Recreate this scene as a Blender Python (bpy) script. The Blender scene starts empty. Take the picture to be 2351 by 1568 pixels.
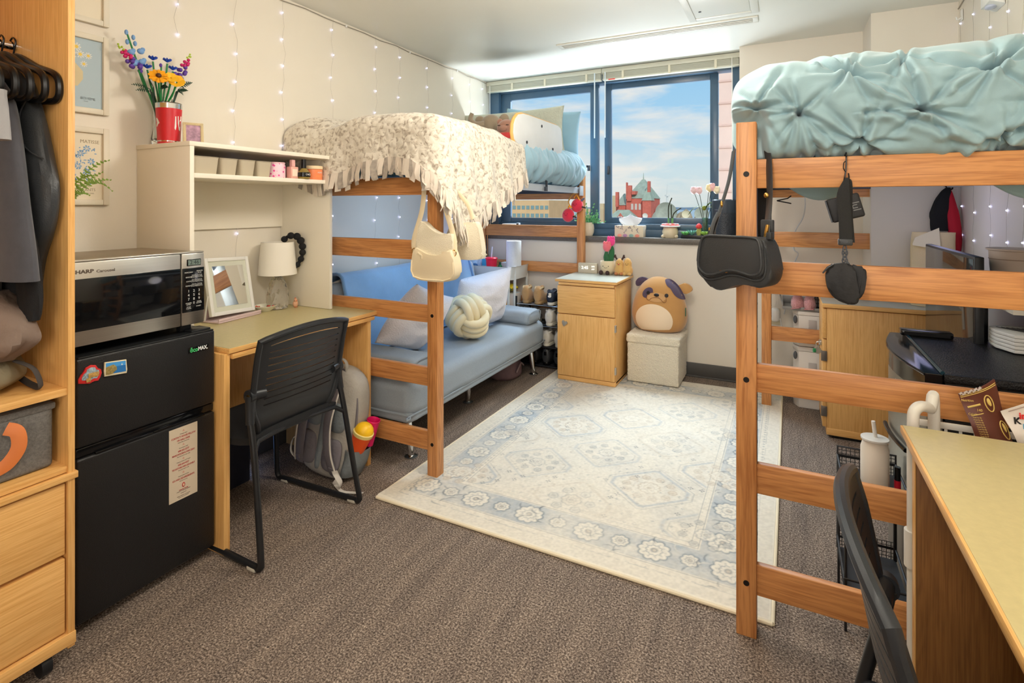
import bpy, bmesh, math, random
import numpy as np
from mathutils import Vector as V, Matrix, Euler, noise as NZ
RND = random.Random(11)
PI = math.pi
COL = bpy.context.scene.collection

# ------------------------------------------------------------------ colours
def lin(c):
    c = c / 255.0
    return c / 12.92 if c <= 0.04045 else ((c + 0.055) / 1.055) ** 2.4
def rgb(r, g, b):
    return (lin(r), lin(g), lin(b), 1.0)

# ------------------------------------------------------------------ mesh builder
class MB:
    def __init__(s):
        s.bm = bmesh.new(); s.mi = 0; s.cols = None
    def _new(s, before):
        fs = [f for f in s.bm.faces if f not in before]
        return fs
    def _tag(s, verts):
        for v in verts:
            for f in v.link_faces:
                f.material_index = s.mi
    def hexa(s, corners, bev=0, seg=2):
        vs = [s.bm.verts.new(c) for c in corners]
        fs = []
        for q in ((3,2,1,0),(4,5,6,7),(0,1,5,4),(1,2,6,5),(2,3,7,6),(3,0,4,7)):
            f = s.bm.faces.new([vs[i] for i in q]); f.material_index = s.mi; fs.append(f)
        if bev > 0:
            es = list({e for f in fs for e in f.edges})
            r = bmesh.ops.bevel(s.bm, geom=es, offset=bev, segments=seg, profile=0.5, affect='EDGES')
            for f in r['faces']: f.material_index = s.mi
        return s
    def box(s, x0, x1, y0, y1, z0, z1, bev=0, seg=2, m=None):
        cs = [(x0,y0,z0),(x1,y0,z0),(x1,y1,z0),(x0,y1,z0),(x0,y0,z1),(x1,y0,z1),(x1,y1,z1),(x0,y1,z1)]
        if m is not None: cs = [m @ V(c) for c in cs]
        return s.hexa(cs, bev, seg)
    def cbox(s, c, d, rot=(0,0,0), bev=0, seg=2):
        m = Matrix.Translation(c) @ Euler(rot).to_matrix().to_4x4()
        return s.box(-d[0]/2, d[0]/2, -d[1]/2, d[1]/2, -d[2]/2, d[2]/2, bev, seg, m)
    def cyl(s, p0, p1, r0, r1=None, n=16, cap=True):
        return s.tube([p0, p1], [r0, r0 if r1 is None else r1], n, cap=cap)
    def tube(s, pts, r, n=8, closed=False, cap=True, flat=1.0, up=None):
        pts = [V(p) for p in pts]; N = len(pts)
        rs = r if isinstance(r, (list, tuple)) else [r]*N
        rings = []; prev = None
        for i, p in enumerate(pts):
            if closed: t = (pts[(i+1) % N] - pts[i-1])
            elif i == 0: t = pts[1]-pts[0]
            elif i == N-1: t = pts[-1]-pts[-2]
            else: t = (pts[i+1]-p).normalized() + (p-pts[i-1]).normalized()
            if t.length < 1e-9: t = V((0,0,1))
            t.normalize()
            if prev is None:
                a = V(up) if up is not None else (V((0,0,1)) if abs(t.z) < 0.9 else V((1,0,0)))
                a = (a - t*a.dot(t)).normalized()
            else:
                a = prev - t*prev.dot(t)
                a = a.normalized() if a.length > 1e-6 else t.orthogonal().normalized()
            prev = a; b = t.cross(a)
            rings.append([s.bm.verts.new(p + (a*math.cos(2*PI*k/n)*flat + b*math.sin(2*PI*k/n))*rs[i]) for k in range(n)])
        M = N if closed else N-1
        for i in range(M):
            A = rings[i]; B = rings[(i+1) % N]
            for k in range(n):
                f = s.bm.faces.new((A[k], A[(k+1)%n], B[(k+1)%n], B[k])); f.material_index = s.mi
        if cap and not closed:
            f = s.bm.faces.new(list(reversed(rings[0]))); f.material_index = s.mi
            f = s.bm.faces.new(rings[-1]); f.material_index = s.mi
        return s
    def lathe(s, prof, c=(0,0,0), n=24, m=None, sx=1, sy=1):
        mm = Matrix.Translation(c) if m is None else m
        rings = []
        for (r, z) in prof:
            if r < 1e-6: rings.append([s.bm.verts.new(mm @ V((0,0,z)))])
            else: rings.append([s.bm.verts.new(mm @ V((r*sx*math.cos(2*PI*k/n), r*sy*math.sin(2*PI*k/n), z))) for k in range(n)])
        for A, B in zip(rings[:-1], rings[1:]):
            for k in range(n):
                k2 = (k+1) % n
                if len(A) == 1 and len(B) == 1: continue
                if len(A) == 1: vs = (A[0], B[k2], B[k])
                elif len(B) == 1: vs = (A[k], A[k2], B[0])
                else: vs = (A[k], A[k2], B[k2], B[k])
                f = s.bm.faces.new(vs); f.material_index = s.mi
        return s
    def ell(s, c, r, rot=(0,0,0), n=20, k=12, p=None):
        """ellipsoid; p = optional superellipsoid exponent"""
        m = Matrix.Translation(c) @ Euler(rot).to_matrix().to_4x4() @ Matrix.Diagonal((r[0], r[1], r[2], 1))
        prof = []
        for i in range(k+1):
            a = -PI/2 + PI*i/k
            cr, sr = math.cos(a), math.sin(a)
            if p: cr, sr = abs(cr)**p, math.copysign(abs(sr)**p, sr)
            prof.append((max(cr,0) if 0 < i < k else 0, sr))
        return s.lathe(prof, n=n, m=m)
    def prism(s, pts, d, m=None, bev=0, seg=2):
        """2-D outline (x,y) extruded from z=0 to z=d, then m"""
        m = m or Matrix()
        lo = [s.bm.verts.new(m @ V((p[0], p[1], 0))) for p in pts]
        hi = [s.bm.verts.new(m @ V((p[0], p[1], d))) for p in pts]
        n = len(pts); fs = []
        fs.append(s.bm.faces.new(list(reversed(lo)))); fs.append(s.bm.faces.new(hi))
        for i in range(n):
            fs.append(s.bm.faces.new((lo[i], lo[(i+1)%n], hi[(i+1)%n], hi[i])))
        for f in fs: f.material_index = s.mi
        if bev > 0:
            es = list({e for f in fs[:2] for e in f.edges})
            r = bmesh.ops.bevel(s.bm, geom=es, offset=bev, segments=seg, profile=0.5, affect='EDGES')
            for f in r['faces']: f.material_index = s.mi
        return s
    def grid(s, nu, nv, fn, cu=False, cv=False):
        P = [[s.bm.verts.new(fn(i/(nu if cu else nu-1), j/(nv if cv else nv-1))) for j in range(nv)] for i in range(nu)]
        for i in range(nu if cu else nu-1):
            for j in range(nv if cv else nv-1):
                f = s.bm.faces.new((P[i][j], P[(i+1)%nu][j], P[(i+1)%nu][(j+1)%nv], P[i][(j+1)%nv])); f.material_index = s.mi
        return s
    def poly(s, pts):
        f = s.bm.faces.new([s.bm.verts.new(p) for p in pts]); f.material_index = s.mi
        return s
    def solidify(s, t):
        bm = s.bm
        bmesh.ops.recalc_face_normals(bm, faces=bm.faces); bm.normal_update()
        vs = list(bm.verts); fs = list(bm.faces); be = [e for e in bm.edges if len(e.link_faces) == 1]
        be = [(e.verts[0], e.verts[1], e.link_faces[0].material_index) for e in be]
        mp = {v: bm.verts.new(v.co - v.normal*t) for v in vs}
        for f in fs:
            g = bm.faces.new([mp[v] for v in reversed(f.verts)]); g.material_index = f.material_index
        for a, b, mi in be:
            g = bm.faces.new((a, b, mp[b], mp[a])); g.material_index = mi
        return s
    def xf(s, m):
        bmesh.ops.transform(s.bm, matrix=m, verts=s.bm.verts); return s

ROOTM = {}     # root name -> world matrix;  PARENT space of every part below it
WORLDC = {}    # root name -> True when its parts are given in world coordinates
ROOTOF = {}

def props(o, label=None, cat=None, group=None, kind=None):
    if label: o['label'] = label
    if cat: o['category'] = cat
    if group: o['group'] = group
    if kind: o['kind'] = kind
    return o
def thing(name, label, cat, loc=(0,0,0), rotz=0, group=None, world=False, rot=None, kind=None):
    o = bpy.data.objects.new(name, None); COL.objects.link(o)
    o.empty_display_size = 0.05
    o.location = loc; o.rotation_euler = rot if rot is not None else (0,0,rotz)
    ROOTM[o.name] = Matrix.Translation(loc) @ Euler(o.rotation_euler).to_matrix().to_4x4()
    WORLDC[o.name] = world; ROOTOF[o.name] = o.name
    return props(o, label, cat, group, kind)
def finish(mb, name, mats, smooth=35, recalc=True):
    if recalc: bmesh.ops.recalc_face_normals(mb.bm, faces=mb.bm.faces)
    me = bpy.data.meshes.new(name); mb.bm.to_mesh(me); mb.bm.free()
    for m in (mats if isinstance(mats, (list, tuple)) else [mats]): me.materials.append(m)
    if smooth:
        me.shade_smooth()
        if smooth < 180: me.set_sharp_from_angle(angle=math.radians(smooth))
    return me
def part(name, mb, mats, parent, smooth=35, label=None, kind=None, recalc=True):
    me = mb if isinstance(mb, bpy.types.Mesh) else finish(mb, name, mats, smooth, recalc)
    root = ROOTOF[parent.name]
    if WORLDC[root]: me.transform(ROOTM[root].inverted())
    o = bpy.data.objects.new(name, me); COL.objects.link(o); o.parent = parent
    ROOTOF[o.name] = root
    if label: o['label'] = label
    if kind: o['kind'] = kind
    return o
def solo(name, mb, mats, label=None, cat=None, group=None, kind=None, smooth=35, loc=None, rotz=0, recalc=True):
    """one thing that is one mesh. loc None: mesh is in world coordinates, the origin moves to its base"""
    me = finish(mb, name, mats, smooth, recalc)
    if loc is None:
        co = np.empty(len(me.vertices)*3, dtype=np.float32); me.vertices.foreach_get('co', co); co = co.reshape(-1,3)
        lo, hi = co.min(0), co.max(0)
        loc = V(((lo[0]+hi[0])/2, (lo[1]+hi[1])/2, lo[2])); loc = V([float(a) for a in loc])
        me.transform(Matrix.Translation(-loc))
    o = bpy.data.objects.new(name, me); COL.objects.link(o); o.location = loc; o.rotation_euler = (0,0,rotz)
    ROOTM[o.name] = Matrix.Translation(loc) @ Matrix.Rotation(rotz, 4, 'Z'); ROOTOF[o.name] = o.name; WORLDC[o.name] = True
    return props(o, label, cat, group, kind)
def copy_tree(o, parent=None):
    c = o.copy(); COL.objects.link(c); c.parent = parent
    for ch in o.children: copy_tree(ch, c)
    return c
def again(src, loc, rotz=None, label=None, group=None, scale=None):
    c = copy_tree(src); c.location = loc
    if rotz is not None: c.rotation_euler.z = rotz
    if label: c['label'] = label
    if group: c['group'] = group
    if scale: c.scale = (scale,)*3
    return c

def text_mesh(txt, size=0.02, depth=0.0004, mat=None, m=None, align='CENTER', bold=0.0, sx=1.0, space=1.0):
    cu = bpy.data.curves.new('lettering', 'FONT'); cu.body = txt; cu.size = size; cu.extrude = depth
    cu.align_x = align; cu.align_y = 'CENTER'; cu.offset = bold; cu.resolution_u = 2; cu.space_character = space
    o = bpy.data.objects.new('lettering', cu); COL.objects.link(o)
    dg = bpy.context.evaluated_depsgraph_get()
    me = bpy.data.meshes.new_from_object(o.evaluated_get(dg))
    bpy.data.objects.remove(o); bpy.data.curves.remove(cu)
    me.transform(Matrix.Diagonal((sx,1,1,1)))
    if m is not None: me.transform(m)
    me.materials.clear()
    if mat: me.materials.append(mat)
    return me
def join_meshes(mes, name='lettering'):
    bm = bmesh.new(); mats = []
    for me in mes:
        off = len(bm.faces)
        bm.from_mesh(me)
        bm.faces.ensure_lookup_table()
        idx = []
        for mt in me.materials:
            if mt not in mats: mats.append(mt)
            idx.append(mats.index(mt))
        for i in range(off, len(bm.faces)):
            f = bm.faces[i]; f.material_index = idx[min(f.material_index, len(idx)-1)] if idx else 0
    out = bpy.data.meshes.new(name); bm.to_mesh(out); bm.free()
    for mt in mats: out.materials.append(mt)
    return out
def face_m(o, right, up):
    """matrix taking the text plane (x right, y up, z towards viewer) to origin o with given axes"""
    r = V(right).normalized(); u = V(up).normalized(); n = r.cross(u)
    return Matrix.Translation(o) @ Matrix((r, u, n)).transposed().to_4x4()

# ------------------------------------------------------------------ materials
MATS = {}
def _nt(name):
    m = bpy.data.materials.new(name); m.use_nodes = True
    nt = m.node_tree; p = nt.nodes['Principled BSDF']
    return m, nt, p
def N(nt, t, **kw):
    n = nt.nodes.new(t)
    for k, v in kw.items():
        if k in n.inputs: n.inputs[k].default_value = v
        else: setattr(n, k, v)
    return n
def ramp(nt, stops):
    r = nt.nodes.new('ShaderNodeValToRGB'); e = r.color_ramp.elements
    while len(e) < len(stops): e.new(0.5)
    for i, (p, c) in enumerate(stops): e[i].position = p; e[i].color = c
    return r
def mat(name, col, rough=0.6, metal=0, var=0.0, vs=8.0, bump=0.0, bs=60.0, trans=0, ior=1.45, emit=None, es=0, sheen=0, coat=0, alpha=1, sss=0, spec=0.5, stretch=(1,1,1), det=4):
    if name in MATS: return MATS[name]
    m, nt, p = _nt(name); L = nt.links
    c = rgb(*col)
    p.inputs['Base Color'].default_value = c; p.inputs['Roughness'].default_value = rough; p.inputs['Metallic'].default_value = metal
    p.inputs['Transmission Weight'].default_value = trans; p.inputs['IOR'].default_value = ior
    p.inputs['Specular IOR Level'].default_value = spec
    p.inputs['Sheen Weight'].default_value = sheen; p.inputs['Coat Weight'].default_value = coat; p.inputs['Alpha'].default_value = alpha
    if sss: p.inputs['Subsurface Weight'].default_value = sss; p.inputs['Subsurface Radius'].default_value = (0.02,0.015,0.01)
    if emit: p.inputs['Emission Color'].default_value = rgb(*emit); p.inputs['Emission Strength'].default_value = es
    tc = N(nt, 'ShaderNodeTexCoord'); mp = N(nt, 'ShaderNodeMapping'); mp.inputs['Scale'].default_value = stretch
    L.new(tc.outputs['Object'], mp.inputs['Vector'])
    if var:
        nz = N(nt, 'ShaderNodeTexNoise', Scale=vs, Detail=det, Roughness=0.6)
        L.new(mp.outputs[0], nz.inputs['Vector'])
        lo = tuple(max(0, x*(1-var)) for x in c[:3])+(1,); hi = tuple(min(1, x*(1+var)) for x in c[:3])+(1,)
        r = ramp(nt, [(0.3, lo), (0.7, hi)]); L.new(nz.outputs['Fac'], r.inputs[0]); L.new(r.outputs[0], p.inputs['Base Color'])
    if bump:
        nb = N(nt, 'ShaderNodeTexNoise', Scale=bs, Detail=3.0); L.new(mp.outputs[0], nb.inputs['Vector'])
        b = N(nt, 'ShaderNodeBump', Strength=bump, Distance=0.01); L.new(nb.outputs['Fac'], b.inputs['Height']); L.new(b.outputs[0], p.inputs['Normal'])
    MATS[name] = m
    return m
def wood(name, base, dark, axis='x', rough=0.42, fine=70, contrast=1.0):
    if name in MATS: return MATS[name]
    m, nt, p = _nt(name); L = nt.links
    tc = N(nt, 'ShaderNodeTexCoord'); oi = N(nt, 'ShaderNodeObjectInfo')
    add = N(nt, 'ShaderNodeVectorMath', operation='ADD'); mul = N(nt, 'ShaderNodeMath', operation='MULTIPLY'); mul.inputs[1].default_value = 7.3
    L.new(oi.outputs['Random'], mul.inputs[0])
    L.new(tc.outputs['Object'], add.inputs[0]); L.new(mul.outputs[0], add.inputs[1])
    sc = {'x': (0.9,9,9), 'y': (9,0.9,9), 'z': (9,9,0.9)}[axis]
    mp = N(nt, 'ShaderNodeMapping'); mp.inputs['Scale'].default_value = sc; L.new(add.outputs[0], mp.inputs['Vector'])
    n1 = N(nt, 'ShaderNodeTexNoise', Scale=1.6, Detail=3.0, Roughness=0.5, Distortion=1.2); L.new(mp.outputs[0], n1.inputs['Vector'])
    # ring lines: noise value folded by a sine
    s1 = N(nt, 'ShaderNodeMath', operation='MULTIPLY'); s1.inputs[1].default_value = 38.0; L.new(n1.outputs['Fac'], s1.inputs[0])
    s2 = N(nt, 'ShaderNodeMath', operation='SINE'); L.new(s1.outputs[0], s2.inputs[0])
    mp2 = N(nt, 'ShaderNodeMapping'); k = fine/9.0
    mp2.inputs['Scale'].default_value = tuple(a*k if a > 1 else a*3 for a in sc); L.new(add.outputs[0], mp2.inputs['Vector'])
    n2 = N(nt, 'ShaderNodeTexNoise', Scale=2.2, Detail=3.0, Roughness=0.65); L.new(mp2.outputs[0], n2.inputs['Vector'])
    mixv = N(nt, 'ShaderNodeMath', operation='MULTIPLY_ADD'); mixv.inputs[1].default_value = 0.09*contrast; L.new(s2.outputs[0], mixv.inputs[0]); L.new(n2.outputs['Fac'], mixv.inputs[2])
    c0, c1 = rgb(*dark), rgb(*base)
    r = ramp(nt, [(0.28, c0), (0.62, c1)]); L.new(mixv.outputs[0], r.inputs[0]); L.new(r.outputs[0], p.inputs['Base Color'])
    p.inputs['Roughness'].default_value = rough
    b = N(nt, 'ShaderNodeBump', Strength=0.08, Distance=0.004); L.new(n2.outputs['Fac'], b.inputs['Height']); L.new(b.outputs[0], p.inputs['Normal'])
    MATS[name] = m
    return m
def vcol_mat(name, rough=0.9, bump=0.0, bs=300, sheen=0.0, metal=0, attr='Col'):
    if name in MATS: return MATS[name]
    m, nt, p = _nt(name); L = nt.links
    a = N(nt, 'ShaderNodeAttribute', attribute_name=attr); L.new(a.outputs['Color'], p.inputs['Base Color'])
    p.inputs['Roughness'].default_value = rough; p.inputs['Sheen Weight'].default_value = sheen; p.inputs['Metallic'].default_value = metal
    if bump:
        tc = N(nt, 'ShaderNodeTexCoord')
        nb = N(nt, 'ShaderNodeTexNoise', Scale=bs, Detail=2.0); L.new(tc.outputs['Object'], nb.inputs['Vector'])
        b = N(nt, 'ShaderNodeBump', Strength=bump, Distance=0.004); L.new(nb.outputs['Fac'], b.inputs['Height']); L.new(b.outputs[0], p.inputs['Normal'])
    MATS[name] = m
    return m
def set_vcol(me, fn):
    """fn(numpy n x 3 coords) -> n x 3 linear colours, stored per vertex"""
    n = len(me.vertices); co = np.empty(n*3, dtype=np.float32); me.vertices.foreach_get('co', co)
    c = np.ones((n,4), dtype=np.float32); c[:, :3] = fn(co.reshape(-1,3))
    at = me.color_attributes.new('Col', 'FLOAT_COLOR', 'POINT'); at.data.foreach_set('color', c.ravel())
def fbm(p, sc=1.0, o=3):
    v = 0; a = 1
    for _ in range(o):
        v += a*NZ.noise(V(p)*sc); sc *= 2.03; a *= 0.5
    return v
def sst(a, b, x):
    t = max(0.0, min(1.0, (x-a)/(b-a))); return t*t*(3-2*t)
def bez(p0, p1, p2, p3, n=12):
    p0, p1, p2, p3 = map(V, (p0,p1,p2,p3)); out = []
    for i in range(n+1):
        t = i/n; out.append(p0*(1-t)**3 + p1*3*t*(1-t)**2 + p2*3*t*t*(1-t) + p3*t**3)
    return out
def spline(pts, n=8, closed=False):
    pts = [V(p) for p in pts]; N_ = len(pts); out = []
    for i in range(N_ if closed else N_-1):
        g = (lambda k: pts[k % N_]) if closed else (lambda k: pts[max(0, min(N_-1, k))])
        a, b, c, d = g(i-1), g(i), g(i+1), g(i+2)
        for j in range(n):
            t = j/n
            out.append(0.5*((2*b) + (c-a)*t + (2*a-5*b+4*c-d)*t*t + (3*b-a-3*c+d)*t**3))
    if not closed: out.append(pts[-1])
    return out
def rrect(w, h, r, n=5, cx=0, cy=0):
    out = []
    for (sx, sy, a0) in ((1,-1,-PI/2),(1,1,0),(-1,1,PI/2),(-1,-1,PI)):
        for i in range(n+1):
            a = a0 + PI/2*i/n
            out.append((cx + sx*(w/2-r) + r*math.cos(a), cy + sy*(h/2-r) + r*math.sin(a)))
    return out

# shared materials
white_metal = mat('white_metal', (232,232,226), 0.35)
black_plastic = mat('black_plastic', (26,28,30), 0.38, bump=0.05, bs=400)
black_gloss = mat('black_gloss', (14,15,17), 0.12)
black_fabric = mat('black_fabric', (24,24,26), 0.85, bump=0.3, bs=700)
black_leather = mat('black_leather', (54,56,58), 0.38, bump=0.10, bs=260)
chrome = mat('chrome', (215,215,215), 0.08, metal=1)
steel = mat('brushed_steel', (196,192,184), 0.34, metal=1, var=0.06, vs=3, stretch=(1,1,90))
gold = mat('gold_metal', (214,170,92), 0.25, metal=1)
dark_steel = mat('dark_steel', (70,72,76), 0.4, metal=0.8)
white_plastic = mat('white_plastic', (236,235,230), 0.4)
white_paint = mat('white_board', (240,232,214), 0.5)
paper_white = mat('paper_white', (232,226,212), 0.8)
bed_x = wood('oak_along_x', (212,148,88), (178,114,62), 'x')
bed_y = wood('oak_along_y', (212,148,88), (178,114,62), 'y')
bed_z = wood('oak_along_z', (212,148,88), (176,112,60), 'z')
lam_x = wood('beech_along_x', (234,184,114), (212,154,82), 'x', 0.4, 110, 0.5)
lam_y = wood('beech_along_y', (234,184,114), (212,154,82), 'y', 0.4, 110, 0.5)
lam_z = wood('beech_along_z', (234,184,114), (212,154,82), 'z', 0.4, 110, 0.5)
lam_top = mat('desk_laminate', (196,182,132), 0.32, var=0.05, vs=60)
lam_grey = mat('nightstand_laminate', (172,172,158), 0.3, var=0.04, vs=60)
clear_glass = mat('clear_glass', (245,250,250), 0.02, trans=1.0, ior=1.45)
# ================================================================== SETTING
XL, XR, YB, H = -2.45, 0.87, -1.7, 2.44
def carpet_mat():
    m, nt, p = _nt('carpet'); L = nt.links
    tc = N(nt, 'ShaderNodeTexCoord')
    n1 = N(nt, 'ShaderNodeTexNoise', Scale=165.0, Detail=3.0, Roughness=0.78); L.new(tc.outputs['Object'], n1.inputs['Vector'])
    mp = N(nt, 'ShaderNodeMapping'); mp.inputs['Scale'].default_value = (22, 3, 1); mp.inputs['Rotation'].default_value = (0,0,0.0); L.new(tc.outputs['Object'], mp.inputs['Vector'])
    n2 = N(nt, 'ShaderNodeTexNoise', Scale=1.0, Detail=4.0); L.new(mp.outputs[0], n2.inputs['Vector'])
    r = ramp(nt, [(0.34, rgb(56,48,43)), (0.45, rgb(106,94,84)), (0.54, rgb(146,131,118)), (0.68, rgb(208,194,178))]); L.new(n1.outputs['Fac'], r.inputs[0])
    r2 = ramp(nt, [(0.3, (0.74,0.72,0.72,1)), (0.7, (1.10,1.06,1.02,1))]); L.new(n2.outputs['Fac'], r2.inputs[0])
    mx = N(nt, 'ShaderNodeMix', data_type='RGBA', blend_type='MULTIPLY'); mx.inputs['Factor'].default_value = 1
    L.new(r.outputs[0], mx.inputs['A']); L.new(r2.outputs[0], mx.inputs['B']); L.new(mx.outputs['Result'], p.inputs['Base Color'])
    p.inputs['Roughness'].default_value = 0.95; p.inputs['Specular IOR Level'].default_value = 0.15
    b = N(nt, 'ShaderNodeBump', Strength=0.7, Distance=0.006); L.new(n1.outputs['Fac'], b.inputs['Height']); L.new(b.outputs[0], p.inputs['Normal'])
    return m
wall_m = mat('wall_paint', (232,224,208), 0.55, var=0.02, vs=2, bump=0.03, bs=160)
wall_w = mat('wall_paint_window', (228,220,206), 0.55, var=0.02, vs=2, bump=0.03, bs=160)
ceil_m = mat('ceiling_paint', (228,227,218), 0.30, var=0.015, vs=2)
rubber = mat('baseboard_rubber', (78,76,74), 0.45)
def struct(name, mb, m, **k): return solo(name, mb, m, kind='structure', **k)
struct('floor', MB().box(XL-.1, XR+.1, YB-.1, 4.5, -0.1, 0), carpet_mat(), loc=(0,0,0))
struct('ceiling', MB().box(XL-.1, XR+.1, YB-.1, 4.5, H, H+0.1), ceil_m, loc=(0,0,0))
struct('wall_left', MB().box(XL-.1, XL, YB-.1, 4.5, 0, H), wall_m, loc=(0,0,0))
struct('wall_right', MB().box(XR, XR+.1, YB-.1, 3.81, 0, H), wall_w, loc=(0,0,0))
struct('wall_back', MB().box(XL, XR, YB-.1, YB, 0, H), wall_m, loc=(0,0,0))
struct('wall_window', MB().box(XL, -0.285, 4.27, 4.5, 0, 1.0), wall_w, loc=(0,0,0))
struct('wall_pillar', MB().box(-0.285, 0.46, 4.165, 4.5, 0, H).box(0.46, XR+.1, 3.80, 4.5, 0, H), wall_w, loc=(0,0,0))
struct('baseboard_window', MB().box(XL+.005, -0.285, 4.255, 4.27, 0, 0.105, 0.003).box(XL+.005, -0.285, 4.245, 4.256, 0, 0.012, 0.003), rubber)
struct('baseboard_pillar', MB().box(-0.285, 0.46, 4.15, 4.165, 0, 0.105, 0.003), rubber)
struct('baseboard_left', MB().box(XL, XL+.013, YB, 4.25, 0, 0.105, 0.003), rubber)
struct('baseboard_right', MB().box(XR-.013, XR, YB, 3.80, 0, 0.105, 0.003), rubber)
sill_m = mat('sill_stone', (98,92,84), 0.35, var=0.35, vs=260, det=2)
struct('trim_window_sill', MB().box(XL, -0.285, 4.245, 4.44, 1.0, 1.046, 0.004), sill_m)
# --- window: aluminium frame, sliding sashes, panes
alu = mat('frame_paint_flare', (66,92,114), 0.3)  # blue-grey frame, window flare mixed into the paint colour
W = thing('window_1', None, None, loc=(-1.37, 4.43, 1.046), world=True, kind='structure')
fy0, fy1 = 4.40, 4.47
fr = MB()
fr.box(XL, -2.345, fy0-.05, fy1, 1.046, H, .003); fr.box(-0.345, -0.285, fy0-.05, fy1, 1.046, H, .003)
fr.box(-2.345, -0.345, fy0-.04, fy1, 1.046, 1.105, .003).box(-2.345, -0.345, fy0-.02, fy1, 1.105, 1.15, .003)
fr.box(-2.345, -0.345, fy0-.03, fy1, 2.33, H, .003)
part('window_frame', fr, alu, W)
def sash(x0, x1, z0, z1, y0, y1, l, r_, b, t, name='sash'):
    m = MB().box(x0, x0+l, y0, y1, z0, z1, .003).box(x1-r_, x1, y0, y1, z0, z1, .003)
    m.box(x0+l, x1-r_, y0, y1, z0, z0+b, .003).box(x0+l, x1-r_, y0, y1, z1-t, z1, .003)
    return part(name, m, alu, W)
def pane_mat():
    m, nt, p = _nt('window_pane'); nt.nodes.remove(p); L = nt.links
    o = nt.nodes['Material Output']; t = N(nt, 'ShaderNodeBsdfTransparent'); t.inputs[0].default_value = (0.97,0.99,1,1)
    g = N(nt, 'ShaderNodeBsdfGlossy'); g.inputs['Roughness'].default_value = 0.02
    f = N(nt, 'ShaderNodeFresnel'); f.inputs[0].default_value = 1.06
    x = N(nt, 'ShaderNodeMixShader'); L.new(f.outputs[0], x.inputs[0]); L.new(t.outputs[0], x.inputs[1]); L.new(g.outputs[0], x.inputs[2]); L.new(x.outputs[0], o.inputs[0])
    return m
pane = pane_mat()
s = sash(-2.345, -1.405, 1.13, 2.345, 4.395, 4.425, .10, .075, .06, .075)
part('pane', MB().box(-2.246, -1.48, 4.408, 4.412, 1.189, 2.271), pane, s)
s = sash(-1.365, -0.455, 1.14, 2.345, 4.432, 4.46, .06, .06, .06, .06)
part('pane', MB().box(-1.306, -0.514, 4.444, 4.448, 1.199, 2.286), pane, s)
part('pane', MB().box(-0.456, -0.345, 4.444, 4.448, 1.15, 2.33), pane, W)
part('pane', MB().box(-1.41, -1.36, 4.444, 4.448, 1.15, 2.33), pane, W)
part('latch', MB().cbox((-1.49, 4.385, 1.62), (.02,.02,.05), bev=.004).cbox((-1.50, 4.37, 1.635), (.012,.02,.02), bev=.003), dark_steel, W)
part('latch', MB().cbox((-1.33, 4.42, 1.60), (.018,.02,.07), bev=.004), dark_steel, W)
# --- blinds, raised
slat_m = mat('blind_slat', (206,204,186), 0.45)
cord_m = mat('cord_white', (232,230,222), 0.6)
tape_m = mat('blind_tape', (222,214,190), 0.7)
def blind(x0, x1, label, clips, wand):
    b = thing('window_blind', label, 'blind', loc=((x0+x1)/2, 4.32, 2.34), group='raised blinds at the window', world=True)
    part('head_rail', MB().box(x0, x1, 4.295, 4.345, 2.398, 2.436, .003), slat_m, b)
    st = MB()
    for k in range(9): st.box(x0+.008, x1-.008, 4.297, 4.343, 2.352+k*.005, 2.3555+k*.005, .0008, 1)
    part('slats', st, slat_m, b)
    part('bottom_rail', MB().box(x0+.006, x1-.006, 4.296, 4.344, 2.338, 2.351, .003), slat_m, b)
    for cx in clips:
        part('tape', MB().box(cx-.009, cx+.009, 4.290, 4.2965, 2.334, 2.40, .001), tape_m, b)
    part('wand', MB().tube([(wand, 4.285, 2.40), (wand, 4.283, 1.86)], .0055, 8), mat('wand_plastic', (214,224,230), 0.2), b)
    return b
B1 = blind(XL+.005, -1.352, 'raised window blind nearer the string-lit wall, over the narrower pane', (-2.18,-1.86,-1.48), -1.405)
B2 = blind(-1.348, -0.290, 'raised window blind nearer the teal bed, over the wide pane', (-1.17,-0.80,-0.46), -1.315)
part('pull_cord', MB().tube([(XL+.045,4.288,2.395),(XL+.047,4.286,1.8),(XL+.05,4.288,1.07)], .003, 6), cord_m, B1)
part('pull_cord', MB().tube([(-0.345,4.288,2.40),(-0.342,4.286,1.8),(-0.345,4.288,1.08)], .003, 6), cord_m, B2)
part('tag', MB().box(-1.29,-1.235,4.292,4.2955,2.334,2.343), mat('red_tag',(226,70,60),.6), B2)
# --- ceiling fittings
v = thing('ceiling_vent', 'long slim white slot air vent in the ceiling before the window', 'vent', loc=(-0.79, 3.58, 2.425), world=True)
fm = mat('vent_paint', (222,220,210), 0.35)
part('frame', MB().box(-1.44,-0.14,3.525,3.548,2.431,2.44,.002).box(-1.44,-0.14,3.618,3.64,2.431,2.44,.002).box(-1.44,-1.41,3.548,3.618,2.431,2.44,.002).box(-0.17,-0.14,3.548,3.618,2.431,2.44,.002), fm, v)
part('slot', MB().box(-1.41,-0.17,3.548,3.618,2.4385,2.44), mat('vent_dark',(60,62,60),.6), v)
part('blade', MB().box(-1.41,-0.17,3.566,3.574,2.430,2.4384,.001), fm, v); part('blade', MB().box(-1.41,-0.17,3.592,3.602,2.430,2.4384,.001), fm, v)
v = thing('access_panel', 'flush square white access hatch in the ceiling above the slot vent', 'hatch', loc=(-0.32,3.2,2.43), world=True)
part('frame', MB().box(-0.52,-0.48,2.95,3.46,2.434,2.44,.002).box(-0.17,-0.13,2.95,3.46,2.434,2.44,.002).box(-0.48,-0.17,3.42,3.46,2.434,2.44,.002).box(-0.48,-0.17,2.95,2.99,2.434,2.44,.002), fm, v)
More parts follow.
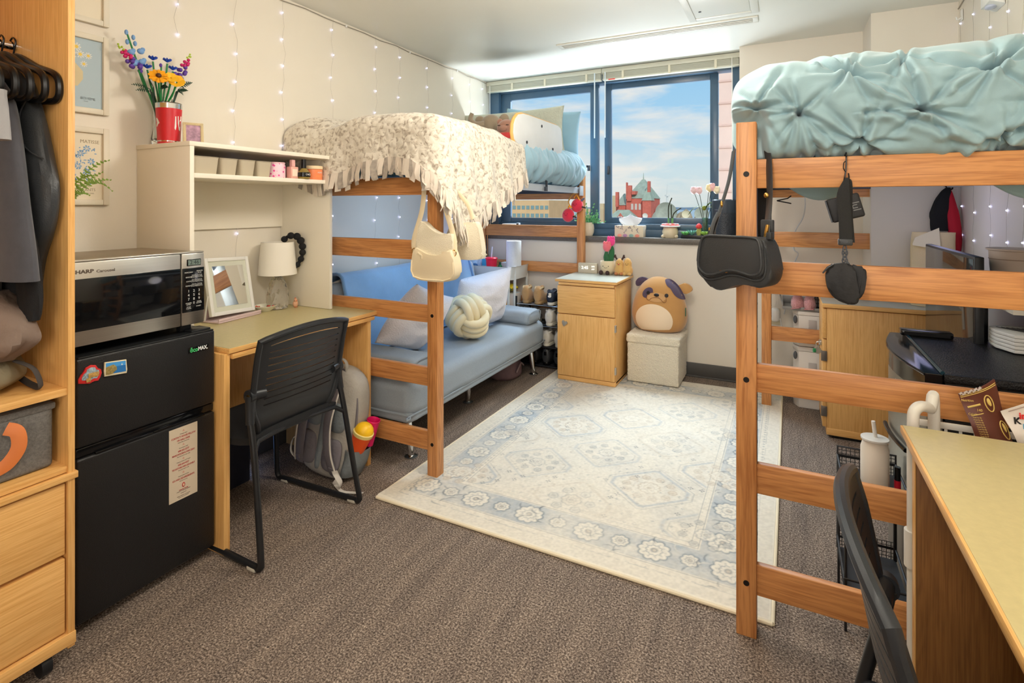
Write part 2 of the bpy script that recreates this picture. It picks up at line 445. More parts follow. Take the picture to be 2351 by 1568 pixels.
part('panel', MB().box(-0.475,-0.175,2.995,3.415,2.436,2.44,.002), ceil_m, v)
part('latch', MB().cyl((-0.44,3.3,2.436),(-0.44,3.3,2.433),.008), dark_steel, v)
v = thing('motion_sensor', 'white wedge shaped sensor high on the wall over the teal bed', 'sensor', loc=(0.86,3.15,2.2), world=True)
part('body', MB().prism([(0,0),(.055,.02),(.055,.16),(0,.16)], .13, Matrix.Translation((0.869,3.08,2.19)) @ Matrix(((-1,0,0,0),(0,0,1,0),(0,1,0,0),(0,0,0,1))), .008), white_plastic, v)
part('lens', MB().ell((0.835,3.145,2.2), (.022,.03,.012)), mat('sensor_lens',(190,196,214),.2), v)

# ================================================================== OUTSIDE
def flat(name, c, **k): return mat(name, c, 0.9, **k)
ROAD = flat('far_ground', (150,148,132), var=.3, vs=.2)
struct('ground_outside', MB().box(-400, 300, 30, 320, -22, -21.9), ROAD, loc=(0,0,0))
struct('lake', MB().box(-3500, 2500, 300, 3000, -23, -22), mat('lake_water', (178,198,208), .5), loc=(0,0,0))
hl = MB()
hl.grid(120, 3, lambda u,v: (-3500+6000*u, 2950+60*v, -22 + (0 if v==0 else (14+9*NZ.noise(V((u*22,1,0)))+5*NZ.noise(V((u*70,3,0)))) * (1 if v<.9 else .8))))
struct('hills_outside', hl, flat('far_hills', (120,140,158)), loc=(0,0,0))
brick = flat('far_brick', (214,116,100), var=.12, vs=1.5); slate = flat('far_slate', (166,180,164), var=.15, vs=1.0); fwin = flat('far_window', (216,206,196)); tanb = flat('far_tan', (226,188,142), var=.06, vs=.6); fglass = mat('far_glass', (130,158,160), .3)  # building colours lightened to carry distance haze and glare
def hip(m, x0, x1, y0, y1, z0, z1, tx=0.0, ty=0.5):
    cx, cy = (x0+x1)/2, (y0+y1)/2; a = (x1-x0)/2*tx; b = (y1-y0)/2*ty*0
    top = [(cx-a,cy-.05,z1),(cx+a+.02,cy-.05,z1),(cx+a+.02,cy+.05,z1),(cx-a,cy+.05,z1)]
    return m.hexa([(x0,y0,z0),(x1,y0,z0),(x1,y1,z0),(x0,y1,z0)]+top)
b = thing('brick_hall', 'old red brick hall with grey green hipped roofs seen through the window', 'building', loc=(-36,145,-21.9), world=True)
wl = MB().box(-37.2,-30.9,140,152,-21.9,3.2).box(-41.5,-33.5,136,140.5,-21.9,-2.6).box(-32.6,-30.4,138.6,142,-21.9,2.6).box(-30.6,-28.6,139,150,-21.9,-2.0)
part('wall', wl, brick, b)
part('roof', hip(MB(),-37.4,-30.7,139.8,152.2,3.2,8.4,.12), slate, b)
part('roof', hip(MB(),-41.8,-33.2,135.8,141,-2.6,0.2,.35), slate, b)
part('roof', hip(MB(),-32.8,-30.2,138.4,142.2,2.6,6.6), slate, b)
part('roof', hip(MB(),-40.5,-36.6,141,149,1.4,4.6,.3), slate, b)
part('wall', MB().box(-40.3,-36.8,141.2,148.8,-21.9,1.4), brick, b)
part('roof', hip(MB(),-30.8,-28.4,138.8,150.2,-2.0,0.6,.2), slate, b)
g = MB().prism([(-1.5,0),(1.5,0),(0,2.1)], .4, Matrix.Translation((-37.5,135.6,-2.7)) @ Matrix.Rotation(PI/2,4,'X')); part('gable', g, brick, b)
part('window', MB().box(-38.0,-37.6,135.1,135.15,-2.5,-1.4).box(-37.4,-37.0,135.1,135.15,-2.5,-1.4), fwin, b)
for x in (-35.6,-34.6,-33.6): part('window', MB().box(x-.3,x+.3,139.9,139.98,.2,1.8), fwin, b)
part('dormer', MB().box(-35.6,-34.6,139.2,142,4.2,5.1), brick, b)
for x, w_, z0, z1 in ((-36.3,.55,2.5,6.6),(-39.6,.35,1,4.9),(-31.2,.3,2,7.6),(-37.0,.12,3,7.4)): part('chimney', MB().box(x-w_,x+w_,139.4,140.6,z0,z1), brick, b)
part('finial', MB().tube([(-34.05,146,8),(-34.05,146,10.2)],[.18,.03],6), slate, b)
b = thing('slab_block', 'pale tan slab block with rows of windows seen below the loft bed', 'building', loc=(-51,112,-21.9), world=True)
part('wall', MB().box(-57.5,-46.6,110,122,-21.9,2.5), tanb, b)
for z0 in (1.0,-.8,-2.6):
    for k in range(9):
        x = -56.4+k*1.15; f_ = part('window', MB().box(x-.4,x+.4,109.92,109.99,z0-.55,z0+.3), fglass, b)
b = thing('low_block', 'low tan flat-roofed block just beside the brick hall', 'building', loc=(-47,150,-21.9), world=True)
part('wall', MB().box(-53,-46.5,150,160,-21.9,.4).box(-46.5,-42.2,152,160,-21.9,1.6), flat('far_tan_dark',(214,196,160),var=.05), b)
for x in (-52,-50.3,-48.6): part('window', MB().box(x-.5,x+.5,149.9,149.98,-1.4,-.5), fglass, b)
part('roof_house', MB().box(-49,-46.8,151,156,.4,1.9).box(-45.5,-43.5,152,156,1.6,4.2), flat('far_tan_dark',(214,196,160)), b)
tr = MB()
for k in range(26):
    x = -62+k*1.0+RND.uniform(-.5,.5)
    tr.ell((x*1.5+44, 175+RND.uniform(-6,6), -8+RND.uniform(-1,1)), (2.6,2.6,6.5+RND.uniform(-1,1.5)), n=8, k=6)
solo('treeline', tr, flat('far_trees',(176,160,132),var=.4,vs=1.2), label='bare brown trees along the street behind the tan block', cat='trees', kind='stuff')
b = thing('radio_mast', 'tall thin pale radio mast standing beyond the rooftops', 'mast', loc=(-76,400,-21.9), world=True)
mm = flat('far_mast',(226,224,216))
part('mast', MB().tube([(-76,400,-21.9),(-76,400,6),(-76,400,17)],[1.2,.7,.12],6), mm, b); part('platform', MB().cyl((-76,400,8),(-76,400,9.2),1.6,n=8), mm, b)
dishm = flat('far_dish',(176,182,170), var=.2, vs=.9)
def dish(x, y, z, r, label, m, tilt=0.0):
    d = thing('satellite_dish', label, 'dish', loc=(x,y,-1.595), group='rooftop satellite dishes')
    def bowl(u, v): return (r*math.cos(2*PI*u)*v, .28*r*v*v - .1*r, r*math.sin(2*PI*u)*v)
    part('reflector', MB().grid(28, 7, bowl, cu=True).xf(Matrix.Translation((0,0,z+1.6)) @ Matrix.Rotation(tilt,4,'X') @ Matrix.Rotation(PI,4,'Z')), m, d)
    part('pole', MB().tube([(0,.6,0),(0,.4,z+1.6)], .15, 6), mm, d)
dish(-15.3,80,.35,1.55,'largest rooftop satellite dish, ribbed grey, behind the mushroom pot', dishm, .25)
dish(-10.4,80,.15,1.0,'grey satellite dish half hidden by the tulip vase stems', dishm, .25)
dish(-12.6,80,.05,.55,'small ivory satellite dish between the two grey dishes', flat('far_ivory',(232,222,190)), .2)
dish(-18.4,80,-.2,.4,'smallest white satellite dish just above the tissue box', flat('far_white',(236,232,222)), .2)
b = thing('rooftop', 'flat grey roof carrying the satellite dishes', 'rooftop', loc=(-13,83,-21.9), world=True)
part('wall', MB().box(-19.5,-8,78,92,-21.9,-1.6), flat('far_roof_wall',(200,190,170)), b); part('parapet', MB().box(-19.6,-7.9,77.9,78.2,-2.1,-1.5), flat('far_roof_edge',(214,206,190)), b)
b = thing('pink_tower', 'pinkish brick tower filling the narrow window pane', 'building', loc=(-1.5,20,-21.9), world=True)
part('wall', MB().box(-1.98,2.5,19.5,26,-21.9,12), flat('far_pink',(238,208,196),var=.05,vs=1), b)
for k in range(14): part('course', MB().box(-1.99,2.5,19.46,19.5,-2+k*.75,-1.94+k*.75), flat('far_pink_dark',(226,192,180)), b)

# world: blue sky with pale clouds
w = bpy.data.worlds.new('sky'); bpy.context.scene.world = w; w.use_nodes = True
nt = w.node_tree; L = nt.links; bg = nt.nodes['Background']
tc = N(nt, 'ShaderNodeTexCoord'); sp = N(nt, 'ShaderNodeSeparateXYZ'); L.new(tc.outputs['Generated'], sp.inputs[0])
gr = ramp(nt, [(0.0, rgb(206,216,214)), (0.06, rgb(204,220,224)), (0.16, rgb(166,206,232)), (0.30, rgb(138,192,230)), (1.0, rgb(96,160,220))]); L.new(sp.outputs['Z'], gr.inputs[0])
mp = N(nt, 'ShaderNodeMapping'); mp.inputs['Scale'].default_value = (5.0,5.0,21.0); mp.inputs['Location'].default_value = (0.7,0.35,1.6); L.new(tc.outputs['Generated'], mp.inputs['Vector'])
nz = N(nt, 'ShaderNodeTexNoise', Scale=1.0, Detail=6.0, Roughness=0.55, Distortion=0.3); L.new(mp.outputs[0], nz.inputs['Vector'])
cr = ramp(nt, [(0.42, (0,0,0,1)), (0.60, (1,1,1,1))]); L.new(nz.outputs['Fac'], cr.inputs[0])
cm = N(nt, 'ShaderNodeMath', operation='MULTIPLY'); cm.inputs[1].default_value = 0.85; L.new(cr.outputs[0], cm.inputs[0])
mx = N(nt, 'ShaderNodeMix', data_type='RGBA'); L.new(cm.outputs[0], mx.inputs['Factor']); L.new(gr.outputs[0], mx.inputs['A']); mx.inputs['B'].default_value = rgb(240,232,222)
L.new(mx.outputs['Result'], bg.inputs['Color']); bg.inputs['Strength'].default_value = 1.0

# camera: level, shifted down, looking obliquely down the room
cd = bpy.data.cameras.new('camera'); cam = bpy.data.objects.new('camera', cd); COL.objects.link(cam)
cam.location = (0,0,1.30); cam.rotation_euler = (PI/2, 0, math.radians(26.918))
cd.sensor_width = 36; cd.lens = 1230/2351*36; cd.shift_y = -(784-472)/2351; cd.clip_start = 0.02; cd.clip_end = 8000
bpy.context.scene.camera = cam
sc = bpy.context.scene
sc.view_settings.view_transform = 'Standard'; sc.view_settings.look = 'None'; sc.view_settings.exposure = 0.10

# lights
def area(name, loc, size, e, col, target=None, sy=None, spread=PI):
    l = bpy.data.lights.new(name, 'AREA'); l.energy = e; l.color = col; l.size = size; l.spread = spread
    if sy: l.shape = 'RECTANGLE'; l.size_y = sy
    o = bpy.data.objects.new(name, l); COL.objects.link(o); o.location = loc
    d = (V(target) - V(loc)) if target else V((0,0,-1))
    o.rotation_euler = d.to_track_quat('-Z', 'Y').to_euler(); return o
def point(name, loc, e, col, r=0.05):
    l = bpy.data.lights.new(name, 'POINT'); l.energy = e; l.color = col; l.shadow_soft_size = r
    o = bpy.data.objects.new(name, l); COL.objects.link(o); o.location = loc; return o
point('ceiling_lamp', (-0.60,2.0,2.14), 39, (1,0.92,0.82), .16)
point('near_fill', (-0.30,.45,2.15), 31, (1,0.93,0.84), .20)  # added fill for the near half of the room, no fixture there
area('rear_fill', (0.30,-1.5,1.35), 1.6, 27, (1,0.94,0.88), target=(-0.7,3,1.1))  # soft fill added behind the camera to lift the shadows
area('daylight', (-1.4,5.6,3.6), 3.0, 520, (0.74,0.87,1.0), target=(-1.2,3.2,0.8), sy=1.6)
area('ceiling_fill', (-1.35,5.3,0.45), 2.2, 130, (0.86,0.93,1.0), target=(-1.2,3.0,2.44), sy=.5)  # added uplight, unseen below the sill, brightening the ceiling by the window
sl = bpy.data.lights.new('sun', 'SUN'); sl.energy = 1.6; sl.angle = .01; sl.color = (1,.95,.86)
so = bpy.data.objects.new('sun', sl); COL.objects.link(so); so.rotation_euler = V((-.35,.8,-.5)).to_track_quat('-Z','Y').to_euler(); so.location = (0,-5,8)
# ================================================================== LEFT: wardrobe, fridge, desk
def loft(mb, secs, n=32, nv=24, fold=0.0, freq=5.0, seed=0.0, cap=True, sq=1.0, axis=None):
    """secs: (cx,cy,cz, rx, ry, rot) sections, splined; sections lie in the xy plane unless axis is a 3x3 basis"""
    A = np.array(secs, dtype=float); k = len(A)
    def sec(t):
        f = t*(k-1); i = min(int(f), k-2); u = f-i
        p0, p1, p2, p3 = A[max(i-1,0)], A[i], A[i+1], A[min(i+2,k-1)]
        return 0.5*((2*p1)+(p2-p0)*u+(2*p0-5*p1+4*p2-p3)*u*u+(3*p1-p0-3*p2+p3)*u**3)
    rows = []
    for j in range(nv):
        t = j/(nv-1); c = sec(t); row = []
        for i in range(n):
            a = 2*PI*i/n; ca, sa = math.cos(a), math.sin(a)
            if sq != 1.0: ca, sa = math.copysign(abs(ca)**sq, ca), math.copysign(abs(sa)**sq, sa)
            w = 1.0
            if fold: w += fold*(NZ.noise(V((math.cos(a)*freq*.5+seed, math.sin(a)*freq*.5, t*2.2+seed))) + .5*NZ.noise(V((math.cos(a)*freq+seed, math.sin(a)*freq, t*5))))
            x, y = c[3]*ca*w, c[4]*sa*w; r = c[5]
            v = V((x*math.cos(r)-y*math.sin(r), x*math.sin(r)+y*math.cos(r), 0))
            if axis is not None: v = axis @ v
            row.append(mb.bm.verts.new(V((c[0],c[1],c[2]))+v))
        rows.append(row)
    for j in range(nv-1):
        for i in range(n):
            f = mb.bm.faces.new((rows[j][i], rows[j][(i+1)%n], rows[j+1][(i+1)%n], rows[j+1][i])); f.material_index = mb.mi
    if cap:
        for row in (rows[0], rows[-1]):
            f = mb.bm.faces.new(row); f.material_index = mb.mi
    return mb

# ---- wardrobe
wx = -1.80
wd = thing('wardrobe', 'open fronted pale beech wardrobe with drawers beside the fridge', 'wardrobe', loc=(-2.12,.45,0), world=True)
part('side_panel', MB().box(-2.44, wx, .780, .797, .05, 2.25, .001), lam_z, wd)
part('side_panel', MB().box(-2.44, wx, .10, .117, .05, 2.25, .001), lam_z, wd)
part('back_panel', MB().box(-2.448, -2.44, .10, .797, .05, 2.25), lam_z, wd)
part('shelf', MB().box(-2.44, wx-.004, .117, .780, .765, .785, .001), lam_y, wd)
part('shelf', MB().box(-2.44, wx-.004, .117, .780, .548, .566, .001), lam_y, wd)
part('shelf', MB().box(-2.44, wx, .117, .780, 2.23, 2.25, .001), lam_y, wd)
part('ledge', MB().box(-2.44, wx+.006, .095, .803, .526, .545, .002), lam_y, wd)
part('base_board', MB().box(-2.44, wx+.003, .098, .799, .058, .092, .002), lam_y, wd)
part('drawer', MB().box(-2.40, wx-.006, .119, .776, .318, .518, .002), lam_y, wd)
part('drawer', MB().box(-2.40, wx-.006, .119, .776, .098, .306, .002), lam_y, wd)
part('hanging_rail', MB().tube([(-2.11,.117,1.79),(-2.11,.78,1.79)], .013, 12), chrome, wd)
for y_ in (.735,.17):
    c_ = part('caster', MB().tube([(-1.83,y_-.012,.029),(-1.83,y_+.012,.029)], .028, 20), black_plastic, wd)
    part('fork', MB().box(-1.84,-1.82,y_-.018,y_+.018,.045,.06,.002), chrome, c_)
part('screw', MB().tube([(-2.02,.780,1.955),(-2.02,.778,1.955)], .004, 8), steel, wd)
# ---- clothes on black hangers
hang_m = mat('hanger_black', (16,16,17), 0.3)
def hanger(y, label, dx=0.0, tilt=0.0):
    h = thing('clothes_hanger', label, 'hanger', loc=(-2.11,y,1.79), group='black hangers on the wardrobe rail', world=True)
    hook = spline([(-2.135,y,1.80),(-2.11,y,1.815),(-2.09,y,1.80),(-2.10,y,1.775),(-2.11,y,1.755)], 5)
    part('hook', MB().tube(hook, .0025, 6), hang_m, h)
    sh = spline([(-2.35+dx,y,1.64),(-2.25+dx,y,1.70),(-2.11,y,1.757),(-1.95+dx,y,1.705),(-1.85+dx,y+tilt,1.672),(-1.828+dx,y+tilt,1.63),(-1.85+dx,y+tilt,1.600),(-1.95+dx,y,1.605),(-2.25+dx,y,1.62)], 6, closed=True)
    part('shoulder_bar', MB().tube(sh, .0095, 8, closed=True), hang_m, h)
    return h
for i in range(7):
    hanger(.772-i*.028, ['black hanger holding the leather jacket against the wardrobe side', 'second black hanger from the wardrobe side','third black hanger from the wardrobe side','fourth black hanger from the wardrobe side','fifth black hanger from the wardrobe side','sixth black hanger from the wardrobe side','seventh black hanger from the wardrobe side'][i], dx=-.012*i-.0, tilt=.0)
j = thing('leather_jacket', 'black leather jacket hanging nearest the wardrobe side panel', 'jacket', loc=(-2.05,.755,1.0), world=True)
part('body', loft(MB(), [(-2.14,.752,1.03,.20,.016,0),(-2.14,.752,1.30,.19,.018,0),(-2.12,.752,1.55,.19,.018,0),(-2.11,.752,1.66,.14,.016,0),(-2.11,.752,1.72,.05,.012,0)], 28, 20, .10, 4, 1), black_leather, j)
sl = part('sleeve', loft(MB(), [(-1.985,.755,1.66,.035,.018,0),(-1.945,.752,1.55,.062,.026,0),(-1.91,.750,1.42,.085,.030,0),(-1.885,.748,1.34,.085,.030,0),(-1.885,.748,1.24,.062,.028,0),(-1.925,.75,1.15,.045,.024,0),(-1.95,.75,1.05,.045,.022,0)], 28, 30, .12, 4, 3), black_leather, j)
part('seam', MB().tube(spline([(-1.975,.733,1.50),(-1.93,.722,1.485),(-1.87,.722,1.45),(-1.83,.735,1.43)],6), .0025, 6).tube(spline([(-1.965,.735,1.49),(-1.93,.722,1.56),(-1.90,.735,1.62)],6), .002, 6), black_leather, sl)
charcoal = mat('charcoal_wool', (74,74,80), 0.9, var=.08, vs=40, bump=.15, bs=900, sheen=.2)
j = thing('wool_coat', 'long dark grey coat whose wide sleeve hangs out of the wardrobe', 'coat', loc=(-2.0,.70,1.0), world=True)
part('body', loft(MB(), [(-2.13,.69,.98,.17,.024,0),(-2.12,.69,1.3,.16,.024,0),(-2.11,.69,1.58,.16,.024,0),(-2.10,.69,1.68,.09,.022,0)], 28, 20, .1, 4, 7), charcoal, j)
sl = part('sleeve', loft(MB(), [(-2.02,.70,1.655,.03,.02,0),(-1.97,.695,1.59,.058,.026,0),(-1.935,.69,1.45,.082,.032,0),(-1.905,.688,1.3,.098,.034,0),(-1.882,.686,1.18,.106,.036,.03),(-1.876,.686,1.098,.108,.037,.05)], 32, 26, .05, 3, 2, cap=False).solidify(.004), charcoal, j)
part('lining', MB().lathe([(.001,0),(.9,0)], m=Matrix.Translation((-1.876,.686,1.115)) @ Matrix.Diagonal((.104,.034,1,1)), n=24), black_fabric, sl)
j = thing('puffer_jacket', 'black quilted jacket whose ribbed cuff shows beneath the grey coat', 'jacket', loc=(-2.0,.72,.95), world=True)
part('body', loft(MB(), [(-2.12,.722,1.0,.17,.016,0),(-2.11,.722,1.4,.16,.016,0),(-2.10,.722,1.68,.06,.014,0)], 28, 20, .1, 5, 9), black_fabric, j)
part('sleeve', loft(MB(), [(-1.90,.722,1.22,.05,.02,0),(-1.88,.722,1.10,.056,.022,0),(-1.865,.72,1.02,.05,.02,0),(-1.86,.718,.985,.038,.018,0)], 24, 18, .14, 6, 4), black_fabric, j)
j = thing('shirt', 'light grey shirt sleeve end poking out in front of the coat', 'shirt', loc=(-2.0,.62,1.4), world=True, group='clothes in the wardrobe')
part('body', loft(MB(), [(-2.12,.64,1.05,.14,.02,0),(-2.11,.64,1.4,.14,.02,0),(-2.10,.64,1.66,.07,.018,0)], 24, 14, .1, 4, 5), mat('grey_cotton',(150,148,148),.9,bump=.2,bs=500), j)
part('sleeve', loft(MB(), [(-1.85,.62,1.60,.06,.03,.3),(-1.78,.605,1.52,.05,.03,.3),(-1.735,.597,1.462,.045,.026,.3)], 20, 10, .08, 4, 6), mat('grey_cotton',(150,148,148),.9), j)
taupe = mat('taupe_fabric', (128,110,98), 0.85, bump=.3, bs=60, var=.08, vs=9)
olive = mat('olive_fabric', (126,116,92), 0.85, bump=.25, bs=50, var=.06, vs=9)
solo('hooded_sweatshirt', loft(MB(), [(-1.99,.66,.875,.10,.06,.2),(-1.965,.665,.93,.155,.085,.2),(-1.98,.67,1.0,.13,.075,.2),(-2.02,.68,1.06,.06,.05,.2)], 32, 22, .16, 4, 8), taupe, 'taupe sweatshirt bundled under the hanging coats', 'sweatshirt')
b_ = thing('duffel_bag', 'olive grey soft bag slumped on the wardrobe shelf', 'bag', loc=(-2.02,.60,.786), world=True)
part('body', loft(MB(), [(-2.05,.63,.787,.13,.10,0),(-2.03,.64,.82,.165,.115,0),(-2.04,.64,.87,.15,.11,0),(-2.06,.64,.905,.07,.06,0)], 32, 20, .10, 3, 2), olive, b_)
part('strap', MB().tube(spline([(-1.90,.70,.87),(-1.845,.72,.85),(-1.83,.73,.80),(-1.90,.735,.795),(-1.97,.74,.80)],8), .008, 8, flat=.4), mat('bag_strap',(66,60,56),.8), b_)
# ---- fabric bin
felt = mat('grey_felt', (112,110,106), 0.95, var=.25, vs=160, bump=.3, bs=500)
bn = thing('storage_bin', 'grey felt storage bin with an orange leather handle in the wardrobe', 'bin', loc=(-2.1,.58,.567), world=True)
bm_ = MB().box(-2.30,-1.835,.38,.762,.567,.742,.012,3); part('body', bm_, felt, bn)
part('rim', MB().box(-2.305,-1.831,.375,.766,.728,.748,.006,2), felt, bn)
part('handle', MB().tube(spline([(-1.828,.655,.712),(-1.812,.672,.70),(-1.808,.674,.66),(-1.818,.655,.622),(-1.83,.63,.607)],6), .017, 10, flat=.18, up=(1,0,0)), mat('orange_leather',(214,122,62),.5), bn)
# ---- mini fridge
fz = mat('fridge_black', (27,27,28), 0.34, bump=.22, bs=330)
fg = thing('mini_fridge', 'black two door mini fridge with stickers beneath the microwave', 'fridge', loc=(-2.15,1.06,0), world=True)
part('cabinet', MB().box(-2.42,-1.955,.845,1.279,.025,.836,.006), fz, fg)
for (x_,y_) in ((-2.38,.88),(-2.38,1.245),(-1.99,.88),(-1.99,1.245)): part('foot', MB().cyl((x_,y_,0),(x_,y_,.03),.015), black_plastic, fg)
du = part('freezer_door', MB().box(-1.95,-1.89,.84,1.279,.567,.838,.008,3), fz, fg)
dl = part('fridge_door', MB().box(-1.95,-1.89,.84,1.279,.035,.535,.008,3), fz, fg)
part('handle', MB().box(-1.945,-1.897,.842,1.277,.538,.565,.004).box(-1.90,-1.888,1.06,1.24,.533,.541,.003).box(-1.90,-1.888,.89,1.06,.533,.541,.003), black_gloss, dl)
part('hinge', MB().box(-1.97,-1.905,1.20,1.272,.838,.848,.003), black_plastic, fg)
part('top_trim', MB().box(-2.42,-1.892,.846,1.275,.8365,.8415,.002), black_plastic, fg)
X_R, X_U = (0,1,0), (0,0,1)       # faces that look along +x
bd = part('badge', MB().box(-1.8905,-1.8885,1.178,1.253,.772,.793,.001), black_gloss, du)
gm = mat('badge_green',(70,190,110),.5); wmk = mat('badge_white',(225,228,225),.5)
part('lettering', join_meshes([text_mesh('\u0113co', .022, .0003, gm, face_m((-1.8882,1.198,.782), X_R, X_U), bold=.0006, sx=.85), text_mesh('MAX.', .019, .0003, wmk, face_m((-1.8882,1.231,.782), X_R, X_U), bold=.0007, sx=.8)]), None, bd) if False else None
part('lettering', join_meshes([text_mesh('\u0113co', .022, .0003, gm, face_m((-1.8882,1.198,.782), X_R, X_U), bold=.0006, sx=.85), text_mesh('MAX.', .019, .0003, wmk, face_m((-1.8882,1.231,.782), X_R, X_U), bold=.0007, sx=.8)]), [gm], bd) if False else None
def letters(mes, parent, name='lettering', label=None):
    me = join_meshes(mes, name); root = ROOTOF[parent.name]
    if WORLDC[root]: me.transform(ROOTM[root].inverted())
    o = bpy.data.objects.new(name, me); COL.objects.link(o); o.parent = parent; ROOTOF[o.name] = root
    if label: o['label'] = label
    return o
letters([text_mesh('\u0113co', .022, .0003, gm, face_m((-1.8882,1.198,.782), X_R, X_U), bold=.0006, sx=.85), text_mesh('MAX.', .019, .0003, wmk, face_m((-1.8882,1.231,.782), X_R, X_U), bold=.0007, sx=.8)], bd)
st = part('notice_sticker', MB().box(-1.8903,-1.8893,1.111,1.211,.268,.522), mat('sticker_paper',(206,190,166),.6), dl, label='pale paper notice with red lettering')
rd = mat('print_red',(176,52,52),.7); dk = mat('print_dark',(92,80,70),.7)
rows = [('Emergency repair?',.0042,dk,.498),('CONTACT HOUSE FELLOW',.0088,rd,.488),('OR HALL DESK',.0088,rd,.477),('(during evening, contact the desk)',.0036,dk,.469),
 ('Non-emergency repair?',.0042,dk,.449),('608-262-2577',.0088,rd,.439),('MARS.HOUSING.WISC.EDU',.0084,rd,.428),('(report online any time of day or night)',.0036,dk,.420),
 ('Computer, internet, and TV repair?',.0042,dk,.401),('608-264-4357',.0088,rd,.391),('TECHSTORE.WISC.EDU/HELP',.0080,rd,.380),('(for personal computer or wifi)',.0036,dk,.372),
 ('General resident resources:',.0042,dk,.351),('GO.WISC.EDU/RESIDENTS',.0086,rd,.341),('(information and more)',.0036,dk,.333),
 ('University Housing',.0052,rd,.302),('UNIVERSITY OF WISCONSIN-MADISON',.0034,dk,.297),('housing.wisc.edu',.0036,dk,.290),('Residence Hall desks are open every day',.0034,dk,.281),('Find more about your hall online',.0034,dk,.276)]
letters([text_mesh(t, s_, .0002, m_, face_m((-1.889,1.161,z_), X_R, X_U), bold=.00015 if m_ is rd else 0, sx=.78 if s_>.0075 else .8) for t,s_,m_,z_ in rows], st)
part('emblem', MB().ell((-1.8892,1.161,.316),(.0006,.0055,.0085)), rd, st)
part('emblem', MB().ell((-1.8889,1.161,.316),(.0006,.003,.005)), mat('crest_pale',(226,196,160),.7), st)
for z_ in (.508,.459,.410,.361): part('icon', MB().prism([(-.004,-.003),(.004,-.003),(0,.004)], .0003, face_m((-1.8892,1.161,z_), X_R, X_U)), mat('icon_pink',(206,150,132),.7), st)
# magnets
mg = thing('fridge_magnet', 'rectangular seaside postcard magnet on the fridge freezer door', 'magnet', loc=(-1.889,.944,.76), group='souvenir magnets on the fridge', world=True)
part('backing', MB().prism([(.0,.002),(.063,-.004),(.064,.008),(.062,.040),(.0,.046),(-.001,.02)], .006, face_m((-1.889,.912,.766), X_R, X_U), .0015), mat('magnet_cream',(226,214,180),.4), mg)
part('sky', MB().prism([(.003,.028),(.059,.024),(.059,.037),(.003,.043)], .0005, face_m((-1.8828,.912,.766), X_R, X_U)), mat('magnet_sky',(70,150,214),.4), mg)
part('sea', MB().prism([(.022,.006),(.060,.003),(.059,.024),(.03,.026)], .0007, face_m((-1.8828,.912,.766), X_R, X_U)), mat('magnet_sea',(40,112,178),.4), mg)
part('cliff', MB().prism([(.003,.006),(.02,.005),(.034,.016),(.032,.026),(.024,.034),(.012,.032),(.003,.03)], .0018, face_m((-1.8828,.912,.766), X_R, X_U), .0006), mat('magnet_cliff',(150,132,78),.5,var=.5,vs=160), mg)
part('sail', MB().prism([(.046,.026),(.05,.026),(.048,.032)], .001, face_m((-1.8826,.912,.766), X_R, X_U)), white_plastic, mg)
mg = thing('fridge_magnet', 'jagged red bordered souvenir magnet with a snowy town scene', 'magnet', loc=(-1.889,.87,.76), group='souvenir magnets on the fridge', world=True)
out = [(-.03,.002),(-.012,-.003),(.0,-.006),(.012,.0),(.022,-.004),(.028,.006),(.032,.018),(.03,.030),(.02,.034),(.016,.046),(.002,.05),(-.012,.044),(-.014,.034),(-.024,.026),(-.03,.014)]
part('backing', MB().prism(out, .005, face_m((-1.889,.873,.764), X_R, X_U), .0015), mat('magnet_red',(206,44,44),.4), mg)
part('mountain', MB().prism([(x*.75+.001,y*.7+.008) for x,y in out], .002, face_m((-1.885,.873,.764), X_R, X_U), .0005), mat('magnet_scene',(150,170,180),.5,var=.6,vs=180), mg)
part('town', MB().box(-1.8825,-1.8815,.868,.896,.776,.79,.0005).box(-1.8825,-1.8812,.862,.874,.764,.776,.0005), mat('magnet_town',(190,150,84),.5,var=.4,vs=200), mg)
# ---- microwave
mw = thing('microwave', 'stainless steel microwave with black window standing on the fridge', 'microwave', loc=(-2.1,1.03,.842), world=True)
part('case', MB().box(-2.29,-1.93,.806,1.243,.872,1.132,.006), mat('microwave_case',(150,138,118),.4,metal=.7), mw)
for (x_,y_) in ((-2.25,.84),(-2.25,1.21),(-1.96,.84),(-1.96,1.205)): part('foot', MB().box(x_-.012,x_+.012,y_-.02,y_+.02,.8415,.874,.002), black_plastic, mw)
dr = part('door', MB().box(-1.932,-1.902,.804,1.159,.872,1.128,.004).box(-1.935,-1.905,.804,1.246,1.128,1.134,.002), steel, mw)
part('window', MB().box(-1.906,-1.8995,.806,1.157,.918,1.077,.002), mat('microwave_glass',(16,17,19),.07), dr)
letters([text_mesh('SHARP', .0155, .0003, dk, face_m((-1.9015,.862,1.098), X_R, X_U), bold=.0006, sx=1.25), text_mesh('Carousel', .0125, .0003, dk, face_m((-1.9015,.924,1.096), X_R, X_U), bold=.0002, sx=1.15)], dr)
pn = part('control_panel', MB().box(-1.932,-1.902,1.162,1.245,.872,1.128,.004), steel, mw)
part('keypad', MB().box(-1.906,-1.9,1.164,1.2445,.918,1.076,.002), black_gloss, pn)
ds = part('display', MB().box(-1.904,-1.9,1.180,1.232,1.083,1.107,.002), black_gloss, pn)
part('screen', MB().box(-1.901,-1.8995,1.184,1.229,1.086,1.104), mat('lcd',(112,128,120),.3), ds)
letters([text_mesh('2:46', .021, .0002, mat('lcd_ink',(40,50,48),.4), face_m((-1.8993,1.207,1.095), X_R, X_U), sx=.95)], ds)
kl = mat('key_print',(206,206,200),.6); ks = []
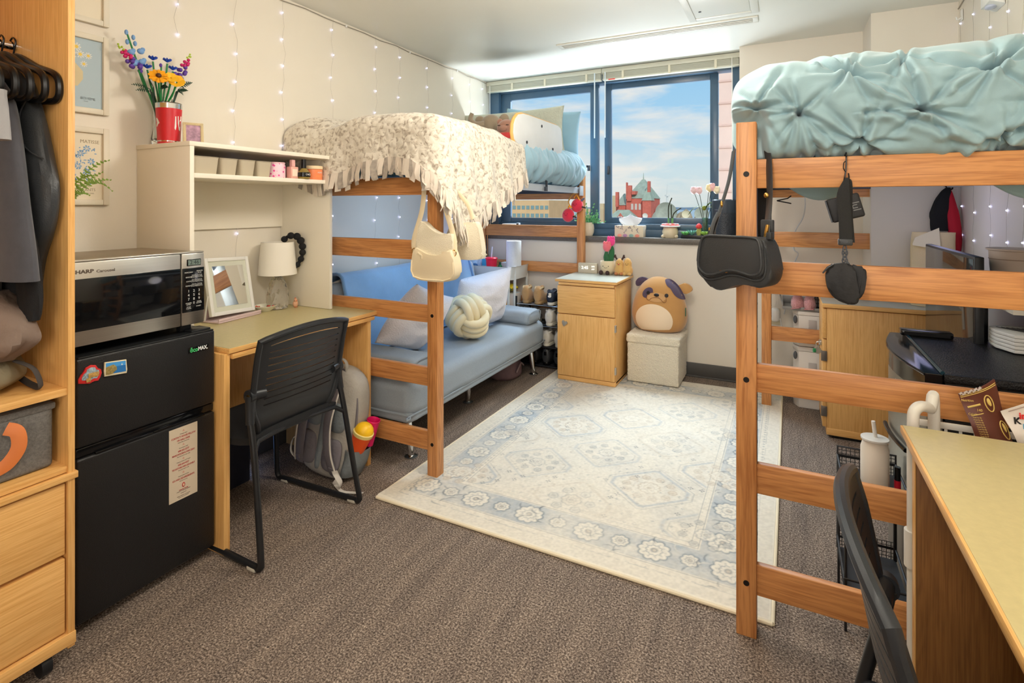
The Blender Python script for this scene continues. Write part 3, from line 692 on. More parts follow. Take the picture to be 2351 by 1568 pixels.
for r_, row in enumerate(('123','456','789',' 0 ')):
    for c_, ch in enumerate(row):
        if ch != ' ': ks.append(text_mesh(ch, .013, .0002, kl, face_m((-1.8998,1.186+c_*.019,.993-r_*.0145), X_R, X_U)))
for t, y_, z_ in (('POPCORN',1.186,1.060),('MINUTE',1.226,1.063),('PLUS',1.226,1.057),('SENSOR',1.186,1.043),('COOK',1.186,1.028),('REHEAT',1.186,1.012),('POWER',1.186,.950),('LEVEL',1.186,.945),('STOP',1.186,.936),('CLEAR',1.186,.931),('TIMER',1.224,.952),('CLOCK',1.224,.947),('START',1.222,.936)):
    ks.append(text_mesh(t, .0062, .0002, kl, face_m((-1.8998,y_,z_), X_R, X_U)))
for z_ in (1.046,1.030,1.014):
    for y_ in (1.206,1.226):
        for k in range(3): ks.append(text_mesh(('Fresh Veg','Baked Ham','Ground Meat')[k], .0042, .0002, kl, face_m((-1.8998,y_,z_+.004-k*.0042), X_R, X_U)))
letters(ks, pn)
# ---- potted fern on the microwave
frn = mat('fern_green', (110,138,40), .6, var=.15, vs=30)
pf = thing('potted_fern', 'small fern with arching fronds standing on top of the microwave', 'plant', loc=(-2.12,.865,1.134), world=True)
part('pot', MB().lathe([(.0,0),(.036,0),(.046,.08),(.046,.088),(.04,.088),(.038,.07),(0,.068)], (-2.12,.862,1.1345), 24), mat('fern_pot',(220,214,204),.5), pf)
def frond(base, tip, sag, width, n=16):
    m = MB(); b0, t0 = V(base), V(tip); pts = []
    for i in range(n+1):
        u = i/n; p = b0.lerp(t0, u) + V((0,0,sag*4*u*(1-u))); pts.append(p)
    m.tube(pts, [.0016*(1-.6*i/n) for i in range(n+1)], 5)
    d = (t0-b0).normalized(); side = V((-d.y, d.x, 0)).normalized() if abs(d.z) < .95 else V((0,1,0))
    side = d.cross(V((.8,.3,.5))).normalized()
    for i in range(2, n+1):
        u = i/n; w_ = width*math.sin(PI*min(1,u*.92+.08))*.9+.002
        for s_ in (-1,1):
            q = pts[i]; e = q + side*s_*w_ + d*w_*.45
            m.poly([q-d*.003, q+d*.004, e+d*.0015, e-d*.002])
    return m
for tip, sg, wd_ in (((-2.07,1.015,1.455),.05,.012),((-2.10,1.01,1.415),.03,.012),((-2.12,1.045,1.39),.05,.011),((-2.15,1.065,1.352),.085,.013),((-2.05,.96,1.40),.05,.012),((-2.2,.9,1.42),.05,.012),((-2.1,.80,1.38),.06,.012),((-2.13,.985,1.335),.05,.012)):
    part('frond', frond((-2.12,.862,1.215), tip, sg, wd_), frn, pf, recalc=False)

# ---- desk
dkx = -1.848
de = thing('desk', 'beech edged desk with khaki top under the white hutch', 'desk', loc=(-2.15,1.72,0), world=True)
tp = part('desktop', MB().box(-2.445, dkx+.004, 1.303, 2.128, .746, .764, .002), lam_y, de)
part('laminate', MB().box(-2.444, dkx-.001, 1.307, 2.124, .7638, .7655), lam_top, tp)
part('pencil_tray', MB().box(-2.40, dkx+.006, 1.316, 2.098, .724, .742, .002), lam_y, de)
part('side_panel', MB().box(-2.43, dkx-.003, 1.287, 1.312, 0, .746, .002), lam_z, de)
part('side_panel', MB().box(-2.43, dkx-.003, 2.055, 2.080, 0, .746, .002), lam_z, de)
part('modesty_panel', MB().box(-2.20, -2.182, 1.312, 2.055, .28, .746, .001), lam_z, de)
# ---- hutch
hu = thing('desk_hutch', 'white shelf hutch standing on the back of the desk', 'hutch', loc=(-2.26,1.68,.766), world=True)
hx = -2.085
part('side_panel', MB().box(-2.448, hx, 1.306, 1.324, .7665, 1.537, .001), white_paint, hu)
part('side_panel', MB().box(-2.448, hx, 2.034, 2.052, .7665, 1.537, .001), white_paint, hu)
part('top_panel', MB().box(-2.448, hx+.003, 1.303, 2.056, 1.537, 1.555, .001), white_paint, hu)
part('shelf', MB().box(-2.448, hx, 1.324, 2.034, 1.411, 1.430, .001), white_paint, hu)
part('back_panel', MB().box(-2.446, -2.434, 1.324, 2.034, 1.187, 1.411), white_paint, hu)
# ---- things on the hutch
tb = thing('tumbler', 'red insulated tumbler with steel rims in front of the flowers', 'tumbler', loc=(-2.30,1.352,1.5555))
redp = mat('tumbler_red',(206,38,48),.35)
part('body', MB().lathe([(0,.001),(.041,.001),(.0415,.012),(.048,.150),(.0455,.150),(.04,.02),(0,.02)], n=36), redp, tb)
part('base_ring', MB().lathe([(0,0),(.0405,0),(.0418,.014),(.040,.014),(0,.003)], n=36), chrome, tb)
part('rim', MB().lathe([(.0482,.148),(.0492,.168),(.0475,.170),(.0462,.148)], n=36), chrome, tb)
part('lid', MB().lathe([(0,.160),(.046,.160),(.0475,.171),(.046,.173),(.043,.168),(0,.167)], n=36), clear_glass, tb)
# crest mark: white shield with a W-like shape, wrapped on the near side
def wrap_plate(mb, pts, r0, rs, ang, z0):
    """flat outline -> on a cone of radius r0 + rs*z around the z axis, centred on angle ang"""
    vs = [mb.bm.verts.new(((r0+rs*(z0+y)+.0006)*math.cos(ang+x/.046), (r0+rs*(z0+y)+.0006)*math.sin(ang+x/.046), z0+y)) for x,y in pts]
    f = mb.bm.faces.new(vs); f.material_index = mb.mi; return mb
lw = mat('logo_white',(232,228,222),.5)
m = MB()
for dx, sx_ in ((0,1),):
    wrap_plate(m, [(-.016,.030),(-.012,.030),(-.010,-.012),(-.0135,-.028),(-.018,-.02)], .0412, .047, .31, .085)
    wrap_plate(m, [(-.006,.032),(.016,.034),(.018,.012),(.010,-.028),(.002,-.024),(-.004,.004)], .0412, .047, .31, .085)
part('logo', m, lw, tb, smooth=0)
m = MB(); wrap_plate(m, [(.003,.012),(.013,.014),(.009,-.012),(.004,-.01)], .0418, .047, .31, .085); part('logo', m, redp, tb, smooth=0)
m = MB(); wrap_plate(m, [(-.012,.02),(-.004,.022),(.004,.012),(.010,0),(.002,-.006),(-.006,-.016),(-.012,-.012),(-.006,.002)], .0412, .047, -1.54, .085); part('logo', m, lw, tb, smooth=0)
vs_ = thing('flower_vase', 'clear glass vase behind the red tumbler holding the toy brick flowers', 'vase', loc=(-2.392,1.372,1.5555))
part('glass', MB().lathe([(0,0),(.030,0),(.036,.03),(.027,.08),(.029,.15),(.043,.205),(.0405,.205),(.026,.15),(.024,.08),(.032,.03),(0,.006)], n=28), clear_glass, vs_)
fl = thing('flower_bouquet', 'bouquet of colourful plastic brick flowers in the glass vase', 'flowers', loc=(-2.392,1.372,1.565))
gstem = mat('stem_green',(24,128,62),.4); dkleaf = mat('leaf_dark_green',(26,62,44),.45); orange = mat('petal_orange',(250,170,24),.4); yel = mat('petal_yellow',(252,196,40),.4)
blu = mat('petal_blue',(28,72,180),.4); lblu = mat('petal_light_blue',(120,164,216),.4); purp = mat('petal_purple',(96,62,160),.4); mag = mat('petal_magenta',(206,36,110),.4); lime = mat('petal_lime',(176,204,60),.4); brn = mat('flower_eye',(84,48,24),.5)
def wpt(u, v, X):      # a point on the plane x = X that the flower sketch was measured on -> local
    d = V((math.cos(.4698)*(u-1175.5)/1230 - math.sin(.4698), math.sin(.4698)*(u-1175.5)/1230 + math.cos(.4698), (472-v)/1230)); t = X/d.x
    return V((0,0,1.3)) + d*t - V((-2.392,1.372,1.565))
FX = -2.37
base = V((0,0,.02))
def stem(tip, mid=.5, r=.0035, m=gstem, name='stem'):
    p = spline([base+V((RND.uniform(-.012,.012),RND.uniform(-.012,.012),0)), V((tip.x*.3,tip.y*.22,.15)), base.lerp(tip,.75)+V((0,0,.01)), tip], 6)
    return part(name, MB().tube(p, r, 7), m, fl)
def lupin(u0, v0, u1, v1, flip=1):
    a, b_ = wpt(u0,v0,FX), wpt(u1,v1,FX); s_ = stem(a)
    for cl, rng, r in ((purp,(0,.42),.010),(mag,(.42,.74),.009),(lime,(.74,1.0),.006)):
        m = MB(); n_ = 9 if cl is not lime else 6
        for k in range(n_):
            t = rng[0]+(rng[1]-rng[0])*k/n_; rad = .022*(1-t*.85); an = k*2.4
            c_ = a.lerp(b_, t)+V((.5*rad*math.cos(an), rad*math.sin(an), .4*rad*math.cos(an)))
            m.ell(c_, (r*(1-.3*t),)*3, n=8, k=6)
        part('blossom', m, cl, fl)
lupin(318,160,270,100); lupin(410,178,438,124)
s_ = stem(wpt(291,75,FX)); 
for (u,v) in ((290,74),(306,86),(310,100),(292,96)): part('bud', MB().ell(wpt(u,v,FX),(.007,.007,.011),n=10,k=6), lblu, fl)
for (u,v) in ((301,120),(323,118),(308,145),(326,142)): part('blossom', MB().ell(wpt(u,v,FX),(.010,.014,.012),n=10,k=6).ell(wpt(u+5,v-4,FX),(.008,.009,.009),n=8,k=6), lblu, fl)
for (u,v) in ((351,137),(384,142),(338,156),(397,160)):
    stem(wpt(u,v+4,FX)); m = MB(); c_ = wpt(u,v,FX)
    for k in range(14):
        an = 2*PI*k/14; d = V((.012*math.cos(an), .017*math.sin(an), .009+.004*(k%2)))
        m.tube([c_, c_+d], [.0035,.003], 5)
    part('blossom', m, blu, fl)
def daisy(u, v, R_, n_, col_, eye=True, cup=0.0):
    c_ = wpt(u,v,FX+.05); stem(c_-V((0,0,.006))); nrm = V((.8,-.35,.5)).normalized(); ax = nrm.orthogonal().normalized(); ay = nrm.cross(ax)
    m = MB()
    for k in range(n_):
        an = 2*PI*k/n_; d = ax*math.cos(an)+ay*math.sin(an); s2 = nrm.cross(d)
        w_ = R_*math.tan(PI/n_)*1.05
        q = [c_+d*R_*.2-s2*w_*.3, c_+d*R_*.2+s2*w_*.3, c_+d*R_*.75+s2*w_+nrm*cup*R_*.7, c_+d*R_+nrm*cup*R_, c_+d*R_*.75-s2*w_+nrm*cup*R_*.7]
        f0 = len(m.bm.faces); m.poly(q); 
    m.solidify(.003)
    f_ = part('blossom', m, col_, fl)
    if eye: part('eye', MB().ell(c_+nrm*.004, (.011,.011,.011), n=10, k=6), brn, f_)
daisy(364,175,.038,12,orange); daisy(404,190,.034,6,yel,False,.45); daisy(392,180,.026,6,yel,False,.3)
for (u0,v0,u1,v1) in ((345,205,303,194),(350,212,313,207),(352,200,342,186),(410,205,440,190),(405,212,430,208),(405,210,420,218),(365,205,385,200)):
    part('leaf', frond(wpt(u0,v0,FX), wpt(u1,v1,FX+.02), .006, .010, 8), dkleaf, fl, recalc=False)
    part('stem', MB().tube([base, wpt(u0,v0,FX)], .0025, 6), dkleaf, fl)
stem(wpt(370,152,FX)); part('bud', MB().ell(wpt(369,150,FX),(.006,.006,.009),n=8,k=6), purp, fl)
pfm = thing('photo_frame', 'tiny cream ornate photo frame leaning beside the red tumbler', 'photo frame', loc=(-2.21,1.40,1.5555), rot=(0,0,math.radians(62)))
tl = Matrix.Rotation(-.28,4,'X')
part('frame', MB().box(-.038,.038,-.006,.006,0,.012,.003).box(-.038,.038,-.006,.006,.086,.098,.003).box(-.038,-.026,-.006,.006,.01,.088,.003).box(.026,.038,-.006,.006,.01,.088,.003).xf(tl), mat('ornate_cream',(226,206,160),.5,bump=.6,bs=420), pfm)
part('photo', MB().box(-.027,.027,-.003,.003,.010,.088).xf(tl), mat('photo_print',(176,140,160),.3,var=.5,vs=45), pfm)
part('easel_back', MB().box(-.012,.012,.010,.014,.0,.07,.001).xf(Matrix.Translation((0,.032,0)) @ Matrix.Rotation(.25,4,'X')), mat('dark_card',(48,40,36),.8), pfm)
# shelf row
bin_m = mat('bin_taupe',(188,176,152),.55)
def tub(y0, y1, label, first=None):
    w_ = y1-y0; c = thing('desk_tub', label, 'tub', loc=(-2.155,(y0+y1)/2,1.4305), group='taupe tubs on the hutch shelf')
    def bx(s, z0, z1, ins): return rrect(.10*s-ins, w_*s-ins, .014)
    rows = [(rrect(.088,w_-.018,.012),0),(rrect(.100,w_-.004,.014),.066),(rrect(.104,w_,.016),.068),(rrect(.104,w_,.016),.070),(rrect(.096,w_-.008,.012),.070),(rrect(.084,w_-.024,.010),.004)]
    m = MB(); R_ = [[m.bm.verts.new((p[0],p[1],z_)) for p in o_] for o_,z_ in rows]
    for a,b_ in zip(R_[:-1],R_[1:]):
        for k in range(len(a)): m.bm.faces.new((a[k],a[(k+1)%len(a)],b_[(k+1)%len(a)],b_[k]))
    m.bm.faces.new(R_[0]); m.bm.faces.new(R_[-1])
    part('body', m, bin_m, c); return c
tub(1.330,1.448,'widest taupe tub at the hutch shelf end nearest the flowers')
tub(1.451,1.535,'second taupe tub on the hutch shelf, next to the widest'); tub(1.540,1.622,'third taupe tub on the hutch shelf, from the widest'); tub(1.626,1.706,'fourth taupe tub on the hutch shelf, touching the pink candle')
cj = thing('candle_jar', 'pink and white patterned candle jar on the hutch shelf', 'candle', loc=(-2.155,1.765,1.4305))
pkm = mat('pink_pattern',(232,108,168),.35,var=.0); 
def speck(name, a, b_, sc, thr=.5):
    m,nt,p = _nt(name); L = nt.links; tc = N(nt,'ShaderNodeTexCoord'); v_ = N(nt,'ShaderNodeTexVoronoi',Scale=sc); L.new(tc.outputs['Object'],v_.inputs['Vector'])
    r = ramp(nt,[(thr-.04,rgb(*a)),(thr+.04,rgb(*b_))]); L.new(v_.outputs['Distance'],r.inputs[0]); L.new(r.outputs[0],p.inputs['Base Color']); p.inputs['Roughness'].default_value=.4; return m
part('glass', MB().lathe([(0,0),(.040,0),(.0415,.004),(.0415,.058),(.0385,.066),(.0385,.070),(0,.070)], n=32), speck('pink_leopard',(226,70,150),(244,206,216),70,.34), cj)
part('lid', MB().lathe([(0,.069),(.0405,.069),(.0405,.074),(0,.074)], n=32), mat('lid_pink',(236,190,196),.4), cj)
pb = thing('perfume_bottle', 'small square pink perfume bottle between the two candles', 'perfume', loc=(-2.13,1.838,1.4305))
part('bottle', MB().box(-.018,.018,-.022,.022,0,.058,.004), mat('perfume_pink',(226,172,156),.2), pb); part('cap', MB().box(-.010,.010,-.010,.010,.058,.092,.003), mat('cap_pink',(236,184,176),.35), pb)
part('label', MB().box(.0175,.0185,-.015,.015,.012,.046), mat('label_cream',(238,222,200),.6), pb)
nb = thing('nail_oil', 'round clear bottle with tall black cap and black band', 'bottle', loc=(-2.105,1.885,1.4305))
part('bottle', MB().lathe([(0,0),(.026,0),(.031,.012),(.030,.03),(.016,.048),(.013,.052),(0,.052)], n=28), mat('oil_amber',(206,178,96),.1,trans=.6), nb)
part('cap', MB().lathe([(0,.05),(.0125,.05),(.011,.096),(0,.097)], n=20), black_gloss, nb)
lb = part('label', MB().lathe([(.0312,.010),(.0318,.014),(.0306,.032),(.030,.032)], n=28), black_gloss, nb)
letters([text_mesh('CND', .013, .0003, lw, face_m((.0322,-.002,.021), (0,1,0), (0,0,1)), sx=1.0)], lb)
oc = thing('candle_jar', 'orange candle jar with a cream lid at the hutch shelf end', 'candle', loc=(-2.135,1.975,1.4305))
part('glass', MB().lathe([(0,0),(.041,0),(.0425,.004),(.0425,.052),(.039,.054),(0,.054)], n=32), mat('candle_orange',(244,142,92),.3), oc)
part('lid', MB().lathe([(0,.054),(.044,.054),(.044,.068),(.042,.070),(0,.070)], n=32), mat('lid_cream',(240,214,172),.45), oc)
letters([text_mesh('AURA', .011, .0003, lw, face_m((.0430,0,.036), (0,1,0), (0,0,1)))] + [text_mesh('\u2022', .014, .0003, mat('dot_gold',(250,196,90),.5), face_m((.0425,-.018+.012*k,.018), (0,1,0), (0,0,1))) for k in range(4)], oc)
# ---- things on the desk
mi = thing('tabletop_mirror', 'white framed tilting mirror on a tray base standing on the desk', 'mirror', loc=(-2.335,1.67,.766), rotz=math.radians(8))
part('tray', MB().box(-.065,.05,-.125,.125,0,.008,.003).box(.044,.05,-.125,.125,.008,.02,.002).box(-.065,-.059,-.125,.125,.008,.05,.002), mat('tray_pink',(214,190,190),.4), mi)
tl = Matrix.Translation((.005,0,.022)) @ Matrix.Rotation(-.23,4,'Y') @ Matrix.Rotation(-.05,4,'X')
fm_ = MB()
for a in ((-.125,-.108,0,.27),(.108,.125,0,.27),(-.108,.108,0,.017),(-.108,.108,.253,.27)): fm_.box(-.012,.006,a[0],a[1],a[2],a[3],.002)
part('frame', fm_.xf(tl), white_plastic, mi)
part('mat_board', MB().box(-.006,.0005,-.109,.109,.016,.254).xf(tl), mat('mirror_mat',(214,216,200),.5), mi)
part('mirror_glass', MB().box(-.004,.002,-.088,.088,.04,.230).xf(tl), mat('mirror_silver',(225,228,230),.02,metal=1), mi)
part('strut', MB().tube([(-.04,-.12,.008),(-.02,-.12,.12)], .004, 6).tube([(-.04,.12,.008),(-.02,.12,.12)], .004, 6), white_plastic, mi)
dm = thing('trinket_dish', 'shallow white dish of jewellery between mirror and lamp', 'dish', loc=(-2.345,1.855,.766))
part('dish', MB().lathe([(0,0),(.026,0),(.045,.016),(.055,.028),(.053,.029),(.043,.019),(.024,.004),(0,.004)], n=30), mat('dish_white',(226,224,204),.35), dm)
m = MB()
for k in range(10): m.ell((RND.uniform(-.03,.03),RND.uniform(-.03,.03),.016+RND.uniform(0,.01)),(.006,.006,.005),n=8,k=5)
part('jewellery', m, mat('jewel_red',(200,84,66),.3,var=.6,vs=90), dm, kind='stuff')
lp = thing('table_lamp', 'table lamp with a faceted clear glass base and white drum shade', 'lamp', loc=(-2.345,1.93,.766))
gb = MB(); prof = [(.03,0),(.048,.004),(.052,.03),(.054,.06),(.050,.10),(.040,.135),(.026,.16),(.018,.166)]
nn = 12; rows_ = []
for j_,(r_,z_) in enumerate(prof): rows_.append([gb.bm.verts.new(((r_*(1+.07*((k+j_)%2)))*math.cos(2*PI*(k+.5*(j_%2))/nn), (r_*(1+.07*((k+j_)%2)))*math.sin(2*PI*(k+.5*(j_%2))/nn), z_)) for k in range(nn)])
for a,b_ in zip(rows_[:-1],rows_[1:]):
    for k in range(nn): gb.bm.faces.new((a[k],a[(k+1)%nn],b_[k])); gb.bm.faces.new((a[(k+1)%nn],b_[(k+1)%nn],b_[k]))
gb.bm.faces.new(list(reversed(rows_[0]))); gb.bm.faces.new(rows_[-1])
part('base', gb, mat('lamp_glass',(238,236,230),.06,trans=.92,ior=1.35), lp, smooth=0)
part('neck', MB().lathe([(.018,.164),(.02,.168),(.009,.172),(.009,.20),(0,.20)], n=16), chrome, lp)
part('lamp_shade', MB().lathe([(.0945,.178),(.080,.345),(.0785,.345),(.093,.178)], n=40), mat('shade_white',(236,230,216),.8), lp)
part('bulb', MB().ell((0,0,.235),(.025,.025,.035),n=14,k=8), white_plastic, lp)
hb = thing('headband', 'black bubble headband hooked over the table lamp shade', 'headband', loc=(-2.26,1.95,1.0), world=True)
arc = spline([(-2.335,1.955,1.118),(-2.305,1.965,1.140),(-2.285,1.99,1.142),(-2.27,2.006,1.125),(-2.262,2.014,1.095),(-2.26,2.016,1.065),(-2.262,2.012,1.03),(-2.27,2.000,1.0),(-2.28,1.985,.975)], 3)
m = MB()
for i, p in enumerate(arc):
    if i % 3 == 1: 
        r_ = .020 - .006*abs(i-9)/15
        m.ell(p, (r_,r_,r_*1.0), n=14, k=8)
m.tube(arc, .009, 8)
part('bubbles', m, black_fabric, hb)
bf = thing('bird_figurine', 'tiny peach bird figurine standing beside the lamp base', 'figurine', loc=(-2.29,1.995,.766))
part('body', MB().ell((0,0,.018),(.013,.014,.018),n=14,k=8).ell((0.004,-.002,.036),(.010,.010,.011),n=12,k=8), mat('bird_peach',(222,170,134),.5), bf)
part('crest', MB().ell((0,0,.046),(.004,.004,.006),n=8,k=5).ell((.012,-.004,.036),(.005,.003,.003),n=8,k=5), mat('bird_orange',(214,96,54),.5), bf)
part('eye', MB().ell((.010,.006,.038),(.002,.002,.002),n=8,k=5).ell((.008,-.010,.038),(.002,.002,.002),n=8,k=5), black_gloss, bf)
part('foot', MB().ell((.006,-.006,.002),(.004,.003,.002),n=8,k=5).ell((.006,.006,.002),(.004,.003,.002),n=8,k=5), mat('bird_orange',(214,96,54),.5), bf)
# ---- framed prints on the wall
def print_frame(z0, z1, label, painter):
    f = thing('framed_print', label, 'framed print', loc=(-2.449,1.07,z0), group='framed prints on the wall', world=True)
    y0, y1 = .945, 1.195; fmx = mat('frame_white',(226,218,198),.45)
    m = MB()
    for a in ((y0,y0+.022,z0,z1),(y1-.022,y1,z0,z1),(y0+.022,y1-.022,z0,z0+.022),(y0+.022,y1-.022,z1-.022,z1)): m.box(-2.449,-2.43,a[0],a[1],a[2],a[3],.003)
    part('frame', m, fmx, f)
    pp = part('poster', MB().box(-2.4485,-2.442,y0+.018,y1-.018,z0+.018,z1-.018), mat('poster_cream',(232,222,198),.5), f)
    painter(f, pp, y0+.022, y1-.022, z0+.022, z1-.022)
    return f
ink = mat('poster_ink',(150,134,104),.7); pblue = mat('poster_blue',(120,164,206),.7); pale = mat('poster_pale_blue',(178,198,208),.7)
YX = -2.4417
def p_top(f, pp, y0, y1, z0, z1):
    part('picture', MB().box(-2.443,-2.4415,y0,1.150,z0+.10,z1), mat('poster_sky',(96,160,210),.6), pp)
    part('outline', MB().tube([(YX,1.105,z0+.105),(YX,1.11,z0+.125),(YX,1.125,z0+.13)],.0012,5).tube([(YX,1.13,z0+.105),(YX,1.135,z0+.13)],.0012,5), dk, pp)
    letters([text_mesh('DES PAPES', .0155, .0002, ink, face_m((YX,1.152,z0+.088), X_R, X_U), align='RIGHT', sx=.95), text_mesh('Voyages imaginaires', .006, .0002, ink, face_m((YX,1.135,z0+.074), X_R, X_U), align='RIGHT')], pp)
def p_mid(f, pp, y0, y1, z0, z1):
    part('picture', MB().box(-2.443,-2.4415,y0,y1,z0,z1), pale, pp)
    part('vase', MB().prism([(x*.03,y) for x,y in ((-.9,0),(.9,0),(1.5,.03),(1.5,.06),(.6,.09),(.6,.12),(-.6,.12),(-.6,.09),(-1.5,.06),(-1.5,.03))], .0006, face_m((YX,1.062,z0+.08), X_R, X_U)), mat('poster_vase',(214,200,160),.7), pp)
    m1, m2 = MB(), MB()
    for (y_,z_,r_) in ((1.085,.232,.016),(1.098,.205,.015),(1.125,.205,.013),(1.110,.17,.012),(1.072,.20,.014),(1.05,.225,.014)):
        for k in range(9):
            an = 2*PI*k/9; c_ = face_m((YX+.0003,y_,z0+z_), X_R, X_U)
            m1.prism([(math.cos(an-.25)*r_*.4,math.sin(an-.25)*r_*.4),(math.cos(an-.16)*r_,math.sin(an-.16)*r_),(math.cos(an+.16)*r_,math.sin(an+.16)*r_),(math.cos(an+.25)*r_*.4,math.sin(an+.25)*r_*.4)], .0003, c_)
        m2.tube([(YX+.0004,y_,z0+z_),(YX+.0009,y_,z0+z_)], r_*.42, 12)
    part('petal', m1, mat('poster_petal',(232,230,222),.7), pp); part('eye', m2, mat('poster_yellow',(236,206,96),.7), pp)
    letters([text_mesh('BOHEME', .014, .0002, mat('poster_text_white',(222,226,222),.7), face_m((YX,1.150,z0+.036), X_R, X_U), align='RIGHT', sx=.95), text_mesh('PARIS', .006, .0002, mat('poster_text_white',(222,226,222),.7), face_m((YX,1.125,z0+.024), X_R, X_U), align='RIGHT')], pp)
def p_low(f, pp, y0, y1, z0, z1):
    m = MB(); rr = random.Random(5)
    for k in range(120):
        y_ = rr.uniform(y0+.01,1.150); z_ = rr.uniform(z0+.06,z1-.06); an = rr.uniform(0,PI); l_ = rr.uniform(.003,.009)
        m.prism([(-l_,0),(0,.0022),(l_,0),(0,-.0022)], .0003, face_m((YX,y_,z_), (0,math.cos(an),math.sin(an)), (0,-math.sin(an),math.cos(an))))
    for (y_,z_) in ((1.12,.20),(1.10,.18),(1.135,.15),(1.09,.13),(1.12,.11),(1.06,.19)):
        for k in range(7):
            an = k*.9; m.prism([(math.cos(an+a)*r_,math.sin(an+a)*r_) for a,r_ in ((0,.002),(-.3,.011),(0,.014),(.3,.011))], .0004, face_m((YX,y_,z0+z_), X_R, X_U))
    part('motif', m, pblue, pp)
    letters([text_mesh('MATISSE', .0185, .0002, ink, face_m((YX,1.163,z1-.035), X_R, X_U), align='RIGHT', sx=.95), text_mesh('the', .008, .0002, ink, face_m((YX,1.133,z0+.052), X_R, X_U), align='RIGHT'), text_mesh('PLANTS', .0155, .0002, ink, face_m((YX,1.150,z0+.038), X_R, X_U), align='RIGHT', sx=.95), text_mesh('FRANCE, PARIS', .006, .0002, ink, face_m((YX,1.145,z0+.024), X_R, X_U), align='RIGHT')], pp)
print_frame(2.018,2.33,'topmost framed print with a sky blue picture, cut by the frame top', p_top)
print_frame(1.662,1.975,'middle framed print of daisies on pale blue', p_mid)
print_frame(1.302,1.608,'lowest framed print of small blue plants on cream', p_low)
# ================================================================== chairs
chair_m = mat('chair_plastic', (36,38,41), 0.36, bump=.04, bs=500)
tube_m = mat('chair_tube', (30,31,33), 0.32)
seat_m = mat('chair_seat_fabric', (30,31,33), 0.85, bump=.4, bs=800)
glide_m = mat('chair_glide', (206,200,184), 0.5)
def make_chair(label, loc, rotz):
    """faces local -x; back at +x"""
    c = thing('desk_chair', label, 'chair', loc=loc, rotz=rotz, group='black slotted sled base chairs')
    def prof(t):       # centre line of the shell from seat front (t<0) up the back
        return None
    # backrest: curved plate of slats
    def P(s, t, off=0.0):
        # s across -1..1, t 0 (bottom lip) .. 1 (top)
        w = .165+.045*sst(0,.45,t)+.004*t
        if t < .30: u = t/.30; x = .118+.052*math.sin(u*PI/2)-.012*u ; z = .405+.115*u
        else: u = (t-.30)/.70; x = .158+.052*u**1.3; z = .52+.30*u
        z += -.016*s*s*sst(.8,1,t) - .0*s
        x -= .030*(1-s*s)*sst(.15,.6,t)*-1 - .0
        return V((x + off, s*w, z + (.012*(1-s*s) if t > .9 else 0)))
    m = MB()
    def strip(s0, s1, t0, t1, ns, nt_):
        m.grid(ns, nt_, lambda a, b: P(s0+(s1-s0)*a, t0+(t1-t0)*b))
    nsl = 9; ts = [.37+(.91-.37)*k/nsl for k in range(nsl+1)]
    strip(-1, 1, 0, ts[0]-.006, 25, 12)
    for k in range(nsl): strip(-.80, .80, ts[k]+.006, ts[k+1]-.006, 21, 3)
    strip(-1, 1, ts[-1]+.006, 1, 25, 4)
    strip(-1, -.80, ts[0]-.006, ts[-1]+.006, 4, 20); strip(.80, 1, ts[0]-.006, ts[-1]+.006, 4, 20)
    bmesh.ops.remove_doubles(m.bm, verts=m.bm.verts, dist=1e-4)
    m.solidify(.007)
    bk = part('backrest', m, chair_m, c)
    rim = [P(-1,t) for t in np.linspace(.10,1,22)] + [P(s,1) for s in np.linspace(-.9,.9,17)] + [P(1,t) for t in np.linspace(1,.10,22)]
    part('rim', MB().tube(rim, .0115, 10), chair_m, bk)
    for s_ in (-1,1):
        ar = part('pivot', MB().tube([(.172,s_*.165,.60),(.160,s_*.212,.603)], .019, 14), chair_m, c)
        part('boss', MB().tube([(.158,s_*.207,.60),(.158,s_*.226,.60)], .024, 18), chair_m, ar)
        part('bolt', MB().tube([(.158,s_*.225,.60),(.158,s_*.2275,.60)], .008, 12), gold, ar)
        part('sleeve', MB().tube([(.158,s_*.214,.60),(.160,s_*.218,.555),(.166,s_*.222,.50)], [.021,.016,.0155], 12), chair_m, ar)
        leg = spline([(.163,s_*.221,.52),(.190,s_*.225,.40),(.225,s_*.235,.2),(.254,s_*.246,.035)],5) + spline([(.256,s_*.247,.022),(.245,s_*.247,.0125),(.225,s_*.247,.0125)],4) + spline([(-.20,s_*.235,.0125),(-.232,s_*.232,.014),(-.243,s_*.230,.035)],4) + spline([(-.24,s_*.224,.12),(-.225,s_*.205,.34),(-.20,s_*.19,.415)],4)
        lg = part('leg', MB().tube(leg, .0118, 12), tube_m, c)
        part('glide', MB().cbox((.215,s_*.247,.007),(.045,.026,.0145),bev=.004).cbox((-.19,s_*.236,.007),(.045,.026,.0145),bev=.004), glide_m, lg)
    part('cross_bar', MB().tube([(.190,-.224,.40),(.165,-.19,.425),(.14,0,.43),(.165,.19,.425),(.190,.224,.40)], .0095, 10), tube_m, c)
    part('cross_bar', MB().tube([(-.20,-.19,.412),(-.20,.19,.412)], .0105, 10), tube_m, c)
    def S(u, v):
        x = -.245+.40*u; s = v*2-1; w = .222*(1-.10*abs(u-.45)); e = max(abs(s)**4, 0)
        return V((x, s*w, .438+.014*sst(.75,1,u) - .02*sst(.12,0,u) - .012*e))
    m = MB().grid(18, 18, S); m.solidify(.028)
    part('seat', m, seat_m, c, smooth=60)
    def S2(u, v):
        x = -.235+.385*u; s = v*2-1; return V((x, s*.205*(1-.08*abs(u-.45)), .412+.016*sst(.7,1,u)-.016*sst(.15,0,u)))
    m = MB().grid(12, 12, S2); m.solidify(.012); part('seat_pan', m, chair_m, c, smooth=60)
    return c
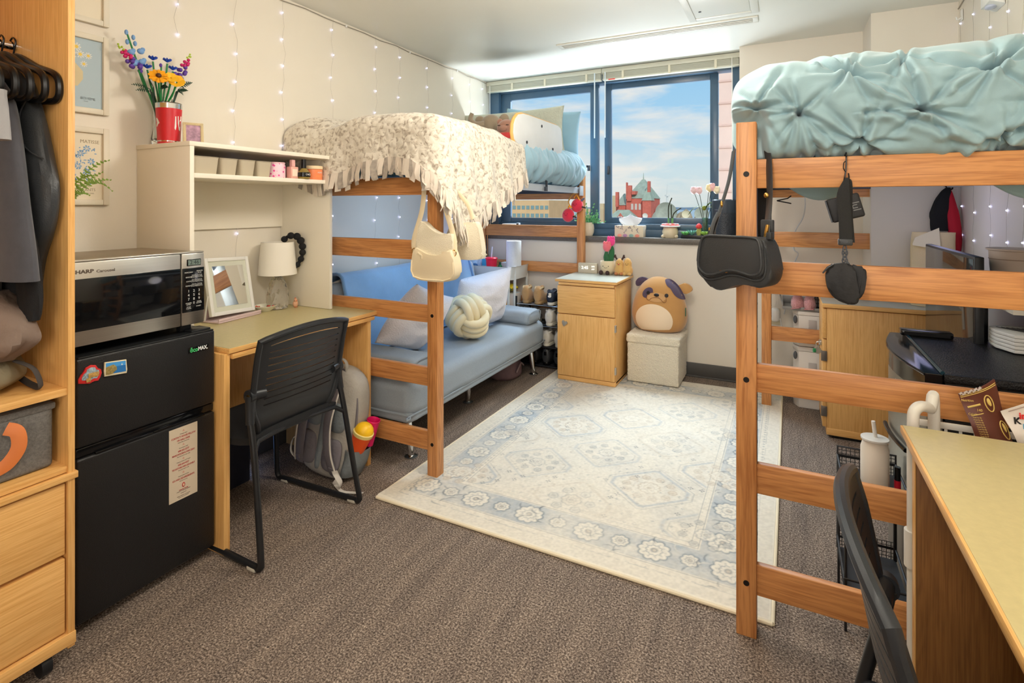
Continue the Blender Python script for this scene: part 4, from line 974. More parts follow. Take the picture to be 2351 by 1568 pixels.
ch = make_chair('black slotted chair pulled up to the desk under the white hutch', (-1.905,1.535,0), 0)
again(ch, (.322,.975,0), PI, 'black slotted chair at the nearest khaki desk beside the teal bed')

# ================================================================== backpack
gray = mat('pack_grey', (164,158,148), .8, bump=.3, bs=60, var=.08, vs=12); slate_g = mat('pack_slate', (122,128,130), .8, bump=.25, bs=80); dkg = mat('pack_mauve', (112,106,110), .8, bump=.2, bs=60)
bp = thing('backpack', 'grey hiking backpack leaning inside the end panel of the hutch desk', 'backpack', loc=(-1.985,1.93,0), rot=(-.14,.10,0))
part('body', loft(MB(), [(0,0,.012,.12,.07,0),(0,0,.05,.150,.088,0),(0,0,.2,.155,.095,0),(0,.0,.36,.148,.085,0),(0,.0,.46,.120,.068,0),(0,.0,.505,.06,.04,0),(0,0,.515,.01,.01,0)], 40, 30, .03, 4, 3, sq=.75), gray, bp, smooth=60)
part('front_pocket', loft(MB(), [(.0,.075,.05,.10,.05,0),(0,.08,.1,.118,.055,0),(0,.08,.24,.115,.05,0),(0,.07,.32,.08,.03,0)], 28, 16, .05, 4, 4, sq=.8), slate_g, bp, smooth=60)
for (x_,z0,z1) in ((-.075,.05,.20),(.075,.05,.20),(-.07,.23,.36),(.07,.23,.36)):
    part('back_pad', MB().ell((x_,-.088,(z0+z1)/2),(.058,.020,(z1-z0)/2),p=.6), dkg if z0 < .2 else slate_g, bp, smooth=60)
part('spine_panel', MB().ell((0,-.090,.21),(.02,.012,.17),p=.6), slate_g, bp, smooth=60)
for s_ in (-1,1):
    st_ = spline([(s_*.04,-.085,.44),(s_*.062,-.125,.38),(s_*.075,-.15,.28),(s_*.088,-.135,.16),(s_*.105,-.105,.075),(s_*.112,-.088,.045)],6)
    sp_ = part('shoulder_strap', MB().tube(st_, .026, 10, flat=.28, up=(0,-1,.2)), dkg, bp)
    part('strap_edge', MB().tube([p+V((s_*.024,-.006,0)) for p in st_], .004, 6), mat('pack_trim',(206,198,186),.7), sp_)
    part('buckle', MB().cbox((s_*.108,-.112,.075),(.026,.008,.022),rot=(.5,0,s_*.2),bev=.003), dkg, sp_)
part('loop', MB().tube(spline([(.12,-.10,.07),(.165,-.135,.075),(.19,-.125,.045),(.17,-.105,.018),(.13,-.10,.03)],6), .014, 8, flat=.2, up=(0,0,1)), mat('pack_trim',(206,198,186),.7), bp)
part('webbing', MB().tube(spline([(.15,-.11,.02),(.20,-.12,.012),(.25,-.10,.015),(.30,-.10,.03)],6), .010, 8, flat=.16, up=(0,0,1)), mat('pack_trim',(206,198,186),.7), bp)
part('loop', MB().tube(spline([(-.13,-.08,.15),(-.165,-.10,.14),(-.17,-.10,.08),(-.14,-.09,.05)],6), .011, 8, flat=.25), mat('pack_trim',(206,198,186),.7), bp)
part('haul_loop', MB().tube(spline([(-.035,-.035,.495),(-.03,-.04,.535),(.0,-.04,.55),(.03,-.04,.535),(.035,-.035,.495)],5), .010, 8, flat=.4), gray, bp)
for dx in (.03,.06): part('zipper', MB().tube(spline([(.10+dx*.9,.02-dx,.10),(.105+dx*.72,.02-dx,.3),(.07+dx*.6,.02-dx,.44),(.0,.02-dx,.507),(-.07,.02-dx,.46)],7), .006, 6), dkg, bp)
part('side_pocket', loft(MB(), [(.140,.0,.035,.030,.07,0),(.150,.0,.09,.040,.075,0),(.156,.0,.16,.042,.075,0)], 24, 10, .06, 4, 6, cap=False).solidify(.003), slate_g, bp, smooth=60)
cp = thing('toy_cup', 'orange cup with a yellow dome lid stuffed in the backpack side pocket', 'cup', loc=(-1.812,1.935,.13), rot=(-.1,.35,0))
part('body', MB().lathe([(0,0),(.032,0),(.048,.10),(.048,.103),(0,.103)],n=28), mat('cup_orange',(244,92,36),.4), cp)
part('rim', MB().lathe([(.0485,.092),(.050,.107),(.047,.110),(0,.110)],n=28), mat('cup_cream',(244,222,140),.4), cp)
part('dome', MB().ell((0,0,.108),(.046,.046,.042),n=28,k=12), mat('cup_yellow',(252,196,28),.4), cp)
cp = thing('pink_cup', 'magenta flared cup tucked behind the orange cup in the backpack', 'cup', loc=(-1.80,2.005,.14), rot=(-.05,.22,0))
part('body', MB().lathe([(0,0),(.022,0),(.030,.115),(.033,.125),(.0315,.127),(.028,.115),(.02,.01),(0,.01)],n=24), mat('cup_magenta',(222,20,100),.4), cp)
# blue string lights and clutter under the desk
led_b = mat('led_blue', (120,170,255), .3, emit=(150,190,255), es=22)
wirem = mat('led_wire', (150,150,150), .4, metal=.6)
fl_ = thing('string_lights', 'tangle of blue string lights lying on the carpet under the hutch desk', 'lights', loc=(-2.36,1.72,0), world=True)
lp_ = [(-2.30,1.664,.006),(-2.325,1.71,.008),(-2.36,1.70,.03),(-2.38,1.735,.055),(-2.36,1.76,.04),(-2.40,1.80,.09),(-2.33,1.73,.015),(-2.35,1.70,.06),(-2.41,1.70,.02),(-2.38,1.84,.11)]
part('wire', MB().tube(spline(lp_,6), .0012, 5), wirem, fl_)
for p in lp_[:9]: part('led', MB().ell(p,(.0042,)*3,n=8,k=6), led_b, fl_)
solo('equipment_case', loft(MB(), [(-2.34,1.50,.30,.06,.13,0),(-2.34,1.52,.36,.085,.17,0),(-2.34,1.52,.46,.085,.18,0),(-2.33,1.54,.53,.06,.13,0),(-2.33,1.55,.555,.02,.05,0)],28,18,.12,5,2), black_fabric, 'dark soft case slung behind the modesty panel of the hutch desk', 'case')
b_ = thing('storage_crate', 'dark crate standing under the hutch desk near the wall', 'crate', loc=(-2.35,1.47,0), world=True)
part('body', MB().box(-2.43,-2.25,1.335,1.70,.0,.30,.008), mat('crate_navy',(34,36,52),.7), b_)
part('lid', MB().box(-2.435,-2.243,1.33,1.705,.288,.312,.006), mat('crate_mauve',(120,112,150),.6), b_)

# ================================================================== loft beds
bolt_m = mat('bolt_dark', (40,36,34), .4, metal=.6)
def loft_bed(name, label, x0, y0, side, parts_world=True):
    """x0..x0+w across, y0..y0+2.13 along; side: +1 open side at max x, -1 open side at min x"""
    w = .985; L_ = 2.13; pw = .057
    b = thing(name, label, 'bed', loc=(x0+w/2, y0+L_/2, 0), world=True, group='oak loft beds')
    xs = (x0, x0+w-pw); ys = (y0, y0+L_-pw)
    for x in xs:
        for k, y in enumerate(ys):
            p = part('post', MB().box(x, x+pw, y, y+pw, 0, 1.552, .0035), bed_z, b)
            fy = y if k == 0 else y+pw
            bl = MB()
            for z in (1.395,.775,.162): bl.tube([(x+pw/2,y-.0012,z),(x+pw/2,y+.004,z)], .0085, 14)
            part('bolt', bl, bolt_m, p)
            iy0, iy1 = (y+pw*.34, y+pw*.66)
            xi = x+pw if x == x0 else x
            sl_ = MB().box(xi-.001, xi+.001, iy0, iy1, .25, 1.50)
            part('slot_track', sl_, black_plastic, p)
            mk = MB()
            for q in range(17): mk.box(xi-.0016, xi+.0016, iy0+.004, iy1-.004, .30+q*.07, .306+q*.07)
            part('rung_mark', mk, dark_steel, p)
    for k, y in enumerate((y0+.017, y0+L_-.040)):
        for z0, z1 in ((1.352,1.44),(1.036,1.132),(.736,.822),(.430,.520),(.122,.214)):
            part('rail', MB().box(x0+pw-.004, x0+w-pw+.004, y, y+.023, z0, z1, .003), bed_x, b)
    # steel spring deck
    for x in (x0+.018, x0+w-.050):
        part('side_rail', MB().box(x, x+.032, y0+pw, y0+L_-pw, 1.404, 1.447, .002).box(x if side*1 < 0 and x == x0+.018 else x, x+.032, y0+pw, y0+L_-pw, 1.400, 1.405, .001), white_metal_blue, b)
    for k in range(9):
        yy = y0+.15+k*(L_-.3)/8
        part('deck_slat', MB().box(x0+.05, x0+w-.05, yy-.012, yy+.012, 1.414, 1.420, .001), dark_steel, b)
    for y in (y0+.06, y0+L_-.08):
        part('end_angle', MB().box(x0+.05, x0+w-.05, y, y+.02, 1.40, 1.44, .002), dark_steel, b)
    return b
white_metal_blue = mat('deck_steel', (190,196,202), .4)
LX, LY = -2.449, 2.10
bedL = loft_bed('loft_bed', 'oak loft bed over the blue futon, beneath the fringed throw', LX, LY, 1)
part('bracket', MB().box(-1.472,-1.462,4.10,4.17,1.38,1.46,.002), white_metal_blue, bedL)
for y_ in (2.98,3.42): part('strap', MB().box(-1.470,-1.464,y_-.014,y_+.014,1.43,1.70,.001).box(-1.470,-1.464,y_-.035,y_+.014,1.40,1.43,.001), dark_steel, bedL)
RX, RY = -.130, 1.76
bedR = loft_bed('loft_bed', 'oak loft bed carrying the puffy teal comforter', RX, RY, -1)

# ---- bedding left
def softbox(x0,x1,y0,y1,z0,z1,r,amp,seed,nx=40,ny=60,nz=10,fs=3.0):
    """rounded soft slab: closed grid wrapped round y"""
    m = MB(); cx, cy, cz = (x0+x1)/2,(y0+y1)/2,(z0+z1)/2; hx,hy,hz = (x1-x0)/2,(y1-y0)/2,(z1-z0)/2
    bmesh.ops.create_cube(m.bm, size=2)
    bmesh.ops.subdivide_edges(m.bm, edges=list(m.bm.edges), cuts=ny, use_grid_fill=True)
    for v in m.bm.verts:
        c = v.co; q = V((c.x*hx, c.y*hy, c.z*hz)); inn = V((max(-hx+r,min(hx-r,q.x)),max(-hy+r,min(hy-r,q.y)),max(-hz+r,min(hz-r,q.z))))
        d = q-inn; n = d.normalized() if d.length > 1e-6 else V((0,0,1))
        p = inn + n*r if d.length > 1e-6 else q
        p = p + n*amp*(NZ.noise(V((p.x*fs+seed,p.y*fs,p.z*fs)))+.5*NZ.noise(V((p.x*fs*2.3,p.y*fs*2.3+seed,p.z*fs*2.3))))
        v.co = p + V((cx,cy,cz))
    return m
sheet_blue = mat('sheet_blue', (88,128,148), .8, bump=.15, bs=40, var=.06, vs=6)
mt = thing('mattress', 'mattress in a slate blue fitted sheet on the futon side loft bed', 'mattress', loc=(-1.96,3.15,1.448), world=True)
part('mattress', softbox(-2.445,-1.475,2.118,4.19,1.448,1.585,.05,.008,3,ny=30,fs=5), sheet_blue, mt, smooth=180)
def cloth_blue(name, c, sh=.3): return mat(name, c, .75, bump=.12, bs=420, sheen=sh, var=.03, vs=4)
comf_l = cloth_blue('comforter_pale_blue', (150,184,200))
# pale comforter: ruched folds on the open side
m = MB()
def CL(u, v):
    # u: along y 2.2..4.12 ; v: around from wall top edge over the open side and under
    y = 2.16+1.98*u; a = v*1.36
    if a < .86: x, z, n = -2.42+a/.86*.89, 1.715, V((0,0,1))
    else:
        b = (a-.86)/.50; an = b*PI*.98-PI/2
        x, z, n = -1.53+.13*math.cos(an), 1.585-.135*math.sin(an), V((math.cos(an),0,-math.sin(an)))
    end = min(1, min(u,1-u)/.05)**.5
    yy = y*58; h = .0055*math.sin(yy+3.0*math.sin(z*15+y*9))+.0035*math.sin(yy*1.9+z*26+2*math.sin(y*13))+.010*NZ.noise(V((y*7,z*4,2)))
    for (ty,tz) in ((2.5,1.6),(2.72,1.5),(2.95,1.62),(3.15,1.5),(3.33,1.62),(3.52,1.49),(3.72,1.63),(3.88,1.55),(4.03,1.64)):
        d2 = (y-ty)**2+((z-tz)*1.0)**2 if a > .7 else 9
        h -= .030*math.exp(-d2/.0012)
    p = V((x,y,z)); c_ = V((x*.9-.2, y, 1.58))
    k_ = 1-sst(3.05,2.85,y); h = h*(.25+.75*k_) - .040*(1-k_)
    q = p + n*h
    q.z = 1.58+(q.z-1.58)*(.35+.65*end); q.x = -1.95+(q.x+1.95)*(.9+.1*end)
    return q
m.grid(230, 90, CL)
m.bm.verts.ensure_lookup_table(); m.bm.faces.new([m.bm.verts[i] for i in range(90)]); m.bm.faces.new([m.bm.verts[-1-i] for i in range(90)])
cfl = solo('comforter', m, comf_l, 'pale blue ruched comforter bulging over the futon side loft bed', 'comforter', smooth=180)
# throw blanket
def minky():
    m, nt, p = _nt('throw_minky'); L = nt.links; tc = N(nt,'ShaderNodeTexCoord')
    v_ = N(nt,'ShaderNodeTexVoronoi',Scale=30.0,feature='SMOOTH_F1'); v_.inputs['Smoothness'].default_value=.5; L.new(tc.outputs['Object'],v_.inputs['Vector'])
    n1 = N(nt,'ShaderNodeTexNoise',Scale=44.0,Detail=2.5,Distortion=.8); L.new(tc.outputs['Object'],n1.inputs['Vector'])
    r = ramp(nt,[(.0,rgb(228,221,206)),(.50,rgb(224,216,200)),(.59,rgb(196,185,168)),(.70,rgb(160,147,131))]); L.new(n1.outputs['Fac'],r.inputs[0]); L.new(r.outputs[0],p.inputs['Base Color'])
    p.inputs['Roughness'].default_value=.95; p.inputs['Sheen Weight'].default_value=.3
    b = N(nt,'ShaderNodeBump',Strength=.6,Distance=.012); b.invert=True; L.new(v_.outputs['Distance'],b.inputs['Height'])
    b2 = N(nt,'ShaderNodeBump',Strength=.35,Distance=.006); b2.invert=True; L.new(n1.outputs['Fac'],b2.inputs['Height']); L.new(b.outputs[0],b2.inputs['Normal']); L.new(b2.outputs[0],p.inputs['Normal'])
    return m
mk_ = minky(); fringe_m = mat('fringe_cream',(226,214,198),.9,var=.10,vs=9,sheen=.3); fringe_g = mat('fringe_grey',(168,158,146),.9,var=.25,vs=40,sheen=.3)
TOP = 1.735; XE = -1.405; YE = 2.045; R0 = .09
def dropx(y):     # how far the throw hangs on the open side
    return .02+np.interp(y, [1.9,2.08,2.2,2.34,2.5,2.7,2.9,3.0], [.24,.30,.47,.50,.42,.32,.20,.10])
def dropy(x):
    return np.interp(x, [-2.5,-2.38,-2.2,-2.0,-1.85,-1.7,-1.55,-1.45,-1.35], [.14,.20,.255,.25,.21,.175,.20,.26,.30])
def bend(a, r):    # a>0 past the edge: arc then straight down -> (out, drop)
    if a <= -r: return a, 0.0
    q = a + r; al = q/r
    if al < PI/2: return -r + r*math.sin(al), r*(1-math.cos(al))
    return 0.0, r + (q - r*PI/2)
def TH(u, v):
    # u across from wall to hem, v from near hem along the bed
    y_t = YE + v*.90
    W_ = XE+2.44 + dropx(max(2.05, y_t))
    a = u*W_ - (XE+2.44)
    x_lin = -2.44 + u*W_
    D_ = dropy(min(x_lin, -1.40)); b = D_ - v*(D_+.90)      # >0 past the near edge
    ap, bp_ = max(a+R0, 0), max(b+R0, 0); d = math.hypot(ap, bp_)
    ph = math.atan2(ap, bp_) if d > 1e-6 else 0
    al = d/R0
    if al < PI/2: rad, zd = R0*math.sin(al), R0*(1-math.cos(al))
    else: rad, zd = R0+.10*(d-R0*PI/2), R0+(d-R0*PI/2)
    cor = math.sin(2*ph) if ap > 0 and bp_ > 0 else 0
    zd *= 1-.22*cor
    x = XE + min(a, -R0) + rad*math.sin(ph) ; y = YE - min(b, -R0) - rad*math.cos(ph)
    zx = zd*math.sin(ph); zy = zd*math.cos(ph) if bp_ > 0 else 0
    f = .034*math.sin(13.2*(x+2.4) - 9*(y-2.05) + 1.2)*sst(-1.55,-2.3,x)
    f += .012*NZ.noise(V((x*5,y*5,zd*5)))+.006*NZ.noise(V((x*14,y*14,zd*14)))
    s = sst(.05,.3,zd); sx_ = s*math.sin(ph); sy_ = s*abs(math.cos(ph)) if bp_ > 0 else 0
    tt = y*30 - ph*3; fold = .016*math.sin(tt+1.6*math.sin(zd*7))
    fold2 = .014*math.sin(x*24+1.5*math.sin(zd*8))
    z = TOP - zd + f*(1-.6*s) + .025*math.sin(PI*min(1,max(0,(x+2.44)/1.0)))*(1-sst(.0,.15,zd)) - .03*sst(2.5,2.95,y)*(1-s)
    return V((x+fold*sx_, y-fold2*sy_, z))
m = MB().grid(110, 100, TH); tw = thing('throw_blanket', 'cream leopard-textured plush throw with a knotted fringe draped over the loft bed', 'blanket', loc=(-1.9,2.5,1.73), world=True)
m.solidify(.010); part('blanket', m, mk_, tw, smooth=180)
def fringe(uv, n, mt_list, name='fringe'):
    for mi_, mtt in enumerate(mt_list):
        m = MB(); rr = random.Random(mi_+3)
        for k in range(mi_, n, len(mt_list)):
            t = k/(n-1); (u,v), (du,dv), outw = uv(t)
            p = TH(u,v); q = TH(u+du, v+dv); sd = (q-p)
            if sd.length < 1e-5: continue
            sd = sd.normalized()*rr.uniform(.009,.015); l_ = rr.uniform(.055,.085)
            o = V(outw)*rr.uniform(.0,.02)
            for sgn in (1,):
                a0, a1 = p-sd, p+sd; d1 = V((0,0,-l_*.5))+o+V((rr.uniform(-.008,.008),rr.uniform(-.008,.008),0)); d2 = d1+V((rr.uniform(-.012,.012),rr.uniform(-.012,.012),-l_*.5))
                vs = [m.bm.verts.new(c) for c in (a0+V((0,0,.02)),a1+V((0,0,.02)),a1+d1*1.0+sd*.2,a0+d1-sd*.2,a1+d2+sd*.1,a0+d2-sd*.1)]
                m.bm.faces.new((vs[0],vs[1],vs[2],vs[3])); m.bm.faces.new((vs[3],vs[2],vs[4],vs[5]))
        m.solidify(.004)
        part(name, m, mtt, tw, smooth=60)
fringe(lambda t: ((.02+.96*t, 0.0), (.01,0), (0,-.3,0)), 70, (fringe_m, fringe_g, fringe_m))
fringe(lambda t: ((1.0, .01+.97*t), (0,.01), (.3,0,0)), 62, (fringe_m, fringe_g, fringe_m))
# pillows and plush toys on the left bed
def pillow(w, h, t, n=26, k=1.0, seed=0, wob=.006, crown=.55):
    """pillow in the xz plane, thickness along y, standing on its bottom edge at z=0"""
    m = MB()
    def F(sg):
        def f(u, v):
            a, b = u*2-1, v*2-1
            e = max(0,(1-abs(a)**2.6))*max(0,(1-abs(b)**2.6)); th = t*.5*e**crown
            px = w/2*a*(1-.06*(1-b*b)*abs(a)**3) ; pz = h/2+h/2*b*(1-.06*(1-a*a)*abs(b)**3)
            return V((px, sg*(th + wob*NZ.noise(V((a*3+seed,b*3,sg)))*e), pz))
        return f
    m.grid(n, n, F(1)); m.grid(n, n, F(-1))
    bmesh.ops.remove_doubles(m.bm, verts=m.bm.verts, dist=.0006)
    return m
def put(m, loc, rot): return m.xf(Matrix.Translation(loc) @ Euler(rot).to_matrix().to_4x4())
sham = cloth_blue('sham_blue', (150,190,210))
pl = thing('pillow', 'ruffled sky blue pillow sham standing behind the beige pillow on the loft bed', 'pillow', loc=(-1.75,4.1,1.70), world=True)
m = pillow(.66,.50,.14,40,seed=2,wob=.02); part('cover', put(m,(-1.80,4.12,1.60),(.30,.12,0)), sham, pl, smooth=180)
bei = mat('pillow_beige', (200,202,184), .9, bump=.7, bs=85, var=.05, vs=40)
pl = thing('pillow', 'wide pale sage knit pillow with a frayed seam, behind the white guard panel', 'pillow', loc=(-1.95,3.98,1.7), world=True)
part('cover', put(pillow(.95,.42,.16,44,seed=5),(-1.99,3.96,1.66),(.12,-.0,-.05)), bei, pl, smooth=180)
ph = thing('plush_elephant', 'taupe plush elephant head with curling ears peeking over the throw', 'plush toy', loc=(-2.1,3.62,1.74), world=True)
tp_m = mat('plush_taupe',(170,152,128),.95,sheen=.5,bump=.3,bs=300)
part('head', MB().ell((-2.02,3.62,1.925),(.085,.06,.080),n=20,k=12), tp_m, ph)
part('body', MB().ell((-2.03,3.68,1.81),(.10,.09,.11),n=20,k=12), tp_m, ph)
for s_ in (-1,1): part('ear', MB().ell((-2.02+s_*.105,3.63,1.955),(.045,.018,.05),n=16,k=10,rot=(0,s_*.5,0)), tp_m, ph)
part('trunk', MB().tube(spline([(-2.05,3.57,1.92),(-2.11,3.54,1.92),(-2.15,3.53,1.96),(-2.135,3.53,2.01)],5),[.03,.03,.028,.027,.026,.025,.024,.023,.022,.021,.020,.019,.018,.017,.016,.015],10), tp_m, ph)
ph = thing('plush_bear', 'pink brown plush bear in a red jumper beside the guard panel', 'plush toy', loc=(-1.83,3.5,1.74), world=True)
pb_m = mat('plush_rose',(184,134,112),.95,sheen=.5,bump=.3,bs=300)
part('head', MB().ell((-1.80,3.46,1.865),(.075,.06,.062),n=20,k=12).ell((-1.80,3.405,1.855),(.035,.02,.022),n=14,k=8), pb_m, ph)
for s_ in (-1,1):
    part('ear', MB().ell((-1.80+s_*.062,3.47,1.915),(.024,.014,.024),n=14,k=8), pb_m, ph)
    part('eye', MB().tube([(-1.80+s_*.034-.010,3.404,1.880),(-1.80+s_*.034+.010,3.404,1.878)],.003,6), mat('plush_dark',(60,44,40),.6), ph)
part('jumper', MB().ell((-1.80,3.46,1.775),(.09,.07,.07),n=20,k=12), mat('plush_red',(222,64,62),.9,sheen=.5), ph)
# white guard panel
out = [(2.854,1.785),(2.875,1.822),(2.915,1.853),(2.975,1.866),(3.05,1.868),(3.54,1.868),(3.59,1.855),(3.605,1.835),(3.63,1.717),(3.61,1.685),(3.56,1.662),(3.50,1.655),(2.96,1.656),(2.90,1.672),(2.86,1.70),(2.848,1.735)]
gp = thing('guard_panel', 'white rounded guard panel with a pale wood edge on the loft bed side', 'guard rail', loc=(-1.44,3.2,1.65), world=True)
part('panel', MB().prism(out, .018, Matrix.Translation((-1.448,0,0)) @ Matrix(((0,0,1,0),(1,0,0,0),(0,1,0,0),(0,0,0,1))), .003), mat('panel_white',(226,228,228),.35,var=.03,vs=6), gp)
part('wood_edge', MB().tube([(-1.450,y_,z_) for y_,z_ in out], .0105, 10, closed=True), mat('panel_edge',(232,182,104),.5), gp)
for y_,z_ in ((3.25,1.825),(3.02,1.695),(3.44,1.69)): part('bolt', MB().tube([(-1.4305,y_,z_),(-1.427,y_,z_)], .010, 14).tube([(-1.428,y_,z_+.002),(-1.4255,y_,z_+.002)], .006, 10), dark_steel, gp)
# ================================================================== FUTON and what lies on it
fut = mat('futon_fabric', (150,160,168), .85, bump=.15, bs=700, var=.06, vs=160)
fu = thing('futon', 'grey blue fabric sofa bed with chrome legs under the loft bed', 'sofa', loc=(-2.0,3.0,0), world=True)
FY0, FY1 = 2.15, 3.835
def slab(name, x0,x1,y0,y1,z0,z1,r,m, seed=1, amp=.005, n=36): return part(name, softbox(x0,x1,y0,y1,z0,z1,r,amp,seed,ny=n,fs=4), m, fu, smooth=180)
slab('seat', -2.32,-1.655,FY0,FY1,.226,.415,.055,fut,1,.006)
slab('base', -2.31,-1.668,FY0+.006,FY1-.006,.200,.262,.02,fut,2,.001,26)
pp_ = MB().tube(spline([(-2.3,FY0+.006,.244),(-1.70,FY0+.006,.244),(-1.668,FY0+.03,.244),(-1.667,3.0,.244),(-1.668,FY1-.03,.244),(-1.70,FY1-.006,.244)],5), .005, 6); part('piping', pp_, fut, fu)
m = softbox(-.06,.06,FY0+.10,FY1+.02,0,.50,.05,.006,4,ny=34,fs=4); m.xf(Matrix.Translation((-2.235,0,.36)) @ Matrix.Rotation(-.27,4,'Y')); part('backrest', m, fut, fu, smooth=180)
def armrest(y0, y1, yaw, label=None):
    m = softbox(-.27,.27,-.105,.105,0,.105,.045,.004,6,ny=24,fs=5); m.xf(Matrix.Translation((-1.93,(y0+y1)/2,.412)) @ Matrix.Rotation(yaw,4,'Z')); a_ = part('armrest', m, fut, fu, smooth=180)
    q = [(.262,-.085,.02),(.268,-.085,.085),(.268,.0,.1),(.268,.085,.085),(.262,.085,.02)]
    part('piping', MB().tube([Matrix.Translation((-1.93,(y0+y1)/2,.412)) @ Matrix.Rotation(yaw,4,'Z') @ V(p) for p in spline(q,5)], .004, 6), fut, a_)
armrest(2.17,2.38,0); armrest(3.56,3.78,-.06)
for (x_,y_) in ((-1.72,2.235),(-1.72,3.755),(-2.24,2.25),(-2.24,3.75),(-1.86,3.02)):
    dx = .03 if x_ > -1.8 else 0
    part('leg', MB().tube([(x_-dx,y_,.21),(x_,y_,.012)],[.026,.017],20).lathe([(0,0),(.034,0),(.034,.006),(.018,.014),(0,.014)],(x_,y_,0),24), chrome, fu)
fleece = mat('fleece_blue', (150,192,226), .95, sheen=.5, bump=.3, bs=160, var=.05, vs=7)
m = MB()
bk0, bkd = V((-2.235,0,.36)), Matrix.Rotation(-.27,3,'Y')
def FB(u, v):
    y = 2.33+1.40*u; a = v*1.05 - .12
    # down the front (t 0..0.5), over the top, down behind a little
    th_, top = .068, .505
    if a < .50: p = V((th_, 0, .50-(.50-a)*1.0)) if a < .5 else None; p = V((th_, 0, max(.055,a)))
    else:
        an = min((a-.5)/th_, PI); p = V((th_*math.cos(an), 0, .5+th_*.7*math.sin(an)))
        if a-.5 > th_*PI: p = V((-th_, 0, .5-(a-.5-th_*PI)))
    p = bk0 + bkd @ p; n = .006*NZ.noise(V((y*4,a*5,0)))+.004*NZ.noise(V((y*11,a*9,2)))
    ed = .010*(math.exp(-((y-2.33)/.03)**2)+math.exp(-((y-3.73)/.03)**2))
    return V((p.x+.008+n+ed, y, p.z+.006+n))
m.grid(70, 60, FB); m.solidify(.006)
th_ = thing('fleece_blanket', 'sky blue fleece blanket spread over the futon backrest', 'blanket', loc=(-2.2,3.0,.7), world=True)
part('blanket', m, fleece, th_, smooth=180)
for q in (0.0,1.0): part('hem', MB().tube([FB(q,v) for v in np.linspace(.15,.98,30)], .010, 8), mat('fleece_hem',(130,172,212),.95,sheen=.4), th_)
plush_w = mat('pillow_white_plush', (236,233,238), .95, sheen=.6, bump=.6, bs=120)
pl = thing('pillow', 'white plush square pillow leaning behind the knotted cushion on the futon', 'pillow', loc=(-1.98,3.33,.42), world=True)
part('cover', pillow(.46,.44,.20,36,seed=3,wob=.02).xf(Matrix.Translation((-1.985,3.36,.425)) @ Matrix.Rotation(PI/2-.35,4,'Z') @ Matrix.Rotation(.38,4,'X') @ Matrix.Rotation(-.12,4,'Y')), plush_w, pl, smooth=180)
pl = thing('pillow', 'white plush pillow slumped at the near armrest behind the bed rail', 'pillow', loc=(-2.02,2.47,.42), world=True)
part('cover', pillow(.42,.40,.20,36,seed=8,wob=.02).xf(Matrix.Translation((-2.03,2.50,.47)) @ Matrix.Rotation(PI/2-.15,4,'Z') @ Matrix.Rotation(.50,4,'X') @ Matrix.Rotation(.38,4,'Y')), plush_w, pl, smooth=180)
# knotted cushion: three interlaced bundles of fat tubes
kc = thing('knot_cushion', 'cream knotted ball cushion in front of the white plush pillow', 'cushion', loc=(-1.87,3.05,.565), rot=(.35,.5,-.3))
kn = MB()
for ax in range(3):
    for off in (-1,0,1):
        pts = []
        for k in range(48):
            t = 2*PI*k/48; r = .106 + .024*math.cos(2*t)
            a_, b_ = r*math.cos(t), r*math.sin(t)*.95; o_ = off*.050*(1-.12*math.cos(2*t))
            q = (a_, b_, o_); pts.append((q[ax%3], q[(ax+1)%3], q[(ax+2)%3]))
        kn.tube(pts, .0275, 12, closed=True)
part('tubes', kn, mat('knot_cream',(238,224,184),.9,sheen=.4,bump=.15,bs=300), kc, smooth=180)

# ================================================================== cream handbags on the post
cream = mat('bag_cream', (240,224,190), .5, bump=.06, bs=200)
croc = mat('bag_croc', (238,228,202), .4, bump=.0)
def croc_m():
    m, nt, p = _nt('bag_croc_embossed'); L = nt.links; tc = N(nt,'ShaderNodeTexCoord'); mp = N(nt,'ShaderNodeMapping'); mp.inputs['Scale'].default_value=(1,1,1.6); L.new(tc.outputs['Object'],mp.inputs[0])
    v_ = N(nt,'ShaderNodeTexVoronoi',Scale=95.0,feature='DISTANCE_TO_EDGE'); L.new(mp.outputs[0],v_.inputs['Vector']); r = ramp(nt,[(0,(0,0,0,1)),(.12,(1,1,1,1))]); L.new(v_.outputs['Distance'],r.inputs[0])
    b = N(nt,'ShaderNodeBump',Strength=.5,Distance=.002); L.new(r.outputs[0],b.inputs['Height']); L.new(b.outputs[0],p.inputs['Normal']); p.inputs['Base Color'].default_value=rgb(238,228,202); p.inputs['Roughness'].default_value=.35; return m
croc = croc_m()
def XZ(o): return Matrix.Translation(o) @ Matrix(((1,0,0,0),(0,0,-1,0),(0,1,0,0),(0,0,0,1)))   # outline (x,z) extruded toward -y
hb1 = thing('shoulder_bag', 'cream shoulder bag with crocodile upper panel hanging in front of the bed post', 'handbag', loc=(-1.44,2.05,.95), world=True, group='cream bags on the bed post')
